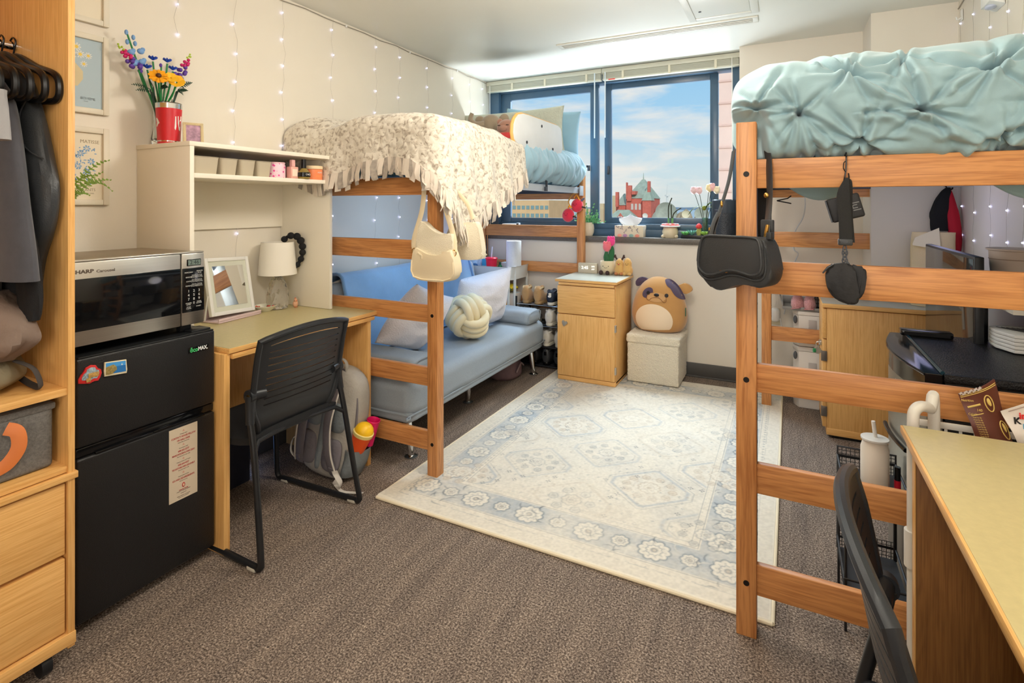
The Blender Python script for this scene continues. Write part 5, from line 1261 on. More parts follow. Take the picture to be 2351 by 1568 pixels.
# outlines in (x,z) around bag centre x=-1.437
low = [(-.112,.0),(-.06,-.012),(.06,-.012),(.105,.002),(.120,.03),(.118,.07),(.100,.135),(.06,.118),(.02,.108),(-.03,.112),(-.075,.130),(-.104,.135),(-.120,.07),(-.124,.03)]
up = [(-.104,.135),(-.075,.130),(-.03,.112),(.02,.108),(.06,.118),(.100,.135),(.097,.17),(.094,.205),(.06,.203),(.02,.209),(-.02,.228),(-.05,.252),(-.072,.262),(-.086,.250),(-.094,.21),(-.10,.17)]
part('lower_body', MB().prism(spline([(x,z,0) for x,z in low],3,closed=True), .062, XZ((-1.437,2.085,.965)), .010, 3), cream, hb1)
part('upper_panel', MB().prism(spline([(x,z,0) for x,z in up],3,closed=True), .040, XZ((-1.437,2.075,.965)), .006, 2), croc, hb1)
part('piping', MB().tube([(-1.437+x,2.022,.965+z) for x,z in ((-.116,.08),(-.119,.03),(-.106,.004),(-.06,-.006),(.06,-.006),(.10,.006),(.114,.03),(.112,.08))], .0035, 6), cream, hb1)
sL = spline([(-1.556,2.05,1.085),(-1.565,2.055,1.14),(-1.535,2.075,1.27),(-1.528,2.085,1.37),(-1.522,2.085,1.47)],5)
sR = spline([(-1.33,2.045,1.085),(-1.345,2.06,1.16),(-1.40,2.07,1.30),(-1.435,2.08,1.40),(-1.45,2.085,1.47)],5)
part('strap', MB().tube(sL, .014, 8, flat=.18, up=(0,1,0)).tube(sR, .014, 8, flat=.18, up=(0,1,0)), cream, hb1)
part('ring', MB().tube([(-1.556+.012*math.cos(a),2.045,1.085+.014*math.sin(a)) for a in np.linspace(0,6.28,13)[:-1]], .0022, 6, closed=True).tube([(-1.33+.012*math.cos(a),2.04,1.085+.014*math.sin(a)) for a in np.linspace(0,6.28,13)[:-1]], .0022, 6, closed=True), gold, hb1)
part('zip_pull', MB().cbox((-1.505,2.018,1.075),(.026,.004,.010),rot=(0,.5,0),bev=.002).cbox((-1.495,2.018,1.063),(.01,.004,.018),bev=.002), cream, hb1)
hb2 = thing('shoulder_bag', 'second cream textured bag hanging half hidden behind the front cream bag', 'handbag', loc=(-1.36,2.19,1.04), world=True, group='cream bags on the bed post')
part('body', MB().prism(spline([(x,z,0) for x,z in ((-.12,.0),(.06,-.01),(.082,.012),(.08,.05),(.062,.14),(.045,.168),(.01,.160),(-.10,.15))],3,closed=True), .04, XZ((-1.345,2.215,1.055)), .007, 2), croc, hb2)
part('strap', MB().tube(spline([(-1.315,2.18,1.235),(-1.35,2.185,1.31),(-1.43,2.165,1.40),(-1.462,2.13,1.46)],5), .011, 8, flat=.25, up=(0,1,0)), cream, hb2)
part('ring', MB().tube([(-1.312,2.18,1.238),(-1.300,2.18,1.215),(-1.322,2.18,1.210)], .0022, 6, closed=True), chrome, hb2)

# ================================================================== RUG
def make_rug():
    W_, L_ = 1.585, 2.20; nx, ny = 398, 551
    gx, gy = np.meshgrid(np.linspace(0,W_,nx), np.linspace(0,L_,ny), indexing='ij')
    rs = np.random.RandomState(4)
    def nz(sx, sy):
        g = rs.rand(int(W_/sx)+3, int(L_/sy)+3); fx, fy = gx/sx, gy/sy; ix, iy = fx.astype(int), fy.astype(int); tx, ty = fx-ix, fy-iy
        tx, ty = tx*tx*(3-2*tx), ty*ty*(3-2*ty)
        return g[ix,iy]*(1-tx)*(1-ty)+g[ix+1,iy]*tx*(1-ty)+g[ix,iy+1]*(1-tx)*ty+g[ix+1,iy+1]*tx*ty
    n1 = .5*nz(.16,.16)+.3*nz(.05,.05)+.2*nz(.016,.016); n2 = .5*nz(.3,.3)+.5*nz(.09,.09); n3 = nz(.008,.008)
    L3 = lambda r,g,b: np.array([lin(r),lin(g),lin(b)])
    ivory, cream_, blue, grey, tan, dark = L3(238,230,212), L3(230,218,196), L3(172,181,186), L3(108,122,132), L3(192,172,146), L3(70,84,96)
    col = np.zeros((nx,ny,3)) + ivory
    def mixin(c, a): 
        nonlocal col
        a = np.clip(a,0,1)[...,None]; col = col*(1-a)+c*a
    fade = np.clip(1.25-1.1*n2,.25,1)
    mixin(cream_, .6*n1)
    # distance from the edge and coordinate along the nearest edge
    dl, dr, db, dt = gx, W_-gx, gy, L_-gy
    dist = np.minimum(np.minimum(dl,dr),np.minimum(db,dt))
    horiz = (np.minimum(db,dt) <= np.minimum(dl,dr))
    band = lambda d,a,b,s=.004: np.clip((d-a)/s,0,1)*np.clip((b-d)/s,0,1)
    # border ground
    mixin(blue, band(dist,.105,.255)*(.25+.75*fade)*np.clip(-.05+1.45*n1,0,1))
    for a_,b_ in ((.098,.104),(.256,.262),(.285,.289)): mixin(grey, .55*band(dist,a_,b_,.002)*fade)
    mixin(grey, .35*band(dist,.066,.070,.002)*fade*(n1>.45))
    def rosette(cx, cy, R, n, ph=0.0, ol=grey, fillc=ivory, k=1.0):
        m_ = (abs(gx-cx) < R*1.3) & (abs(gy-cy) < R*1.3)
        dx, dy = gx-cx, gy-cy; r = np.hypot(dx,dy); t = np.arctan2(dy,dx)+ph
        Re = R*(.84+.16*np.abs(np.cos(n*t/2)))
        ins = np.clip((Re-r)/.004,0,1)*m_
        mixin(fillc, ins*.95*k); mixin(ol, k*.8*np.exp(-((r-Re)/.0042)**2)*m_*fade)
        Ri = R*.5*(.82+.18*np.abs(np.cos(n*t/2))); mixin(ol, k*.6*np.exp(-((r-Ri)/.003)**2)*m_*fade)
        mixin(ol, k*.7*np.exp(-((r-R*.16)/.004)**2)*m_*fade); mixin(tan, k*.5*np.exp(-(r/(R*.16))**2)*m_)
        sp = (np.cos(n*t) > .7)*np.clip((r-R*.55)/.003,0,1)*np.clip((R*.74-r)/.003,0,1); mixin(ol, k*.35*sp*m_*fade)
    bd = .18
    def along(p0, p1, n):
        for k in range(n):
            t = (k+.5)/n; cx, cy = p0[0]+(p1[0]-p0[0])*t, p0[1]+(p1[1]-p0[1])*t
            if k % 2 == 0: rosette(cx,cy,.062,10)
            else: rosette(cx,cy,.036,8)
    along((bd-.1,bd),(W_-bd+.1,bd),11); along((bd-.1,L_-bd),(W_-bd+.1,L_-bd),11); along((bd,bd+.1),(bd,L_-bd-.1),14); along((W_-bd,bd+.1),(W_-bd,L_-bd-.1),14)
    # leaf curls and dots in the border
    for k in range(260):
        s_ = rs.rand()*2*(W_+L_); o_ = .105+.15*rs.rand()
        if s_ < W_: cx, cy = s_, o_
        elif s_ < W_+L_: cx, cy = W_-o_, s_-W_
        elif s_ < 2*W_+L_: cx, cy = s_-W_-L_, L_-o_
        else: cx, cy = o_, s_-2*W_-L_
        a = rs.rand()*PI; l_ = .012+.014*rs.rand(); i0,i1,j0,j1 = int((cx-.04)/W_*nx),int((cx+.04)/W_*nx),int((cy-.04)/L_*ny),int((cy+.04)/L_*ny)
        i0,j0 = max(i0,0),max(j0,0); sl_ = (slice(i0,max(i1,i0+1)),slice(j0,max(j1,j0+1)))
        dx, dy = gx[sl_]-cx, gy[sl_]-cy; u = dx*math.cos(a)+dy*math.sin(a); v = -dx*math.sin(a)+dy*math.cos(a)+u*u*14
        q = np.exp(-(u/l_)**4-(v/.0035)**2)*.75*fade[sl_]; c_ = dark if rs.rand() < .5 else ivory
        col[sl_] = col[sl_]*(1-q[...,None])+c_*q[...,None]
    # field
    mixin(blue, .34*np.clip((dist-.29)/.004,0,1)*np.clip((.50-n2)*4,0,1)*np.clip(n1*1.6-.3,0,1)); mixin(tan, .22*np.clip((dist-.29)/.004,0,1)*np.clip((n2-.52)*4,0,1)*np.clip(n1*1.6-.3,0,1))
    mixin(grey, .5*np.exp(-((np.abs(dist-.077)-.0)/.006)**2)*(np.sin((gx+gy)*95)*np.sin((gx-gy)*95) > .35)*fade); mixin(grey, .5*np.exp(-((dist-.273)/.006)**2)*(np.sin((gx+gy)*110)*np.sin((gx-gy)*110) > .35)*fade)
    fld = np.clip((dist-.29)/.004,0,1)
    px, py = .56, .50
    for r_ in range(-1,10):
        for c_ in range(-1,6):
            cx = .29 + (c_+(.5 if r_ % 2 else 0))*px - .07; cy = .36 + r_*py*.5
            if not (.2 < cx < W_-.2 and .22 < cy < L_-.22): continue
            dx, dy = np.abs(gx-cx), np.abs(gy-cy); hx = np.maximum(dx/.235+dy/.20, np.maximum(dx/.19, dy/.185)*.98)
            ring = np.exp(-((hx-.86)/.045)**2); kind = (r_+2*c_) % 3
            if kind == 0: mixin(blue, ring*fld*(.55+.4*fade)*np.clip(.3+n1,0,1)); mixin(grey, .45*np.exp(-((hx-.99)/.014)**2)*fld*fade)
            elif kind == 1: mixin(blue, ring*fld*(.25+.5*fade)*np.clip(.1+1.2*n1,0,1)); mixin(grey, .35*np.exp(-((hx-.74)/.012)**2)*fld*fade)
            else: mixin(tan, ring*fld*.55*fade*np.clip(.2+n1,0,1)); mixin(cream_, .5*np.exp(-((hx-.99)/.02)**2)*fld)
            if kind == 0:
                rosette(cx,cy,.05,12,ol=tan,k=.8)
                for q in range(10): rosette(cx+.105*math.cos(q*.628),cy+.09*math.sin(q*.628),.018,6,ol=tan,k=.75)
            elif kind == 1:
                rosette(cx,cy,.04,8,ol=grey,k=.6)
                for q in range(8): rosette(cx+.09*math.cos(q*.785+.4),cy+.08*math.sin(q*.785+.4),.017,6,ol=grey,k=.65)
            else:
                rosette(cx,cy,.045,8,ol=dark,fillc=cream_,k=.6)
                for q in range(6): rosette(cx+.085*math.cos(q*1.047),cy+.075*math.sin(q*1.047),.022,5,ol=grey,k=.6)
    # four-petal sprigs scattered on a jittered lattice
    for i in range(24):
        for j in range(34):
            cx = .31+i*.042+(.021 if j%2 else 0)+rs.uniform(-.008,.008); cy = .31+j*.048+rs.uniform(-.008,.008)
            if cx > W_-.3 or cy > L_-.3 or rs.rand() < .34: continue
            i0,j0 = int((cx-.02)/W_*nx),int((cy-.02)/L_*ny); sl_ = (slice(i0,i0+11),slice(j0,j0+11)); big = rs.rand() < .12
            dx, dy = gx[sl_]-cx, gy[sl_]-cy; r = np.hypot(dx,dy); t = np.arctan2(dy,dx); R = .011 if big else .0065
            q = np.exp(-((r-R*.7)/(R*.38))**2)*np.clip(np.cos(2*t)**2*1.4-.2,0,1)*(.95 if big else .8)*fade[sl_]; c_ = grey if rs.rand() < .6 else tan
            col[sl_] = col[sl_]*(1-q[...,None])+(dark if big else c_)*q[...,None]
    wear = np.clip((n1-.42)*2.2,0,1); mixin(ivory, .5*wear*fld); col *= (.75+.14*n3)[...,None]
    mixin(ivory, band(dist,-1,.010,.003)*.9)
    # geometry: far left corner tucked slightly
    c00, c10, c01, c11 = V((-1.612,1.848)), V((-.032,1.842)), V((-1.585,4.05)), V((-.012,4.095))
    U, Vv = gx/W_, gy/L_
    X = (1-U)*(1-Vv)*c00.x+U*(1-Vv)*c10.x+(1-U)*Vv*c01.x+U*Vv*c11.x; Y = (1-U)*(1-Vv)*c00.y+U*(1-Vv)*c10.y+(1-U)*Vv*c01.y+U*Vv*c11.y
    Z = np.full_like(X,.011); edge = np.clip(dist/.006,0,1); Z = Z*edge**.5 + .0005
    Z += .010*np.exp(-(gx/.10)**2-(gy/.10)**2)
    co = np.stack([X,Y,Z],-1).reshape(-1,3)
    idx = np.arange(nx*ny).reshape(nx,ny); f = np.stack([idx[:-1,:-1],idx[1:,:-1],idx[1:,1:],idx[:-1,1:]],-1).reshape(-1,4)
    me = bpy.data.meshes.new('rug'); me.from_pydata(co.tolist(), [], f.tolist()); me.materials.append(vcol_mat('rug_pile',.95,.25,420,.1)); me.shade_smooth()
    cc = np.ones((nx*ny,4),dtype=np.float32); cc[:,:3] = col.reshape(-1,3); at = me.color_attributes.new('Col','FLOAT_COLOR','POINT'); at.data.foreach_set('color', cc.ravel())
    o = bpy.data.objects.new('area_rug', me); COL.objects.link(o)
    props(o, 'faded ivory and blue oriental rug spread between the two loft beds', 'rug')
    ROOTM[o.name] = Matrix(); ROOTOF[o.name] = o.name; WORLDC[o.name] = True
    part('binding', MB().tube([(-1.612,1.846,.006),(-.032,1.840,.006)],.0062,8).tube([(-1.613,1.848,.006),(-1.586,4.05,.006)],.0062,8).tube([(-.031,1.842,.006),(-.011,4.095,.006)],.0062,8), mat('rug_binding',(226,212,182),.9), o)
make_rug()

# ================================================================== NIGHTSTAND, OTTOMAN, PLUSH DOG
ns = thing('nightstand', 'beech nightstand with one drawer over a door and a heart magnet', 'nightstand', loc=(-1.282,3.9,0.012), world=True)
part('carcass', MB().box(-1.502,-1.064,3.728,4.15,.03,.728,.002), lam_z, ns)
part('top', MB().box(-1.520,-1.052,3.700,4.17,.737,.756,.002), lam_x, ns)
part('laminate', MB().box(-1.518,-1.054,3.702,4.168,.7555,.757), lam_grey, ns)
part('pull_board', MB().box(-1.495,-1.072,3.706,3.74,.715,.733,.002), lam_x, ns)
part('drawer', MB().box(-1.503,-1.068,3.708,3.728,.505,.708,.002), lam_x, ns)
d_ = part('door', MB().box(-1.503,-1.068,3.708,3.728,.048,.498,.002), lam_z, ns)
part('base_board', MB().box(-1.502,-1.064,3.712,4.15,.013,.044,.002), lam_x, ns)
for z_ in (.40,.10): part('hinge', MB().box(-1.069,-1.060,3.704,3.732,z_,z_+.05,.001), steel, d_)
ht = spline([(0,-.022,0),(.012,-.008,0),(.021,.008,0),(.015,.020,0),(.005,.018,0),(0,.010,0),(-.005,.018,0),(-.015,.020,0),(-.021,.008,0),(-.012,-.008,0)],3,closed=True)
hm = thing('heart_magnet', 'small silver heart shaped magnet on the nightstand door', 'magnet', loc=(-1.447,3.70,.43), rot=(0,.25,0))
part('heart', MB().prism([(p[0],p[1]) for p in ht], .006, Matrix(((1,0,0,0),(0,0,-1,.006),(0,1,0,0),(0,0,0,1))), .0015), mat('pewter',(176,168,154),.35,metal=.8,bump=.6,bs=200), hm)
part('gem', MB().ell((.016,-.001,.010),(.009,.004,.009),n=12,k=8), mat('pewter',(176,168,154),.35,metal=.8), hm)
sherpa = mat('sherpa_cream', (236,226,202), .98, bump=1.0, bs=150, sheen=.5, var=.06, vs=120)
ot = thing('storage_ottoman', 'cream sherpa storage cube with lid beside the nightstand', 'ottoman', loc=(-.845,4.06,.012), world=True)
def fuzzy(x0,x1,y0,y1,z0,z1,r,n=56):
    m = softbox(x0,x1,y0,y1,z0,z1,r,.0,1,ny=n)
    for v in m.bm.verts:
        q = v.co; d = .0035*NZ.noise(V(q)*75)+.002*NZ.noise(V(q)*150); v.co = q + (q-V(((x0+x1)/2,(y0+y1)/2,(z0+z1)/2))).normalized()*d
    return m
part('body', fuzzy(-1.028,-.662,3.893,4.245,.014,.302,.012), sherpa, ot, smooth=180)
part('lid', fuzzy(-1.036,-.652,3.885,4.252,.297,.362,.018), sherpa, ot, smooth=180)
# plush dog
dg_ = thing('plush_dog', 'big round tan plush dog with a purple eye patch sitting on the sherpa cube', 'plush toy', loc=(-.838,4.10,.363))
tan_m = mat('plush_tan',(198,148,88),.95,sheen=.5,var=.04,vs=8); pur_m = mat('plush_purple',(82,68,92),.95,sheen=.4); bel_m = mat('plush_cream',(240,218,188),.95,sheen=.4); blk_m = mat('plush_black',(28,26,30),.6); lin_m = mat('plush_line',(112,70,48),.8); muz_m = mat('plush_muzzle',(206,160,108),.95,sheen=.4)
BP = [(0,0),(.05,.06),(.15,.006),(.188,.045),(.205,.105),(.203,.16),(.19,.22),(.165,.285),(.125,.345),(.075,.385),(.035,.400),(0,.404)]
BP[1] = (.08,.0)
_bs = [p for p in spline([(r_,z_,0) for r_,z_ in BP],4) if p[1] > .0001]; _bs.sort(key=lambda p: p[1]); BZ = [p[1] for p in _bs]; BR = [p[0] for p in _bs]
def brad(z):
    return float(np.interp(z, BZ, BR))
part('body', MB().lathe([(r_,z_) for r_,z_ in spline([(r_,z_,0) for r_,z_ in BP],4) and [(max(p[0],0 if i in (0,) else 1e-7),p[1]) for i,p in enumerate(spline([(r_,z_,0) for r_,z_ in BP],4))]], n=48, sy=.66), tan_m, dg_, smooth=180)
def on_body(x, z, e=.002):
    r = brad(z); q = max(0.0, 1-(x/r)**2) if r > 1e-4 else 0
    return V((x, -(r*.66)*math.sqrt(q)-e, z))
def patch(outline, mt_, e=.002, name='patch', rings=5):
    c_ = (sum(p[0] for p in outline)/len(outline), sum(p[1] for p in outline)/len(outline)); n_ = len(outline)
    m = MB(); m.grid(n_, rings, lambda u,v: on_body(c_[0]+(outline[int(round(u*n_))%n_][0]-c_[0])*max(v,.001), c_[1]+(outline[int(round(u*n_))%n_][1]-c_[1])*max(v,.001), e), cu=True)
    part(name, m, mt_, dg_, smooth=180)
def ov(cx,cz,a,b,rot=0,n=28): return [(cx+a*math.cos(2*PI*k/n)*math.cos(rot)-b*math.sin(2*PI*k/n)*math.sin(rot), cz+a*math.cos(2*PI*k/n)*math.sin(rot)+b*math.sin(2*PI*k/n)*math.cos(rot)) for k in range(n)]
def K(cx, cy): return ((cx-1350)*.00065, (790-cy)*.00064)
bel = []
for k in range(40):
    a = 2*PI*k/40; x_, z_ = K(1322,640); bel.append((x_+.138*math.cos(a), max(.022+.012*math.cos(a), z_+ .118*math.sin(a))))
patch(bel, bel_m, .0025, 'belly', 8)
ec = K(1250,335); patch(ov(ec[0],ec[1],.046,.032,.7), pur_m, .002, 'eye_patch')
tp = [K(1432,182),(K(1500,190)),(K(1570,250)),(K(1620,330)),(K(1648,405)),(K(1590,385)),(K(1540,340)),(K(1500,280)),(K(1455,240))]
patch([(p[0],p[1]) for p in spline([(x*.985,z,0) for x,z in tp],4,closed=True)], pur_m, .004, 'side_patch', 8)
mc = K(1353,378); patch(ov(mc[0],mc[1],.070,.034), muz_m, .005, 'muzzle')
for (a,b_,r_) in ((1260,335,.0135),(1463,352,.0135)): c_ = K(a,b_); patch(ov(c_[0],c_[1],r_,r_), blk_m, .007, 'eye')
c_ = K(1357,350); part('nose', MB().ell(on_body(c_[0],c_[1],.010),(.019,.008,.012),n=18,k=10), blk_m, dg_)
def ln(pts, e=.008): part('mouth_line', MB().tube([on_body(*K(a,b_),e) for a,b_ in [(p[0],p[1]) for p in spline([(x,y,0) for x,y in pts],5)]], .0014, 6), lin_m, dg_)
ln([(1357,368),(1357,380)]); ln([(1280,412),(1300,390),(1330,380),(1357,378),(1385,382),(1412,402),(1425,422)]); ln([(1280,412),(1255,410),(1244,390),(1255,355),(1290,332),(1320,326)]); ln([(1425,422),(1445,430),(1463,415),(1460,380),(1445,345)]); 
def ear(pts, mt_, y0):
    m = MB().prism([(p[0],p[1]) for p in spline([(*K(a,b_),0) for a,b_ in pts],4,closed=True)], .030, Matrix(((1,0,0,0),(0,0,-1,y0),(0,1,0,0),(0,0,0,1))), .010, 3); part('ear', m, mt_, dg_, smooth=60)
ear([(1230,215),(1190,185),(1135,180),(1095,205),(1070,255),(1085,290),(1120,285),(1160,262)], pur_m, .03)
ear([(1545,265),(1600,235),(1640,222),(1700,250),(1718,290),(1695,320),(1640,348),(1610,330),(1590,295)], tan_m, .03)
part('tag', MB().cbox((.198,-.04,.16),(.004,.02,.06),bev=.001), mat('tag_green',(60,110,80),.7), dg_)

# ---- on the nightstand
ck = thing('digital_clock', 'white block digital clock reading 2:45 on the nightstand', 'clock', loc=(-1.41,4.215,.757) if False else (-1.41,4.135,.757), rotz=.04)
part('body', MB().box(-.078,.078,-.02,.02,0,.080,.003), mat('clock_cream',(206,192,166),.5), ck)
lm = mat('clock_led',(250,250,244),.4,emit=(255,252,244),es=.7)
F_R, F_U = (1,0,0), (0,0,1)
letters([text_mesh('2:45',.034,.0003,lm,face_m((-.022,-.0205,.043),F_R,F_U),bold=.0006), text_mesh('20%',.017,.0003,lm,face_m((.046,-.0205,.054),F_R,F_U),bold=.0004), text_mesh('69F',.017,.0003,lm,face_m((.046,-.0205,.032),F_R,F_U),bold=.0004), text_mesh('-',.014,.0003,lm,face_m((-.066,-.0205,.052),F_R,F_U))], ck)
def face(o, y, z, w_, r_=.0035, smile=.014, nose=None):
    for s_ in (-1,1): part('eye', MB().ell((s_*w_,y,z),(r_,r_*.7,r_),n=10,k=6), blk_m, o)
    part('smile', MB().tube([(smile*math.cos(a),y-.001,z-.006+smile*.55*math.sin(a)) for a in np.linspace(PI+.35,2*PI-.35,9)],.0012,5), blk_m, o)
    if nose: part('nose', MB().ell((0,y-.004,z-.005),(.005,.004,.004),n=10,k=6), nose, o)
tp_ = thing('plush_tulip', 'plush tulip with pink blooms in a smiling beige pot on the nightstand', 'plush toy', loc=(-1.245,4.13,.757))
potm = mat('plush_pot',(226,204,164),.95,sheen=.5,bump=.3,bs=200)
part('pot', MB().lathe([(0,0),(.040,.002),(.058,.035),(.062,.07),(.058,.105),(.052,.108),(.04,.100),(0,.10)],n=30), potm, tp_, smooth=180)
for s_ in (-1,1): part('foot', MB().ell((s_*.026-.014,-.052,.016),(.016,.018,.018),n=14,k=8), mat('plush_brown',(74,54,50),.95), tp_)
face(tp_, -.060, .068, .022)
gl = mat('plush_green',(46,104,62),.95,sheen=.4)
part('leaf', loft(MB(), [(-.005,0,.09,.022,.012,0),(-.010,0,.13,.026,.010,0),(-.014,0,.165,.014,.008,0),(-.016,0,.185,.003,.003,0)],14,10), gl, tp_)
part('leaf', loft(MB(), [(.018,.005,.09,.022,.012,0),(.026,.005,.15,.026,.010,0),(.034,.005,.20,.016,.008,0),(.036,.005,.225,.003,.003,0)],14,10), gl, tp_)
for (x_,y_,z_,c_) in ((-.004,-.012,.225,(240,116,126)),(.022,.012,.265,(240,66,140))):
    pm_ = mat('tulip_%d'%c_[1],c_,.95,sheen=.5); m = loft(MB(), [(x_,y_,z_-.045,.012,.012,0),(x_,y_,z_-.025,.030,.024,0),(x_,y_,z_,.033,.026,0),(x_,y_,z_+.015,.028,.022,0)],18,12)
    for q in (-1,0,1): m.ell((x_+q*.020,y_,z_+.016),(.013,.013,.022),n=10,k=6)
    part('bloom', m, pm_, tp_)
    part('stem', MB().tube([(x_+.006,y_,.09),(x_,y_,z_-.04)],.008,8), gl, tp_)
pnm = mat('plush_peanut',(222,172,98),.95,sheen=.5,bump=.4,bs=150)
def peanut(label, loc, h, antl):
    o = thing('plush_peanut', label, 'plush toy', loc=loc)
    part('body', loft(MB(), [(0,0,.0,.018,.016,0),(0,0,.012,.036,.030,0),(0,0,.042,.041,.034,0),(0,0,.072,.033,.028,0),(0,0,.10,.032,.027,0),(0,0,h-.012,.022,.020,0),(0,0,h,.006,.006,0)],26,22), pnm, o, smooth=180)
    for s_ in (-1,1): part('foot', MB().ell((s_*.020,-.026,.012),(.016,.016,.013),n=14,k=8), mat('plush_paw',(190,124,80),.95) if antl else pnm, o)
    face(o, -.027, .092, .010, .0026, .009, mat('plush_red',(222,64,62),.9) if antl else None)
    if antl:
        for s_ in (-1,1): part('antler', MB().tube([(s_*.018,0,.118),(s_*.030,0,.138),(s_*.036,0,.158)],.007,8).tube([(s_*.030,0,.136),(s_*.044,0,.142)],.006,8), mat('plush_brown',(74,54,50),.95), o)
    return o
peanut('tan plush with brown antlers and a red nose on the nightstand', (-1.148,4.12,.757), .130, True)
peanut('plain smiling tan plush at the nightstand corner nearest the dog', (-1.085,4.125,.757), .135, False)
# ================================================================== FAR CORNER: cart, shoe rack
tray_m = mat('cart_white', (226,228,222), .4)
ct = thing('utility_cart', 'white three tier utility cart in the corner behind the futon', 'cart', loc=(-2.19,4.05,0), world=True)
def tray(z1, dep):
    m = MB(); rows = [(rrect(.43,.34,.06,5,-2.19,4.045),z1-dep),(rrect(.455,.365,.07,5,-2.19,4.045),z1),(rrect(.465,.375,.075,5,-2.19,4.045),z1+.004),(rrect(.452,.362,.068,5,-2.19,4.045),z1+.003),(rrect(.425,.335,.058,5,-2.19,4.045),z1-dep+.006)]
    R_ = [[m.bm.verts.new((p[0],p[1],z_)) for p in o_] for o_,z_ in rows]
    for a,b_ in zip(R_[:-1],R_[1:]):
        for k in range(len(a)): m.bm.faces.new((a[k],a[(k+1)%len(a)],b_[(k+1)%len(a)],b_[k]))
    m.bm.faces.new(R_[0]); m.bm.faces.new(R_[-1]); part('tray', m, tray_m, ct)
tray(.795,.105); tray(.475,.10); tray(.19,.08)
for (x_,y_) in ((-2.0,3.875),(-1.975,3.94),(-2.38,3.90),(-2.0,4.22),(-2.38,4.21)): part('post', MB().tube([(x_,y_,.035),(x_,y_,.80)],.012,10), tray_m, ct)
for (x_,y_) in ((-2.0,3.90),(-2.38,3.90),(-2.0,4.2),(-2.38,4.2)): part('caster', MB().tube([(x_-.01,y_,.02),(x_+.01,y_,.02)],.02,14), black_plastic, ct)
FZ = .697
t_ = thing('paper_towel_roll', 'white paper towel roll standing at the cart top tray corner', 'paper towel', loc=(-2.045,4.06,FZ))
part('sheets', MB().lathe([(.018,0),(.062,0),(.064,.004),(.064,.300),(.062,.304),(.018,.304)],n=36), mat('towel_white',(232,232,228),.9,bump=.3,bs=90), t_)
part('core', MB().lathe([(.018,.0),(.0185,.304),(.0165,.304),(.0165,0)],n=20), mat('core_card',(170,140,104),.9), t_)
t_ = thing('straw_cup', 'bright red lidded cup with a clear straw on the cart top tray', 'cup', loc=(-2.205,3.96,FZ))
part('body', MB().lathe([(0,0),(.035,0),(.048,.15),(.053,.152),(.053,.160),(.045,.166),(0,.166)],n=28), mat('cup_red',(232,28,62),.3), t_)
part('straw', MB().tube([(.0,0,.165),(.008,0,.255)],.005,8), mat('straw_clear',(222,224,226),.2), t_)
for s_ in (-.02,.022): part('logo', MB().ell((s_,-.042,.045),(.013,.006,.022),n=12,k=8), lw, t_)
t_ = thing('green_bottle', 'small dark green bottle behind the red straw cup', 'bottle', loc=(-2.145,4.0,FZ)); part('body', MB().lathe([(0,0),(.02,0),(.02,.09),(.010,.105),(0,.105)],n=16), mat('bottle_green',(22,110,62),.3), t_); part('cap', MB().lathe([(.011,.104),(.011,.125),(0,.125)],n=14), mat('bottle_green_dark',(16,80,46),.4), t_)
t_ = thing('tissue_pack', 'shiny clear wrapped pack of paper rolls on the cart beside the wall', 'pack', loc=(-2.365,3.99,FZ), rotz=.3)
part('wrap', loft(MB(), [(0,0,0,.05,.07,0),(0,0,.03,.058,.08,0),(0,0,.15,.058,.08,0),(0,0,.185,.03,.05,0)],24,16,.12,6,3), mat('pack_wrap',(176,206,226),.25,var=.3,vs=26), t_)
part('print', MB().lathe([(.018,0),(.032,.0006),(.034,.0008)],n=20,m=face_m((.0,-.083,.08),(1,0,0),(0,0,1))), mat('pack_blue',(46,102,150),.5), t_)
t_ = thing('wipes_carton', 'white and teal carton standing between the wrapped rolls and red cup', 'carton', loc=(-2.285,4.02,FZ))
part('box', MB().box(-.045,.045,-.05,.05,0,.155,.003), mat('carton_white',(218,228,236),.5), t_); part('band', MB().box(-.0455,.0455,-.0505,-.04,.09,.15,.001), mat('carton_teal',(60,160,200),.5), t_); part('mark', MB().ell((.01,-.051,.055),(.018,.001,.018)), mat('carton_blue',(70,110,180),.5), t_)
t_ = thing('low_carton', 'pale grey low carton between the green bottle and the paper towel', 'carton', loc=(-2.125,4.10,FZ)); part('box', MB().box(-.05,.05,-.04,.04,0,.115,.003), mat('carton_grey',(196,204,206),.6), t_); part('label', MB().box(-.04,.04,-.041,-.039,.01,.04), mat('carton_rose',(206,160,150),.6), t_)
Z2 = .383
t_ = thing('snack_box', 'orange snack bar box on the cart middle tray', 'box', loc=(-2.10,3.935,Z2)); part('box', MB().box(-.085,.065,-.04,.04,0,.155,.003), mat('box_orange',(244,140,40),.5), t_); part('panel', MB().box(-.02,.045,-.0415,-.039,.045,.085), mat('box_red',(200,44,36),.5), t_); part('side', MB().box(.064,.066,-.038,.038,.004,.15), mat('box_yellow',(248,196,80),.5), t_)
letters([text_mesh('BAR',.030,.0003,lw,face_m((.012,-.0418,.065),F_R,F_U),bold=.0008)], t_)
t_ = thing('white_carton', 'plain white carton beside the orange snack box', 'carton', loc=(-2.005,4.0,Z2)); part('box', MB().box(-.028,.03,-.06,.06,0,.19,.003), mat('carton_cream',(224,214,200),.6), t_); part('flap', MB().box(-.027,.029,-.05,.05,.19,.192), mat('carton_grey',(196,204,206),.6), t_)
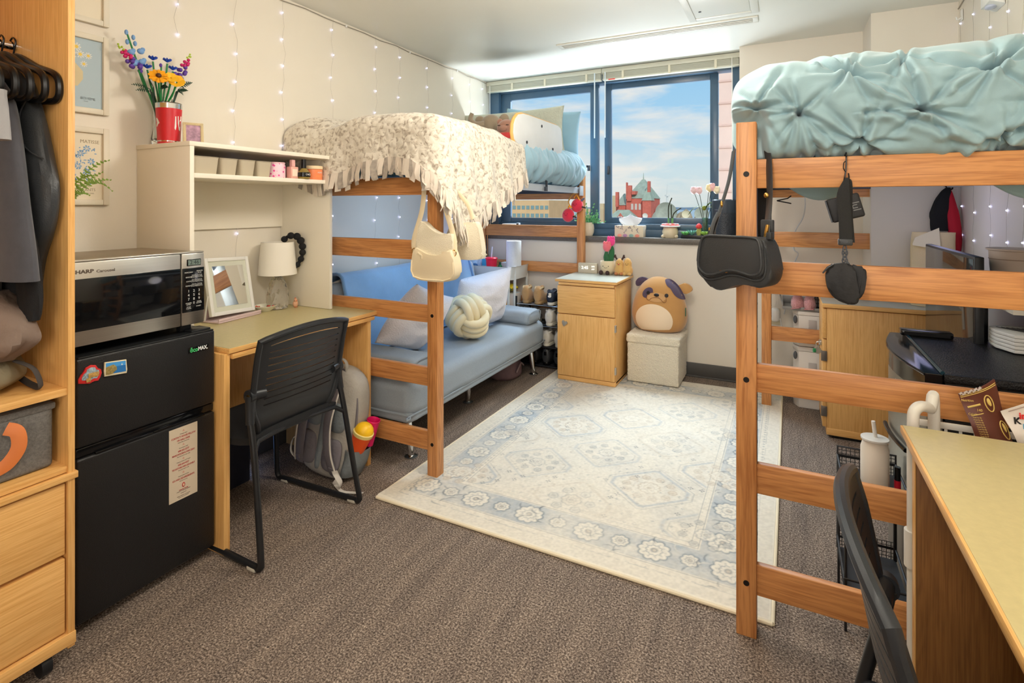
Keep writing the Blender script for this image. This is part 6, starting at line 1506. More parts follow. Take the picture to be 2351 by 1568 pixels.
t_ = thing('snack_bag', 'crinkled yellow snack bag lying over the cartons on the cart', 'bag', loc=(-2.075,3.99,.578)); part('bag', loft(MB(), [(-.06,0,.0,.05,.06,0),(-.03,0,.012,.08,.08,0),(.0,0,.04,.085,.075,0),(.02,0,.065,.05,.05,0)],28,12,.25,7,3), mat('bag_yellow',(236,206,32),.3,var=.12,vs=20), t_); part('mark', MB().ell((.03,-.06,.03),(.045,.02,.018)), mat('bag_mark',(74,90,40),.5), t_)
t_ = thing('paper_sack', 'cream printed packet at the back of the cart middle tray', 'packet', loc=(-2.235,4.06,Z2)); part('bag', MB().box(-.06,.06,-.03,.03,0,.245,.008), mat('sack_cream',(222,204,170),.7), t_); part('print', MB().box(-.03,.03,-.0315,-.029,.12,.18), mat('sack_print',(150,130,104),.7), t_)
t_ = thing('orange_pouch', 'small orange pouch peeping over the cream packet', 'pouch', loc=(-2.30,4.14,Z2)); part('bag', loft(MB(), [(0,0,0,.04,.03,0),(0,0,.15,.045,.03,0),(0,0,.265,.04,.02,0),(0,0,.28,.03,.008,0)],20,12,.1,4,2), mat('pouch_orange',(236,160,50),.4), t_)
# shoe rack
sr = thing('shoe_rack', 'black four tier shoe rack between the futon and nightstand', 'rack', loc=(-1.74,4.06,0), world=True)
TZ = (.018,.17,.335,.50)
for z_ in TZ:
    m = MB()
    for k in range(6): m.tube([(-1.955,3.93+k*.052,z_),(-1.53,3.93+k*.052,z_)],.0055,8)
    part('shelf', m, chrome if z_ > .3 else dark_steel, sr, label='row of metal rods'); part('shelf_sheet', MB().box(-1.95,-1.535,3.94,4.18,z_-.002,z_+.002), black_fabric, sr)
for x_ in (-1.955,-1.53):
    for y_ in (3.93,4.19): part('post', MB().tube([(x_,y_,0),(x_,y_,.56)],.008,10), black_plastic, sr)
def shoe_mesh(low=1.0):
    AX = Matrix(((1,0,0),(0,0,1),(0,1,0))).transposed()
    m = loft(MB(), [(0,.0,.052*low,.022,.030*low,0),(0,.012,.055*low,.034,.045*low,0),(0,.05,.055*low,.038,.050*low,0),(0,.10,.050,.040,.044,0),(0,.15,.040,.044,.034,0),(0,.20,.033,.046,.026,0),(0,.245,.028,.038,.020,0),(0,.262,.026,.012,.010,0)], 24, 22, .02, 3, 1, axis=AX)
    return m
def make_shoe(label, mt_, sole_m, loc, rotz=0, low=1.0, collar=None, group=None):
    s = thing('shoe', label, 'shoe', loc=loc, rotz=rotz, group=group)
    part('upper', shoe_mesh(low), mt_, s, smooth=60)
    out = [(.030*math.cos(a),.03+.03*math.sin(a)) for a in np.linspace(PI,2*PI,9)] + [(.033,.10),(.043,.17),(.042,.22),(.025,.258),(.0,.268),(-.025,.258),(-.042,.22),(-.043,.17),(-.033,.10)]
    part('sole', MB().prism([(x,y) for x,y in out], .024, None, .004), sole_m, s)
    part('collar', MB().tube([(.031*math.cos(a),.055+.045*math.sin(a),.098*low-.012+.010*math.cos(a*2)) for a in np.linspace(0,2*PI,17)[:-1]], .008, 8, closed=True), collar or mt_, s)
    part('opening', MB().ell((0,.055,.093*low-.010),(.027,.040,.010),n=16,k=8), black_fabric if collar is None else mat('shoe_lining',(206,186,152),.95), s)
    part('tongue', MB().ell((0,.105,.088*low),(.022,.026,.018),n=14,k=8,rot=(.6,0,0)), mt_, s)
    part('heel_tab', MB().cbox((0,.001,.072*low),(.022,.006,.03),bev=.002), sole_m if collar is None else mt_, s)
    return s
tan_s = mat('suede_tan',(190,148,98),.9,bump=.2,bs=300,sheen=.3); tan_sole = mat('sole_tan',(176,142,96),.8); fleece_c = mat('lining_fleece',(222,196,150),.98,bump=.8,bs=300)
SZ = TZ[3]+.0058
make_shoe('tan fleece lined slipper shoe nearest the white cart', tan_s, tan_sole, (-1.880,3.935,SZ), .06, 1.35, fleece_c, 'shoes on the rack')
make_shoe('tan fleece lined slipper shoe nearer the nightstand', tan_s, tan_sole, (-1.775,3.935,SZ), .0, 1.35, fleece_c, 'shoes on the rack')
navy = mat('shoe_navy',(30,38,54),.6,bump=.2,bs=260); wsole = mat('sole_white',(228,222,204),.6)
for i,(x_,l_) in enumerate(((-1.660,'navy sneaker with a white three leaf mark on its heel'),(-1.568,'navy sneaker half hidden by the nightstand on the top rack tier'))):
    s = make_shoe(l_, navy, wsole, (x_,3.935,SZ), .05, 1.15, None, 'shoes on the rack')
    m = MB()
    for a in (-.6,0,.6): m.ell((.010*math.sin(a)*1.3,-.0095,.062+.011*math.cos(a)),(.0055,.002,.009),rot=(0,a,0),n=10,k=6)
    part('logo', m, lw, s)
    part('lace', MB().tube([(.028,.10,.085),(0,.10,.105),(-.028,.10,.085)],.004,6).tube([(.030,.13,.07),(0,.13,.09),(-.03,.13,.07)],.004,6), lw, s)
wsh = mat('sneaker_white',(222,216,204),.6,bump=.15,bs=200); gsh = mat('sneaker_grey',(170,166,160),.7,bump=.2,bs=200)
SZ = TZ[2]+.0058
for x_,l_,m_,r_ in ((-1.885,'grey and white sneaker on the second rack tier nearest the cart',gsh,.25),(-1.79,'pale grey sneaker second on the second rack tier',gsh,.35),(-1.675,'chunky white sneaker on the second rack tier',wsh,.0),(-1.575,'white sneaker behind the nightstand edge, second rack tier',wsh,.0)):
    make_shoe(l_, m_, wsole, (x_,3.935,SZ), r_, 1.25, None, 'shoes on the rack')
SZ = TZ[1]+.0058
for x_,l_ in ((-1.70,'white sneaker on the third rack tier above the black boots'),(-1.595,'white sneaker on the third rack tier against the nightstand')): make_shoe(l_, wsh, wsole, (x_,3.935,SZ), 0, 1.2, None, 'shoes on the rack')
SZ = TZ[0]+.0058
for x_,l_ in ((-1.80,'black boot on the lowest rack tier nearest the futon leg'),(-1.70,'glossy black boot in the middle of the lowest rack tier'),(-1.60,'glossy black boot on the lowest rack tier beside the nightstand')): make_shoe(l_, black_leather, black_gloss, (x_,3.935,SZ), 0, 1.3, None, 'shoes on the rack')
b_ = thing('soft_bag', 'mauve grey soft bag pushed under the far end of the futon', 'bag', loc=(-1.90,3.62,0))
part('body', loft(MB(), [(0,0,.0,.10,.12,0),(0,0,.03,.13,.15,0),(0,0,.11,.12,.14,0),(0,0,.16,.08,.10,0),(0,0,.175,.02,.03,0)],30,16,.06,4,2), mat('bag_mauve',(120,96,98),.85,var=.15,vs=14), b_)
part('trim', MB().tube(spline([(.13,-.06,.06),(.135,-.02,.10),(.125,.03,.11),(.12,.08,.08)],5),.006,6), mat('bag_mauve_light',(150,126,124),.8), b_)
t_ = thing('green_roll', 'green roll of tape on the floor under the near end of the futon', 'tape', loc=(-2.05,2.42,0)); part('roll', MB().lathe([(.03,0),(.05,0),(.05,.05),(.03,.05),(.03,0)],n=24), mat('tape_green',(60,140,80),.5), t_); part('core', MB().lathe([(.026,0),(.030,0),(.030,.05),(.026,.05),(.026,0)],n=20), mat('core_card',(170,140,104),.9), t_)
t_ = thing('red_bag', 'red fabric bag and folded paper seen past the hutch edge', 'bag', loc=(-2.37,2.24,0.0)); part('body', loft(MB(), [(0,0,.0,.05,.05,0),(0,0,.5,.05,.05,0),(0,0,.85,.035,.03,0),(0,0,.95,.01,.01,0)],18,14,.1,4,2), mat('bag_scarlet',(206,40,54),.8), t_); part('paper', MB().box(.0,.006,.06,.16,.70,.84,.001).cbox((.01,.10,.82),(.006,.14,.06),rot=(.2,0,0)), paper_white, t_)
# ================================================================== plush cherries on the far post
chn = thing('plush_cherries', 'pair of smiling red plush cherries hanging on the far bed post', 'plush toy', loc=(-1.53,4.11,1.2), world=True)
cm_ = mat('plush_cherry',(226,44,70),.95,sheen=.6)
for (x_,z_,y_) in ((-1.500,1.300,4.125),(-1.562,1.222,4.085)):
    b_ = part('cherry', MB().ell((x_,y_,z_),(.050,.042,.056),n=24,k=14,rot=(0,.2,0)), cm_, chn, smooth=180)
    for s_ in (-1,1): part('eye', MB().ell((x_+s_*.014-.005,y_-.042,z_+.012),(.003,.002,.003),n=8,k=5), blk_m, b_)
    part('smile', MB().tube([(x_-.005+.010*math.cos(a),y_-.043,z_+.004+.007*math.sin(a)) for a in np.linspace(PI+.3,2*PI-.3,8)],.001,5), blk_m, b_)
    part('arm', MB().tube([(x_+.045,y_-.01,z_-.01),(x_+.075,y_-.015,z_-.018)],.007,8), mat('plush_brown',(74,54,50),.95), b_)
part('loop', MB().tube(spline([(-1.545,4.10,1.285),(-1.565,4.10,1.33),(-1.545,4.12,1.385),(-1.515,4.13,1.40),(-1.495,4.125,1.36)],5),.006,8), mat('cherry_loop',(226,170,90),.8), chn)
part('stem', MB().tube(spline([(-1.52,4.11,1.36),(-1.50,4.11,1.385),(-1.475,4.11,1.345)],5),.010,8,flat=.4).tube(spline([(-1.56,4.08,1.26),(-1.55,4.07,1.30),(-1.53,4.07,1.28)],5),.010,8,flat=.4), mat('cherry_orange',(244,160,50),.9), chn)
part('leaf', MB().ell((-1.455,4.12,1.345),(.026,.006,.009),rot=(0,-.7,0)), mat('cherry_leaf',(96,100,124),.9), chn)
# ================================================================== window sill things
SL = 1.0463
pt = thing('potted_plant', 'leafy green plant in a small ribbed white pot on the window sill', 'plant', loc=(-1.465,4.315,SL))
m = MB(); 
part('pot', MB().lathe([(0,0),(.030,0),(.042,.03),(.045,.065),(.040,.10),(.034,.112),(.030,.112),(.03,.10),(0,.10)],n=36), mat('pot_cream',(220,208,184),.6,bump=.5,bs=90,stretch=(1,1,.5)), pt)
m = MB(); rr = random.Random(9)
for k in range(46):
    an = rr.uniform(0,2*PI); tl_ = rr.uniform(.05,.13); el = rr.uniform(.15,1.1)
    if k < 3: el, tl_ = 1.35, .16
    d = V((math.cos(an)*math.cos(el)*1.15+.12, math.sin(an)*math.cos(el)*.7-.08, math.sin(el))); b0 = V((0,0,.10))
    for q in range(5):
        p = b0 + d*tl_*(.35+.16*q); sd = d.cross(V((rr.uniform(-1,1),rr.uniform(-1,1),rr.uniform(-1,1)))).normalized()*.011; dd = (d+sd*30).normalized()*.026
        m.poly([p, p+dd*.5+sd*.8, p+dd, p+dd*.5-sd*.8])
part('foliage', m, mat('leaf_mint',(110,176,124),.6,var=.22,vs=30), pt, recalc=False)
part('stem', MB().tube([(0,0,.09),(.01,0,.19)],.003,6), gstem, pt)
bx_ = thing('tissue_box', 'floral patterned tissue box with a white tissue pulled up on the sill', 'tissue box', loc=(-1.115,4.33,SL))
part('box', MB().box(-.116,.116,-.058,.058,0,.092,.002), mat('tissue_card',(222,208,182),.6), bx_)
m = MB(); rr = random.Random(3)
for k in range(16):
    x_ = rr.uniform(-.10,.10); z_ = rr.uniform(.03,.085); a = rr.uniform(-.8,.8)
    m.tube([(x_,-.0585,z_),(x_+.02*math.sin(a),-.0585,z_+.018)],.0009,5)
    for q in range(3): m.ell((x_+.02*math.sin(a)*q/3+.004*(-1)**q,-.0585,z_+.006*q),(.004,.0006,.002),rot=(0,.6*(-1)**q,0),n=8,k=4)
part('twig_print', m, mat('twig_ink',(120,112,124),.7), bx_)
for x_,c_ in ((-.075,(236,160,140)),(-.03,(182,140,176)),(.02,(140,176,166)),(.068,(238,150,126))): part('flower_print', MB().ell((x_,-.0585,.012),(.018,.0008,.013),n=16,k=8), mat('print_%d'%c_[0],c_,.7), bx_)
def TS(u, v):
    a = (u*2-1); w_ = .05+.045*v - .02*v*v*2 ; x = a*(.05+.045*math.sin(v*2.2)) if v < .8 else a*.09*(1-v)*4.2
    return V((x, .020*math.sin(a*3+v*4)*(1-.4*v), .090+.085*v+.012*math.cos(a*2.2)*v))
m = MB().grid(16,14,TS); m.solidify(.001); part('tissue', m, mat('tissue_white',(236,240,246),.9,sss=.0), bx_, smooth=180)
mp_ = thing('mushroom_pot', 'cream pot with a red mushroom cap lid holding three dark stems', 'pot', loc=(-.800,4.335,SL))
part('body', MB().lathe([(0,0),(.046,.0),(.058,.02),(.061,.05),(.052,.082),(.048,.088),(0,.088)],n=32), mat('pot_shroom',(228,212,178),.4), mp_)
part('cap', MB().lathe([(.044,.084),(.070,.088),(.073,.094),(.062,.108),(.040,.114),(.036,.110),(0,.110)],n=32), mat('shroom_red',(222,86,78),.3), mp_)
m = MB()
for k in range(9):
    a = k*.7; m.ell((.058*math.cos(a),.058*math.sin(a),.1075),(.010,.010,.005),n=10,k=6)
part('spot', m, lw, mp_)
part('rim', MB().lathe([(.0735,.086),(.077,.093),(.072,.098),(.070,.090)],n=32), mat('shroom_rim',(236,226,224),.4), mp_)
for s_ in (-1,1): part('foot', MB().ell((s_*.050,-.03,.012),(.016,.016,.014),n=14,k=8), mat('pot_shroom',(228,212,178),.4), mp_)
for pts,(a,b_) in ((spline([(-.012,0,.112),(-.014,0,.18),(-.012,0,.25),(.012,0,.315)],6),(0,0)),(spline([(.008,0,.112),(.008,0,.18),(.006,0,.26)],6),(0,0)),(spline([(.016,0,.112),(.022,0,.18),(.05,0,.215),(.083,0,.235)],6),(0,0))):
    s_ = part('stem', MB().tube(pts,[.0045]*len(pts),8), mat('stem_dark',(48,54,34),.5), mp_)
part('stem_sleeve', MB().tube([(-.013,0,.11),(-.014,0,.155)],.007,10).tube([(.014,0,.11),(.017,0,.155)],.009,10), mat('sleeve_green',(120,200,130),.2,trans=.3), mp_)
su = thing('succulent_tray', 'black tray of four small succulents and a red topped cactus on the sill', 'plants', loc=(-.612,4.315,SL))
part('tray', MB().box(-.100,.100,-.030,.030,0,.026,.003), black_plastic, su)
def rosette3(c, n, l_, w_, rise, mt_, layers=3):
    m = MB()
    for q in range(layers):
        for k in range(n):
            a = 2*PI*k/n+q*.5; rr_ = l_*(1-.25*q); d = V((math.cos(a),math.sin(a),rise+.5*q)).normalized(); m.tube([V(c),V(c)+d*rr_*.6,V(c)+d*rr_],[w_*.7,w_,w_*.15],6)
    part('succulent', m, mt_, su)
rosette3((-.068,-.005,.026),8,.045,.009,.7,mat('succ_green',(104,178,96),.5)); rosette3((-.022,.0,.026),10,.055,.005,1.0,mat('succ_blue',(110,170,150),.5)); rosette3((.070,-.004,.030),9,.045,.009,.7,mat('succ_lime',(160,206,90),.5))
part('cactus', MB().lathe([(0,.024),(.016,.024),(.019,.05),(.016,.075),(0,.08)],(.030,-.004,0),12), mat('cactus_olive',(160,160,90),.6,var=.3,vs=90), su)
part('cactus_bloom', loft(MB(), [(.030,-.004,.074,.008,.008,0),(.030,-.004,.088,.022,.022,0),(.030,-.004,.105,.018,.018,0),(.030,-.004,.118,.004,.004,0)],16,10,.2,6,2), mat('cactus_red',(232,70,70),.5), su)
tv = thing('tulip_vase', 'slim clear vase of pale pink and yellow glass tulips with leaves', 'flowers', loc=(-.545,4.375,SL))
part('vase', MB().lathe([(0,0),(.026,0),(.028,.01),(.022,.14),(.024,.16),(.022,.16),(.02,.14),(.02,.01),(0,.008)],n=24), mat('vase_green_glass',(200,236,214),.03,trans=.95), tv)
for (x_,z_,c_) in ((-.085,.372,(238,204,204)),(-.045,.370,(238,200,202)),(.030,.388,(246,222,170)),(.050,.396,(244,190,186)),(.085,.372,(246,228,190))):
    q = mat('tulip_glass_%d'%(c_[0]+c_[1]),c_,.25); part('stem', MB().tube(spline([(.0,0,.02),(x_*.25,0,.16),(x_*.8,0,z_-.05),(x_,0,z_-.022)],5),.0022,6), mat('stem_dark',(48,54,34),.5), tv)
    m = loft(MB(), [(x_,0,z_-.030,.006,.006,0),(x_,0,z_-.018,.020,.018,0),(x_,0,z_,.025,.022,0),(x_,0,z_+.018,.021,.018,0)],18,10)
    for k in range(3): m.ell((x_+.013*math.cos(k*2.1+.5),.012*math.sin(k*2.1+.5),z_+.016),(.012,.010,.016),n=10,k=6)
    part('bloom', m, q, tv)
lf = mat('leaf_olive',(90,118,50),.5)
for pts in (((0,0,.22),(-.04,-.01,.25),(-.09,-.01,.225),(-.125,-.01,.18)),((0,0,.23),(.03,-.01,.27),(.07,-.01,.285),(.10,-.01,.31)),((0,0,.23),(.03,-.01,.245),(.07,-.01,.235),(.095,-.01,.225))):
    part('leaf', MB().tube(spline(pts,5),[.004]+[.011]*(len(spline(pts,5))-4)+[.008,.005,.002],8,flat=.25), lf, tv)
part('bud', MB().ell((-.005,-.012,.235),(.016,.014,.02)), mat('bud_olive',(120,130,40),.5), tv)
pur = thing('air_purifier', 'black cylindrical air purifier with a dotted grille on the sill end', 'air purifier', loc=(-.405,4.343,SL))
m_, nt, p = _nt('purifier_grille'); L = nt.links; tc = N(nt,'ShaderNodeTexCoord'); sx = N(nt,'ShaderNodeSeparateXYZ'); L.new(tc.outputs['UV'],sx.inputs[0])
p.inputs['Base Color'].default_value = rgb(40,46,54); p.inputs['Roughness'].default_value = .45
vn = N(nt,'ShaderNodeTexVoronoi',Scale=120.0); L.new(tc.outputs['Object'],vn.inputs['Vector']); bpn = N(nt,'ShaderNodeBump',Strength=.6,Distance=.003); L.new(vn.outputs['Distance'],bpn.inputs['Height']); L.new(bpn.outputs[0],p.inputs['Normal'])
part('body', MB().lathe([(0,0),(.080,0),(.086,.008),(.086,.200),(.0845,.202)],n=48), m_, pur)
part('shell', MB().lathe([(.0862,.2),(.087,.206),(.087,.292),(.080,.300),(0,.300)],n=48), mat('purifier_shell',(52,60,70),.35), pur)
letters([text_mesh('TruSens',.010,.0003,mat('grey_print',(150,156,162),.5),face_m((-.045,-.0755,.222),(.86,-.51,0),(0,0,1)))], pur)
wd_ = thing('desk_clock', 'small white device with a dark face on the sill behind the bed rail', 'clock', loc=(-2.21,4.34,SL))
part('body', MB().box(-.085,.055,-.03,.03,0,.090,.008), white_plastic, wd_); part('face', MB().box(.056,.085,-.02,.02,.0,.098,.006), mat('device_face',(190,196,200),.3), wd_); part('screen', MB().box(.060,.080,-.0215,-.019,.05,.092,.001), black_gloss, wd_)

# ================================================================== FAIRY LIGHTS
led_w = mat('led_cool', (205,210,255), .3, emit=(196,200,255), es=9)
wire_c = mat('fairy_wire', (168,160,146), .5, metal=.3)
led_mesh = finish(MB().ell((0,0,0),(.0034,)*3,n=8,k=6), 'led_bulb', led_w)
def curtain(label, loc, strands, wall, ceiling_pts):
    c = thing('fairy_light_curtain', label, 'fairy lights', loc=loc)
    L0 = V(loc)
    part('header_wire', MB().tube([V(p)-L0 for p in ceiling_pts], .003, 6), wire_c, c)
    for k, p in enumerate(ceiling_pts[1:-1]):
        if k % 4 == 0: part('clip', MB().cbox(V(p)-L0,(.012,.012,.018),bev=.003), white_plastic, c)
    rr = random.Random(17)
    for (a, z0, z1) in strands:
        pts = []; z = z0; x_ = 0; k = 0
        while z > z1:
            pts.append((wall(a + rr.uniform(-.014,.014), z))); z -= .072*rr.uniform(.9,1.1)
        w_ = part('wire_strand', MB().tube([V(p)-L0 for p in spline(pts,2)], .0006, 4), wire_c, c)
        for q in pts[1::2][:16]:
            o = bpy.data.objects.new('led_bulb', led_mesh); COL.objects.link(o); o.parent = w_; o.location = V(q)-L0; ROOTOF[o.name] = c.name
    return c
ya = [1.08+.16*k for k in range(21)]
lw_pts = [(-2.444, y_, 2.432-.012*abs(math.sin(i*1.3))) for i, y_ in enumerate(ya)]
curtain('fairy light curtain hanging down the wall beside the futon loft bed', (-2.44,2.7,2.43), [(1.47,2.43,2.02),(1.76,2.43,1.0),(2.05,2.43,1.60),(2.40,2.43,.86),(2.79,2.43,.83),(3.04,2.43,.84),(3.38,2.43,.85),(3.72,2.43,.85),(4.0,2.43,.85),(4.22,2.43,.85)], lambda a, z: (-2.4435+.002, a, z), lw_pts)
ya = [2.55+.155*k for k in range(9)]
curtain('fairy light curtain on the wall behind the teal loft bed', (.86,3.2,2.43), [(3.74,2.38,.80),(3.52,2.36,.80),(3.27,2.36,.80),(3.05,2.36,.85),(2.88,2.36,.85)], lambda a, z: (.866, a, z), [(.866, y_, 2.40+.03*math.cos(i)) for i, y_ in enumerate(ya)])
ch_ = thing('adhesive_hook', 'white adhesive hook at the top corner of the wall by the teal bed', 'hook', loc=(.868,3.72,2.34)); part('plate', MB().box(-.006,0,-.015,.015,-.03,.03,.002), white_plastic, ch_); part('prong', MB().tube(spline([(-.006,0,-.015),(-.022,0,-.022),(-.026,0,-.008)],5),.004,8), white_plastic, ch_)
# ================================================================== RIGHT BED: comforter, bags
teal = mat('comforter_teal', (148,178,185), .72, bump=.10, bs=500, sheen=.35, var=.03, vs=3)
pin = [(.161,1.677),(.473,1.656),(.039,1.571),(.191,1.472),(.328,1.553),(-.075,1.60),(.294,1.72),(.625,1.55),(.491,1.455),(.78,1.66),(.72,1.47),(.62,1.70)]
rr = random.Random(21)
pin = [(a,b_,rr.uniform(0,6),rr.choice((5,6,7))) for a,b_ in pin]
fold_seg = [((.161,1.677),(.328,1.553)),((.328,1.553),(.50,1.44)),((.039,1.571),(.09,1.43)),((.039,1.571),(.145,1.445)),((.191,1.472),(.125,1.448)),((.191,1.472),(.20,1.55)),((.20,1.555),(.25,1.558)),((.473,1.656),(.40,1.60)),((.473,1.656),(.36,1.69)),((.25,1.555),(.37,1.50)),((.473,1.656),(.58,1.75)),((.161,1.677),(.10,1.70)),((.328,1.553),(.31,1.63)),((.625,1.55),(.52,1.49)),((.52,1.49),(.44,1.445))]
def seg_d(px, pz, s):
    (ax,az),(bx,bz) = s; vx, vz = bx-ax, bz-az; l2 = vx*vx+vz*vz; t = max(0,min(1,((px-ax)*vx+(pz-az)*vz)/l2)); dx, dz = px-ax-vx*t, pz-az-vz*t
    return math.hypot(dx,dz), (dx*vz-dz*vx), t
X0, X1 = -.150, .858
def TC(u, v):
    x = X0+(X1-X0)*u
    # profile in (y,z): bottom front -> bulge -> top -> back
    PR = TCP; f = v*(len(PR)-1); i = min(int(f),len(PR)-2); q = PR[i].lerp(PR[i+1], f-i); t = (PR[min(i+1,len(PR)-1)]-PR[max(i-0,0)]).normalized(); nrm = V((t.y*-1, t.x, 0))   # q=(y,z)
    y, z = q.x, q.y; n = V((0, -abs(t.y) if True else 0, 0)); n = V((0,-t.y,t.x))
    d_end = x-X0; e = min(1, d_end/.16); rnd = math.sqrt(max(0,1-(1-e)**2))
    h = 0.0
    if y < 2.05:
        zz = z
        for (cx,cz,ph,k) in pin:
            dx, dz = x-cx, zz-cz; d = math.hypot(dx,dz)
            if d < .26:
                a = math.atan2(dz,dx)
                h -= .017*math.exp(-(d/.020)**2)+.016*math.exp(-(d/.07)**1.4)
                for q in range(k+3):
                    ra = ph+q*2*PI/(k+3)+.5*math.sin(q*5.1+ph*3); ln_ = .10+.09*abs(math.sin(q*3.7+ph)); c_ = math.cos(a-ra)
                    if c_ > 0 and d < ln_: pd = d*abs(math.sin(a-ra)); t_ = 1-d/ln_; h -= .017*t_**.7*math.exp(-(pd/(.004+.05*d))**2); h += .007*t_*math.exp(-((pd-.010-.10*d)/(.007+.05*d))**2)
        h *= 1-.6*sst(1.69,1.745,z)
        for s in fold_seg:
            d, sg, tt = seg_d(x, zz, s)
            if d < .06: h -= .020*math.exp(-(d/.007)**2)*(1-.5*tt); h += .010*math.exp(-((d-.018)/.012)**2)*(1 if sg > 0 else .3)
    w1 = .05*NZ.noise(V((x*6,z*6,3))); h += .012*NZ.noise(V((x*5,z*5+y,1.5)))+.009*NZ.noise(V((x*9+w1*20,z*16+y*3-x*6,4)))+.004*(1-abs(NZ.noise(V((x*14+z*9,z*20-x*7,9)))))
    cy, cz = 1.95, 1.585
    p = V((x,y,z))+n*h
    kq = 1-sst(-.075,-.035,x)
    if kq > 0 and z < 1.66 and y < 1.9: p.y += max(0, 1.828-p.y)*kq*(1-sst(1.55,1.62,p.z))
    if rnd < 1: p.y = max(cy,y*0+cy) + (p.y-cy)*(.55+.45*rnd) if y < 2.3 else p.y; p.z = cz+(p.z-cz)*(.45+.55*rnd)
    return p
TCP = spline([(2.30,1.452,0),(1.92,1.440,0),(1.80,1.440,0),(1.752,1.472,0),(1.737,1.545,0),(1.738,1.61,0),(1.758,1.672,0),(1.81,1.722,0),(1.90,1.752,0),(2.10,1.765,0)],9)+spline([(2.10,1.765,0),(2.8,1.77,0),(3.4,1.76,0),(3.70,1.73,0),(3.765,1.64,0),(3.765,1.50,0),(3.65,1.452,0)],8)
m = MB().grid(260, 2, lambda u,v: V((0,0,0))) if False else MB()
NV = 260
def vmap(v):   # spend most rows on the visible front
    return v*1.18*(81/ (len(TCP)-1)) if v < .8475 else (81+(v-.8475)/.1525*(len(TCP)-1-81))/(len(TCP)-1)
m.grid(300, NV, lambda u,v: TC(u, min(1,vmap(v))))
m.bm.verts.ensure_lookup_table(); m.bm.faces.new([m.bm.verts[i] for i in range(NV)]); m.bm.faces.new([m.bm.verts[-1-i] for i in range(NV)])
solo('comforter', m, teal, 'puffy teal comforter with pinched tucks heaped on the nearer loft bed', 'comforter', smooth=180)
mt = thing('mattress', 'mattress hidden beneath the teal comforter with a pale hem hanging below', 'mattress', loc=(.36,2.8,1.43), world=True)
part('mattress', softbox(-.10,.83,2.0,3.75,1.449,1.46,.004,.0,3,ny=12), sheet_blue, mt)
m = MB()
def HM(u, v):
    x = -.0+.8*u; s = max(0, math.sin(u*PI*3.2+.3)); return V((x, 1.90+.02*v, 1.412-.075*v*s-.02*v))
m.grid(60,8,HM); m.solidify(.004); part('hem', m, teal, mt, smooth=180)
# black flap handbag over the corner post
fb = thing('flap_handbag', 'black leather flap handbag with wavy edge hanging on the near bed post', 'handbag', loc=(-.118,1.685,1.05), rotz=-.42)
bodyo = [(-.100,.045),(-.075,.016),(-.05,.002),(-.025,.006),(0,.018),(.025,.026),(.05,.027),(.075,.022),(.100,.034),(.112,.062),(.108,.095),(.100,.128),(.090,.155),(.06,.160),(.03,.160),(0,.160),(-.03,.160),(-.06,.160),(-.085,.155),(-.097,.128),(-.104,.095),(-.106,.068)]
part('body', MB().prism([(p[0],p[1]) for p in spline([(x,z,0) for x,z in bodyo],3,closed=True)], .072, XZ((0,.036,0)), .007, 3), black_leather, fb, smooth=60)
flo = [(-.106,.062),(-.085,.042),(-.06,.041),(-.035,.049),(-.01,.058),(.015,.060),(.04,.056),(.065,.051),(.088,.058),(.097,.080),(.096,.108),(.093,.136),(.084,.159),(.055,.163),(.025,.163),(-.005,.163),(-.035,.163),(-.065,.163),(-.090,.156),(-.101,.130),(-.106,.098)]
part('flap', MB().prism([(p[0],p[1]) for p in spline([(x,z,0) for x,z in flo],3,closed=True)], .012, XZ((0,-.034,0)), .004, 2), black_leather, fb, smooth=60)
part('flap_rim', MB().tube([(p[0]*.93-.001,-.0465,p[1]*.93+.010) for p in spline([(x,z,0) for x,z in flo],3,closed=True)], .004, 8, closed=True), black_leather, fb)
part('inner_panel', MB().tube([(p[0]*.99,-.036,p[1]*.99-.008) for p in spline([(x,z,0) for x,z in flo],3,closed=True)], .004, 8, closed=True), black_leather, fb)
letters([text_mesh('MEYLI',.0078,.0003,gold,face_m((-.020,-.0468,.060),F_R,F_U),bold=.0002,space=1.2)], fb)
part('strap_base', MB().cbox((.092,.0,.166),(.014,.024,.02),bev=.003).cbox((-.084,.0,.166),(.014,.024,.02),bev=.003), black_leather, fb)
part('clasp', MB().cbox((.084,-.004,.180),(.008,.012,.036),rot=(0,.2,0),bev=.003).cbox((-.088,-.004,.176),(.006,.010,.016),bev=.002), gold, fb)
ri = Matrix.Rotation(.42,4,'Z') @ Matrix.Translation((.118,-1.685,-1.05))
wl_ = lambda *a: [ri @ V(p) for p in a]
part('strap', MB().tube(spline(wl_((-.045,1.665,1.205),(-.042,1.70,1.245),(-.038,1.748,1.33),(-.040,1.768,1.42),(-.046,1.785,1.47)),6), .0155, 10, flat=.2, up=(.4,.9,0)).tube(spline(wl_((-.195,1.705,1.20),(-.175,1.735,1.28),(-.150,1.765,1.38),(-.140,1.80,1.47)),6), .0125, 10, flat=.28, up=(.6,.8,0)), black_leather, fb)
part('strap_tail', MB().tube(spline(wl_((-.198,1.70,1.20),(-.190,1.715,1.245),(-.176,1.725,1.28)),4), .015, 8, flat=.3, up=(.6,.8,0)), black_leather, fb); part('strap_tab', MB().cbox(wl_((-.042,1.690,1.235))[0],(.036,.014,.05),bev=.004), black_leather, fb)
part('stud', MB().ell(wl_((-.046,1.722,1.33))[0],(.007,.005,.008),n=14,k=8).ell(wl_((-.168,1.728,1.305))[0],(.004,.004,.010),n=10,k=6), gold, fb)
tb_ = thing('tote_bag', 'black cloth tote hanging in shadow behind the near bed post', 'bag', loc=(-.035,1.87,1.16), world=True)
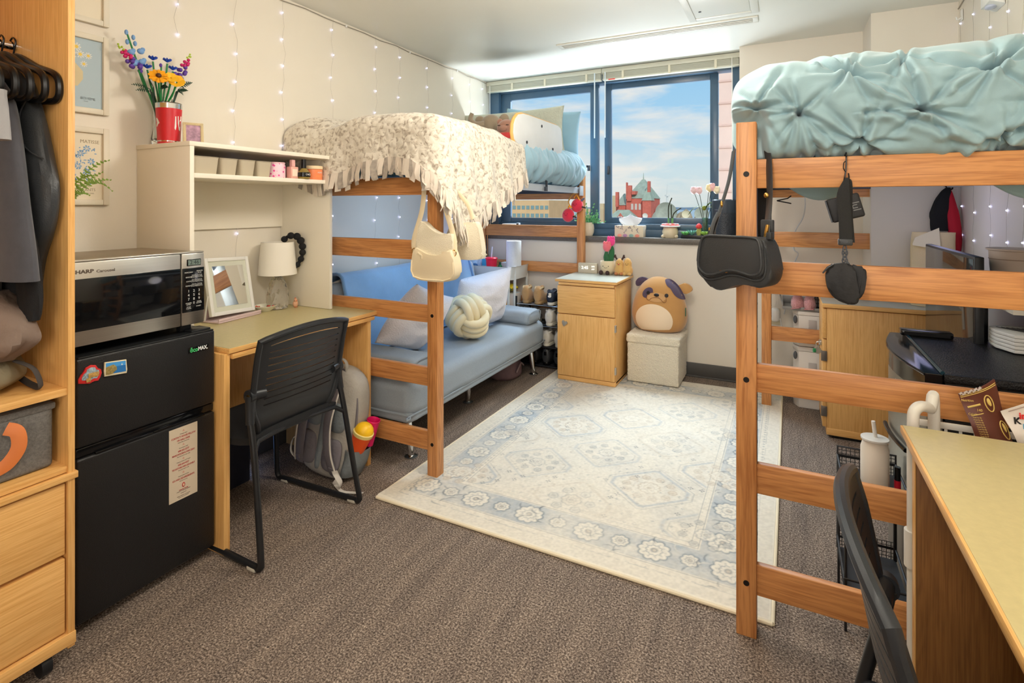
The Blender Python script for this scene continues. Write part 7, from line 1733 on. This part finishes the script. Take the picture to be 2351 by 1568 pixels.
part('body', loft(MB(), [(-.085,1.87,1.17,.030,.012,0),(-.08,1.87,1.24,.036,.02,0),(-.075,1.87,1.33,.030,.014,0),(-.07,1.87,1.42,.012,.006,0)],20,14,.2,4,2), black_fabric, tb_)
part('ribbon', MB().tube([(-.02,1.86,1.315),(.01,1.86,1.322),(.02,1.86,1.33)],.002,5).tube([(-.02,1.86,1.315),(.012,1.86,1.308),(.02,1.86,1.306)],.002,5), black_fabric, tb_)
# wristlet on the hook
wr = thing('wristlet', 'black webbing wristlet with a pouch hooked over the top bed rail', 'pouch', loc=(.15,1.74,1.03), world=True)
part('hook', MB().tube(spline([(.156,1.80,1.428),(.156,1.79,1.4455),(.156,1.768,1.4455),(.155,1.766,1.40),(.150,1.762,1.365),(.156,1.752,1.352),(.161,1.752,1.375),(.160,1.756,1.39)],6),.002,6).tube(spline([(.155,1.766,1.425),(.150,1.764,1.42),(.149,1.764,1.405),(.154,1.764,1.395)],5),.0014,6), black_gloss, wr)
part('webbing', loft(MB(), [(.152,1.735,1.198,.0155,.002,0),(.150,1.735,1.27,.0155,.002,0),(.146,1.735,1.33,.0155,.002,-.1),(.154,1.742,1.372,.006,.003,0),(.158,1.752,1.378,.003,.003,0)],14,20), mat('webbing_black',(44,44,44),.8,bump=.5,bs=900), wr)
part('webbing', loft(MB(), [(.160,1.746,1.198,.0145,.002,0),(.163,1.75,1.28,.008,.002,.5),(.165,1.755,1.36,.006,.002,.6),(.158,1.753,1.376,.003,.003,0)],14,14), mat('webbing_black',(44,44,44),.8), wr)
part('leather_end', MB().box(.134,.168,1.729,1.749,1.190,1.208,.003), black_leather, wr)
m = MB()
for k in range(4):
    z_ = 1.180-.011*k; a0 = k%2; m.tube([(.150+(.006 if a0 else .004)*math.cos(a)*1.0,1.737+(.0 if a0 else .006*math.sin(a)*.3),z_+.010*math.sin(a)) for a in np.linspace(0,2*PI,13)[:-1]],.0017,6,closed=True)
m.tube([(.153+.008*math.cos(a),1.737,1.135+.010*math.sin(a)) for a in np.linspace(0,2*PI,15)[:-1]],.0016,6,closed=True)
part('chain', m, dark_steel, wr)
nylon = mat('nylon_black',(36,36,38),.6,bump=.12,bs=70)
po = [(.104,1.092),(.106,1.118),(.118,1.134),(.140,1.141),(.160,1.139),(.172,1.128),(.176,1.10),(.182,1.06),(.181,1.036),(.165,1.028),(.135,1.036),(.112,1.060)]
part('pouch', MB().prism([(p[0],p[1]) for p in spline([(x,z,0) for x,z in po],3,closed=True)], .024, XZ((0,1.748,0)), .009, 3), nylon, wr, smooth=60)
po2 = [(.165,1.132),(.190,1.128),(.202,1.118),(.198,1.07),(.188,1.045),(.176,1.05)]
part('pouch_side', MB().prism([(p[0],p[1]) for p in spline([(x,z,0) for x,z in po2],3,closed=True)], .012, XZ((0,1.758,0)), .005, 3), nylon, wr, smooth=60)
part('zip_pull', MB().tube([(.120,1.722,1.137),(.108,1.720,1.128),(.096,1.720,1.112)],[.003,.003,.002],8), dark_steel, wr)
wl2 = thing('card_wallet', 'small black zip wallet with grey letters hanging behind the wristlet strap', 'wallet', loc=(.165,1.765,1.25), world=True)
wm = Matrix.Translation((.158,1.7605,1.293)) @ Matrix.Rotation(-.27,4,'Y')
part('body', MB().box(-.045,.036,-.006,.006,-.032,.036,.006,3,wm), nylon, wl2)
part('zipper', MB().box(-.048,-.044,-.004,.004,-.030,.034,.001,1,wm), dark_steel, wl2)
letters([text_mesh('lul',.028,.0003,mat('letter_grey',(120,120,120),.6),wm @ face_m((.020,-.0066,.0),(0,0,-1),(1,0,0)),sx=1.0)], wl2)
cb = thing('white_cable', 'white charging cable dangling behind the bed rails against the pillar', 'cable', loc=(.06,4.10,1.0), world=True)
part('cable', MB().tube(spline([(.125,3.83,1.405),(.118,3.86,1.36),(.122,3.95,1.30),(.112,4.05,1.22),(.07,4.12,1.13),(.058,4.14,1.06),(.06,4.14,1.0),(.085,4.14,.97),(.06,4.14,.90),(.045,4.145,.80),(.0,4.15,.55)],7),.004,8), mat('cable_white',(206,210,212),.5), cb)
part('knot', MB().tube(spline([(.12,3.81,1.402),(.135,3.81,1.39),(.13,3.815,1.375),(.115,3.815,1.385),(.12,3.81,1.40)],5),.004,8), mat('cable_white',(206,210,212),.5), cb)

# ================================================================== under the right bed
dr = thing('dresser', 'beech dresser with grey hinges and padlock under the teal loft bed', 'dresser', loc=(.53,3.63,0), world=True)
part('carcass', MB().box(.214,.84,3.475,3.792,.04,.725,.002), lam_z, dr)
tp = part('top', MB().box(.190,.85,3.462,3.797,.730,.753,.002), lam_x, dr); part('laminate', MB().box(.192,.848,3.464,3.795,.7525,.7545), lam_grey, tp)
part('base_board', MB().box(.212,.842,3.473,3.793,.018,.056,.002), lam_x, dr)
part('plinth', MB().box(.24,.83,3.49,3.79,0,.02), black_plastic, dr)
part('drawer', MB().box(.193,.213,3.476,3.79,.555,.722,.002), lam_y, dr)
d_ = part('door', MB().box(.193,.213,3.476,3.79,.06,.548,.002), lam_z, dr)
for z_ in (.43,.12): part('hinge', MB().box(.186,.2145,3.468,3.482,z_,z_+.055,.001), mat('hinge_grey',(120,112,104),.4,metal=.6), d_)
part('hasp', MB().box(.178,.193,3.52,3.56,.505,.528,.002), steel, d_)
lk = thing('padlock', 'small steel combination padlock with a green dial on the dresser door', 'padlock', loc=(.172,3.54,.46), world=True)
part('body', MB().tube([(.172,3.525,.470),(.172,3.555,.470)],.018,18), steel, lk); part('shackle', MB().tube(spline([(.166,3.54,.485),(.166,3.54,.510),(.176,3.54,.518),(.181,3.54,.505),(.179,3.54,.485)],5),.0032,8), steel, lk); part('dial', MB().tube([(.160,3.525,.470),(.150,3.522,.470)],.012,14), mat('dial_green',(30,130,80),.4), lk)
# fridge on the right
rf = thing('mini_fridge', 'black topped mini fridge with a silver bowed door under the teal bed', 'fridge', loc=(.62,2.27,0), world=True)
part('cabinet', MB().box(.425,.85,2.0,2.56,.03,.795,.008), fz, rf)
part('top_panel', MB().box(.42,.855,1.985,2.575,.775,.803,.008), mat('fridge_top',(20,20,22),.22,bump=.5,bs=240), rf)
dprof = []
for k in range(13):
    t = k/12; dprof.append((.385-.045*math.sin(PI*t)-.005, 1.99+.58*t))
def door(z0,z1,m_,nm,o=0): 
    pts = [(.418,1.99),(.418,2.57)]+[(x-o,y) for x,y in reversed(dprof)]
    return part(nm, MB().prism(pts, z1-z0, Matrix.Translation((0,0,z0)), .003), m_, rf)
silver = mat('door_silver',(150,146,134),.35,metal=.75,var=.05,vs=40)
door(.735,.800,mat('fridge_cap',(18,19,22),.12),'door_cap',.004); d_ = door(.055,.733,silver,'door')
part('trim', MB().tube([(x-.004,y,.795) for x,y in dprof],.004,8), black_gloss, d_); part('handle', MB().tube([(x-.012,y,.52-.30*i/12*0) for i,(x,y) in enumerate(dprof)][2:8],.007,8), black_gloss, d_)
part('logo', MB().box(.338,.340,2.18,2.30,.70,.715), chrome, d_)
part('gap_trim', MB().tube([(.4205,2.0,.802),(.4205,2.565,.802)],.006,8), mat('trim_blue',(46,92,112),.2,metal=.6), rf)
for (x_,y_) in ((.45,2.04),(.45,2.52),(.82,2.04),(.82,2.52)): part('foot', MB().cyl((x_,y_,0),(x_,y_,.032),.014), black_plastic, rf)
sb = thing('sound_bar', 'slim black bar lying along the far edge of the fridge top', 'speaker', loc=(.50,2.53,.803)); part('body', MB().box(-.10,.06,-.025,.025,.0005,.022,.004), black_gloss, sb); part('grille', MB().box(-.09,.05,-.026,-.0245,.004,.018), black_fabric, sb)
gd = thing('router', 'white box with diagonal top slots and ribbed sides on the fridge', 'router', loc=(.755,2.44,.803))
oc = [(-.10,-.02),(-.07,-.09),(.08,-.09),(.08,.09),(-.06,.09),(-.10,.05)]
m = MB(); 
for k in range(5): m.prism([(x*(1-.0*k),y) for x,y in oc], .011, Matrix.Translation((0,0,.004+.0125*k)), .002)
part('body', m, white_plastic, gd); m = MB()
for k in range(9): m.cbox((-.05+.014*k,0,.0665),(.004,.10,.001),rot=(0,0,.7))
part('slots', m, mat('slot_dark',(60,60,62),.6), gd)
# screen
ms = thing('media_stand', 'low black stand half hidden behind the silver fridge', 'stand', loc=(.70,3.0,0), world=True); part('top', MB().box(.53,.85,2.64,3.42,.60,.625,.003), black_plastic, ms)
for y_ in (2.66,3.38): part('side', MB().box(.54,.85,y_,y_+.02,0,.60,.002), black_plastic, ms)
mo = thing('television', 'dark flat screen standing on edge behind the fridge, seen side on', 'television', loc=(.64,2.85,.626), world=True)
part('panel', MB().box(.612,.640,2.475,3.225,.665,1.115,.004), black_plastic, mo); part('screen', MB().box(.6105,.613,2.487,3.213,.682,1.105,.001), mat('screen_dark',(58,52,46),.06), mo)
part('stand', MB().box(.60,.72,2.72,2.98,.6255,.637,.003).box(.63,.655,2.80,2.90,.635,.70,.003), black_plastic, mo); part('back_box', MB().box(.64,.675,2.56,3.14,.70,1.02,.01), black_plastic, mo)
sh_ = thing('wall_shelf', 'narrow white wall shelf carrying the beige tub', 'shelf', loc=(.79,2.65,.92), world=True); part('board', MB().box(.69,.868,2.38,2.92,.930,.948,.002), white_paint, sh_)
for y_ in (2.45,2.85): part('bracket', MB().box(.76,.868,y_,y_+.012,.90,.930,.001), white_metal, sh_)
tu = thing('lidded_tub', 'beige round tub with a wide flat rim beside the fairy lights', 'tub', loc=(.775,2.64,.949))
tubm = mat('tub_beige',(206,186,170),.5)
part('body', MB().lathe([(0,0),(.068,0),(.078,.15),(.074,.15),(.066,.006),(0,.006)],n=36), tubm, tu); part('lid', MB().lathe([(.078,.148),(.080,.182),(.088,.184),(.088,.190),(0,.192)],n=36), tubm, tu); part('band', MB().lathe([(.0795,.150),(.0797,.152),(.079,.152)],n=36), mat('tub_line',(150,120,100),.6), tu)
to = thing('canvas_tote', 'cream canvas tote bag standing on the dresser behind the television', 'bag', loc=(.72,3.62,.756))
part('body', loft(MB(), [(0,0,0,.10,.055,0),(0,0,.10,.105,.06,0),(.0,0,.30,.10,.045,0),(.005,0,.40,.095,.03,0)],28,14,.06,3,4,cap=False).solidify(.003), mat('canvas',(222,202,162),.9,bump=.3,bs=300), to)
part('flap', MB().hexa([(-.10,-.06,.33),(.02,-.065,.31),(.02,-.06,.318),(-.10,-.055,.338),(-.085,-.03,.37),(.02,-.03,.425),(.02,-.025,.425),(-.085,-.025,.37)]), mat('canvas_light',(232,220,190),.9), to)
gr = thing('hanging_garment', 'black and red garment on a black hook at the far bed post', 'clothing', loc=(.80,3.72,1.02), world=True)
part('hook', MB().tube(spline([(.80,3.80,1.445),(.80,3.79,1.46),(.80,3.765,1.45),(.80,3.75,1.42),(.805,3.74,1.40),(.825,3.735,1.39),(.83,3.735,1.405)],5),.004,8), black_gloss, gr)
part('black_cloth', loft(MB(), [(.775,3.725,1.16,.045,.03,0),(.775,3.725,1.26,.045,.03,0),(.795,3.73,1.36,.03,.022,0),(.81,3.735,1.40,.01,.008,0)],22,16,.2,4,2), black_fabric, gr)
part('red_cloth', loft(MB(), [(.845,3.70,1.03,.012,.02,0),(.835,3.705,1.14,.028,.025,0),(.822,3.715,1.26,.030,.025,0),(.815,3.73,1.36,.016,.016,0),(.812,3.735,1.40,.006,.006,0)],20,16,.2,4,5), mat('cloth_crimson',(186,24,46),.8), gr)
# niche by the pillar
wp = mat('crate_white',(228,224,218),.45)
def crate(z0, z1, label):
    c = thing('laundry_bin', label, 'bin', loc=(.14,4.0,z0), group='white stacking bins by the pillar')
    h = z1-z0; part('body', MB().prism([(-.085,-.03),(-.055,-.085),(.06,-.085),(.06,.10),(-.085,.10)], h-.03, Matrix.Translation((0,0,.0)), .006), wp, c)
    part('rim', MB().prism([(-.09,-.032),(-.058,-.09),(.062,-.09),(.062,.105),(-.09,.105)], .028, Matrix.Translation((0,0,h-.03)), .005), wp, c)
    part('recess', MB().box(.0,.045,-.0905,-.086,h*.25,h*.75,.002), mat('crate_grey',(186,180,176),.5), c)
    part('clip', MB().ell((-.075,-.085,h-.06),(.012,.014,.026),n=12,k=8), mat('clip_grey',(86,90,94),.5), c)
    return c
crate(.0,.395,'lower white plastic bin standing on the carpet beside the dresser'); crate(.396,.625,'upper white plastic bin stacked under the grey wire tray')
bk = thing('wire_tray', 'grey mesh tray holding pink knitted slippers on the white bins', 'tray', loc=(.13,4.0,.626)); gm_ = mat('tray_grey',(140,140,138),.5)
part('base', MB().box(-.14,.10,-.10,.11,.0,.010,.002), gm_, bk); part('side', MB().box(-.14,-.135,-.10,.11,.008,.04,.001).box(-.14,.10,-.103,-.098,.008,.022,.001).box(-.14,.10,.108,.112,.008,.06,.001), gm_, bk); part('leg', MB().tube([(-.137,-.09,.03),(-.165,-.06,.14)],.005,6), gm_, bk)
part('grid_panel', MB().box(.045,.10,-.02,.0,.01,.12,.002), black_plastic, bk); m = MB()
for a in range(3):
    for b_ in range(4): m.box(.050+a*.016,.061+a*.016,-.0215,-.0195,.02+b_*.024,.038+b_*.024)
part('grid_hole', m, mat('hole_grey',(120,124,126),.6), bk)
pk = mat('knit_pink',(206,150,152),.9,bump=1.0,bs=110,sheen=.3)
for x_,r_,l_ in ((.085,-.5,'pink knitted slipper lying on the grey mesh tray nearer the post'),(.15,-.2,'pink knitted slipper lying on the grey mesh tray nearer the dresser')):
    s_ = thing('slipper', l_, 'slipper', loc=(x_,3.93,.637), rotz=0, rot=(0,r_*.5,r_), group='pink slippers on the tray'); part('upper', loft(MB(), [(0,0,0,.030,.05,0),(0,0,.03,.034,.055,0),(0,.01,.07,.026,.04,0),(0,.02,.088,.010,.014,0)],20,12,.05,4,3), pk, s_); part('sole', MB().box(-.028,.028,-.05,.05,-.0,.008,.003), mat('sole_pink',(186,128,132),.8), s_)
ol = thing('wall_outlet', 'beige wall outlet low on the pillar with a white plug-in unit', 'outlet', loc=(-.06,4.16,.53), world=True)
part('plate', MB().box(-.10,-.025,4.158,4.1655,.47,.585,.002), mat('outlet_beige',(206,196,166),.5), ol); part('plug_unit', MB().ell((-.055,4.135,.545),(.032,.028,.048),p=.7), white_plastic, ol); part('cord', MB().tube(spline([(-.03,4.14,.55),(-.02,4.13,.50),(-.015,4.14,.46),(-.02,4.15,.44)],5),.003,6), white_plastic, ol)

# ================================================================== RIGHT FRONT: desk, cart, snacks
d2 = thing('desk', 'khaki topped beech desk at the photo edge beside the teal bed', 'desk', loc=(.56,1.18,0), world=True)
tp = part('desktop', MB().box(.253,.866,.765,1.598,.746,.764,.002), lam_y, d2); part('laminate', MB().box(.258,.866,.769,1.594,.7638,.7655), lam_top, tp)
part('pencil_tray', MB().box(.262,.84,.79,1.580,.724,.742,.002), lam_y, d2)
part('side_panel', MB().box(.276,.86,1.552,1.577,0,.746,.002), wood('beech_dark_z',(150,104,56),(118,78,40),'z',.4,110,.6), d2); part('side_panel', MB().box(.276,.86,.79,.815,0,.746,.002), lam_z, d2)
part('edge_band', MB().box(.2735,.2765,1.551,1.578,0,.745,.001), lam_z, d2); part('modesty_panel', MB().box(.60,.618,.815,1.552,.28,.746,.001), lam_z, d2)
gb_ = thing('grey_bag', 'grey quilted bag lying under the nearest khaki desk', 'bag', loc=(.50,1.36,0)); gq = mat('bag_grey_quilt',(120,116,106),.9,bump=.5,bs=60,var=.1,vs=20)
part('body', loft(MB(), [(0,0,0,.10,.12,0),(0,0,.10,.13,.16,0),(0,0,.26,.11,.14,0),(0,0,.31,.05,.08,0)],28,18,.05,4,4), gq, gb_); part('ridge', MB().tube(spline([(-.10,-.06,.25),(-.06,-.02,.30),(-.06,.06,.305),(-.09,.10,.26)],5),.010,8).tube(spline([(-.115,-.06,.22),(-.08,-.02,.275),(-.08,.06,.28),(-.105,.10,.23)],5),.010,8), gq, gb_)
wc = thing('rolling_cart', 'white tube framed rolling cart with snacks between the desk and teal bed', 'cart', loc=(.45,1.67,0), world=True)
tw_ = mat('cart_tube_white',(226,222,212),.35)
part('frame', MB().tube(spline([(.287,1.645,.05),(.287,1.645,.5),(.287,1.645,.70),(.287,1.645,.755),(.290,1.648,.785),(.305,1.66,.797),(.330,1.69,.785),(.342,1.71,.755),(.342,1.71,.05)],6),.013,14), tw_, wc)
part('frame', MB().tube([(.70,1.645,.05),(.70,1.645,.70)],.013,12), tw_, wc); part('joint', MB().tube([(.287,1.645,.40),(.287,1.645,.49)],.019,14), tw_, wc)
for z_ in (.735,.47,.15):
    m = MB(); m.box(.295,.70,1.62,1.628,z_-.012,z_+.004,.002).box(.295,.70,1.738,1.746,z_-.012,z_+.004,.002).box(.295,.303,1.62,1.746,z_-.012,z_+.004,.002).box(.70,.708,1.62,1.746,z_-.012,z_+.004,.002); m.box(.297,.705,1.622,1.744,z_-.115,z_-.110)
    for k in range(13): m.box(.31+k*.03,.316+k*.03,1.621,1.625,z_-.115,z_-.01); m.box(.31+k*.03,.316+k*.03,1.741,1.745,z_-.115,z_-.01)
    part('basket', m, tw_, wc)
for x_ in (.287,.70): part('caster', MB().tube([(x_-.01,1.66,.025),(x_+.01,1.66,.025)],.025,14), black_plastic, wc)
part('card', MB().box(.304,.306,1.60,1.618,.50,.62), mat('card_print',(228,216,206),.6), wc)
# snack bags: sheets standing in the basket
def sheet_bag(name, label, cat, q, mt_, group=None, bow=.012):
    """q: bottom-left, bottom-right, top-right, top-left corners"""
    a,b_,c_,d_ = [V(p) for p in q]; o = thing(name, label, cat, loc=(a+b_)/2, world=True)
    nrm = (b_-a).cross(d_-a).normalized()
    def S(u,v): return a.lerp(b_,u).lerp(d_.lerp(c_,u),v)+nrm*(bow*math.sin(PI*u)+.006*math.sin(v*5+u*3))
    m = MB().grid(16,22,S); m.solidify(.004); part('bag', m, mt_, o, smooth=60)
    r_, u_ = (b_-a).normalized(), ((d_-a)-(b_-a)*((d_-a).dot(b_-a)/(b_-a).length_squared)).normalized()
    if r_.cross(u_).y > 0: nf = -1
    else: nf = 1
    def at(u,v,e=.004):
        p = S(u,v); return p + (nrm if nrm.y < 0 else -nrm)*e
    return o, at, r_, u_
choc = mat('choc_wrapper',(100,52,38),.4,var=.08,vs=14); cgold = mat('choc_gold',(226,196,110),.5)
o, at, r_, u_ = sheet_bag('chocolate_bag', 'brown chocolate snack bag with gold nutrition print in the white cart', 'snack bag', ((.428,1.70,.700),(.500,1.715,.702),(.458,1.72,.872),(.392,1.705,.828)), choc)
tops = spline([at(u,.985) for u in np.linspace(.02,.98,9)],3); part('torn_edge', MB().tube([p+V((0,0,.003*math.sin(i*2.1))) for i,p in enumerate(tops[:14])],.003,6), mat('torn_foil',(190,176,166),.4), o)
for v_ in (.93,.955): part('gold_line', MB().tube([at(u,v_,.0045) for u in np.linspace(.01,.99,12)],.0009,5), cgold, o)
me = [text_mesh('Nutrition Facts',.0085,.0002,cgold,face_m(at(.22,.84,.006),r_,u_),sx=.8), text_mesh('Calories',.008,.0002,cgold,face_m(at(.15,.62,.006),r_,u_),sx=.8), text_mesh('140',.009,.0002,cgold,face_m(at(.34,.66,.006),r_,u_),sx=.9)]
for k in range(12): me.append(text_mesh('Total Fat 8g',.0042,.0002,cgold,face_m(at(.20,.56-.038*k,.006),r_,u_),sx=.9))
letters(me, o)
for v_,w2 in ((.745,.0022),(.60,.001),(.14,.002)): part('gold_line', MB().tube([at(u,v_,.005) for u in np.linspace(.08,.42,6)],w2,5), cgold, o)
for (u0,v0) in ((.66,.72),(.90,.30)):
    part('bean_outline', MB().tube([at(u0+.13*math.cos(a)*math.cos(.5)-.16*math.sin(a)*.2,v0+.13*math.sin(a),.005) for a in np.linspace(0,2*PI,17)[:-1]],.0013,6,closed=True), cgold, o)
    part('bean', MB().ell(at(u0,v0+.03,.004),(.004,.002,.012),rot=(0,-.4,0)), cgold, o)
kin = mat('kinder_wrapper',(236,226,214),.45,var=.04,vs=20)
o, at, r_, u_ = sheet_bag('chocolate_packet', 'white chocolate packet with red and blue lettering leaning at the photo edge', 'snack bag', ((.505,1.70,.715),(.60,1.715,.720),(.575,1.72,.868),(.473,1.705,.798)), kin)
letters([text_mesh('K',.021,.0003,mat('ink_black',(30,28,28),.5),face_m(at(.16,.70,.007),r_,u_),bold=.0007), text_mesh('inder',.021,.0003,mat('ink_red',(222,40,40),.5),face_m(at(.40,.72,.007),r_,u_),bold=.0007), text_mesh('KINDER',.018,.0003,mat('ink_cyan',(60,160,206),.5),face_m(at(.42,.50,.007),r_,u_),sx=.8), text_mesh('Chocolate',.008,.0002,mat('ink_cyan',(60,160,206),.5),face_m(at(.45,.30,.007),r_,u_))], o)
part('seal_mark', MB().tube([at(u,.95,.005) for u in np.linspace(.1,.9,8)],.001,5), mat('seal_grey',(170,150,140),.6), o)
mb_ = thing('mesh_organizer', 'black wire mesh organizer holding the white straw tumbler behind the rails', 'organizer', loc=(.25,2.0,0), world=True)
meshm = mat('mesh_black',(34,34,36),.5)
def mesh_panel(o, U_, V_, nu, nv, name):
    m = MB(); o, U_, V_ = V(o), V(U_), V(V_)
    for k in range(nu+1): m.tube([o+U_*(k/nu), o+U_*(k/nu)+V_], .0011, 4)
    for k in range(nv+1): m.tube([o+V_*(k/nv), o+V_*(k/nv)+U_], .0011, 4)
    part(name, m, meshm, mb_)
mesh_panel((.165,2.16,.40),(.165,0,0),(0,0,.07),13,6,'back_mesh'); mesh_panel((.165,2.16,.12),(.165,0,0),(0,0,.06),13,5,'back_mesh')
mesh_panel((.165,1.92,.40),(0,.24,0),(0,0,.035),19,3,'side_mesh'); mesh_panel((.165,1.92,.12),(0,.24,0),(0,0,.05),19,4,'side_mesh')
for z_ in (.40,.12):
    part('shelf', MB().box(.165,.330,1.92,2.16,z_,z_+.004), meshm, mb_)
    part('rim', MB().tube([(.165,1.92,z_+.04),(.33,1.92,z_+.04),(.33,2.16,z_+.04),(.165,2.16,z_+.04)],.004,6,closed=True), meshm, mb_)
part('frame', MB().tube([(.165,2.16,.12),(.165,2.16,.47),(.33,2.16,.47),(.33,2.16,.12)],.004,6), meshm, mb_)
for x_ in (.168,.327):
    for y_ in (1.923,2.157): part('leg', MB().tube([(x_,y_,0),(x_,y_,.44)],.004,8), meshm, mb_)
st = thing('straw_tumbler', 'white can shaped tumbler with clear lid and white straw behind the chair', 'tumbler', loc=(.249,1.975,.4045))
part('body', MB().lathe([(0,0),(.034,0),(.0375,.006),(.0375,.150),(.031,.174),(0,.174)],n=36), mat('tumbler_white',(232,226,214),.5), st); part('lid', MB().lathe([(.030,.173),(.037,.177),(.037,.182),(.030,.184),(0,.184)],n=32), mat('lid_frost',(222,224,222),.25), st); part('straw', MB().tube([(.002,0,.18),(-.004,0,.232)],.0055,10), white_plastic, st)
t_ = thing('lip_gloss', 'small red capped tube standing beside the white straw tumbler', 'cosmetics', loc=(.308,1.985,.4045)); part('tube', MB().lathe([(0,0),(.009,0),(.009,.06),(0,.06)],n=14), mat('gloss_red',(190,30,50),.3), t_); part('cap', MB().lathe([(.0085,.06),(.0085,.10),(0,.10)],n=14), black_gloss, t_)
# blue-violet glow of the LED curtains and daylight under the beds: added points standing in for both
point('led_glow_futon', (-1.95,2.75,1.22), 4.2, (.45,.66,1.0), .22)
point('led_glow_low', (-1.75,3.05,1.0), 2.4, (.30,.60,1.0), .22)
point('led_glow_corner', (-2.22,3.75,1.0), 1.2, (.45,.50,1.0), .15)
point('led_glow_right', (.62,3.25,1.26), 1.2, (.62,.62,1.0), .15)
point('under_bed_fill', (.10,2.75,1.25), 3.2, (1,.92,.82), .15)  # warm fill added to brighten the dresser side, no lamp under this bed
point('led_glow_desk', (-2.34,1.70,.10), .25, (.25,.45,1.0), .05)
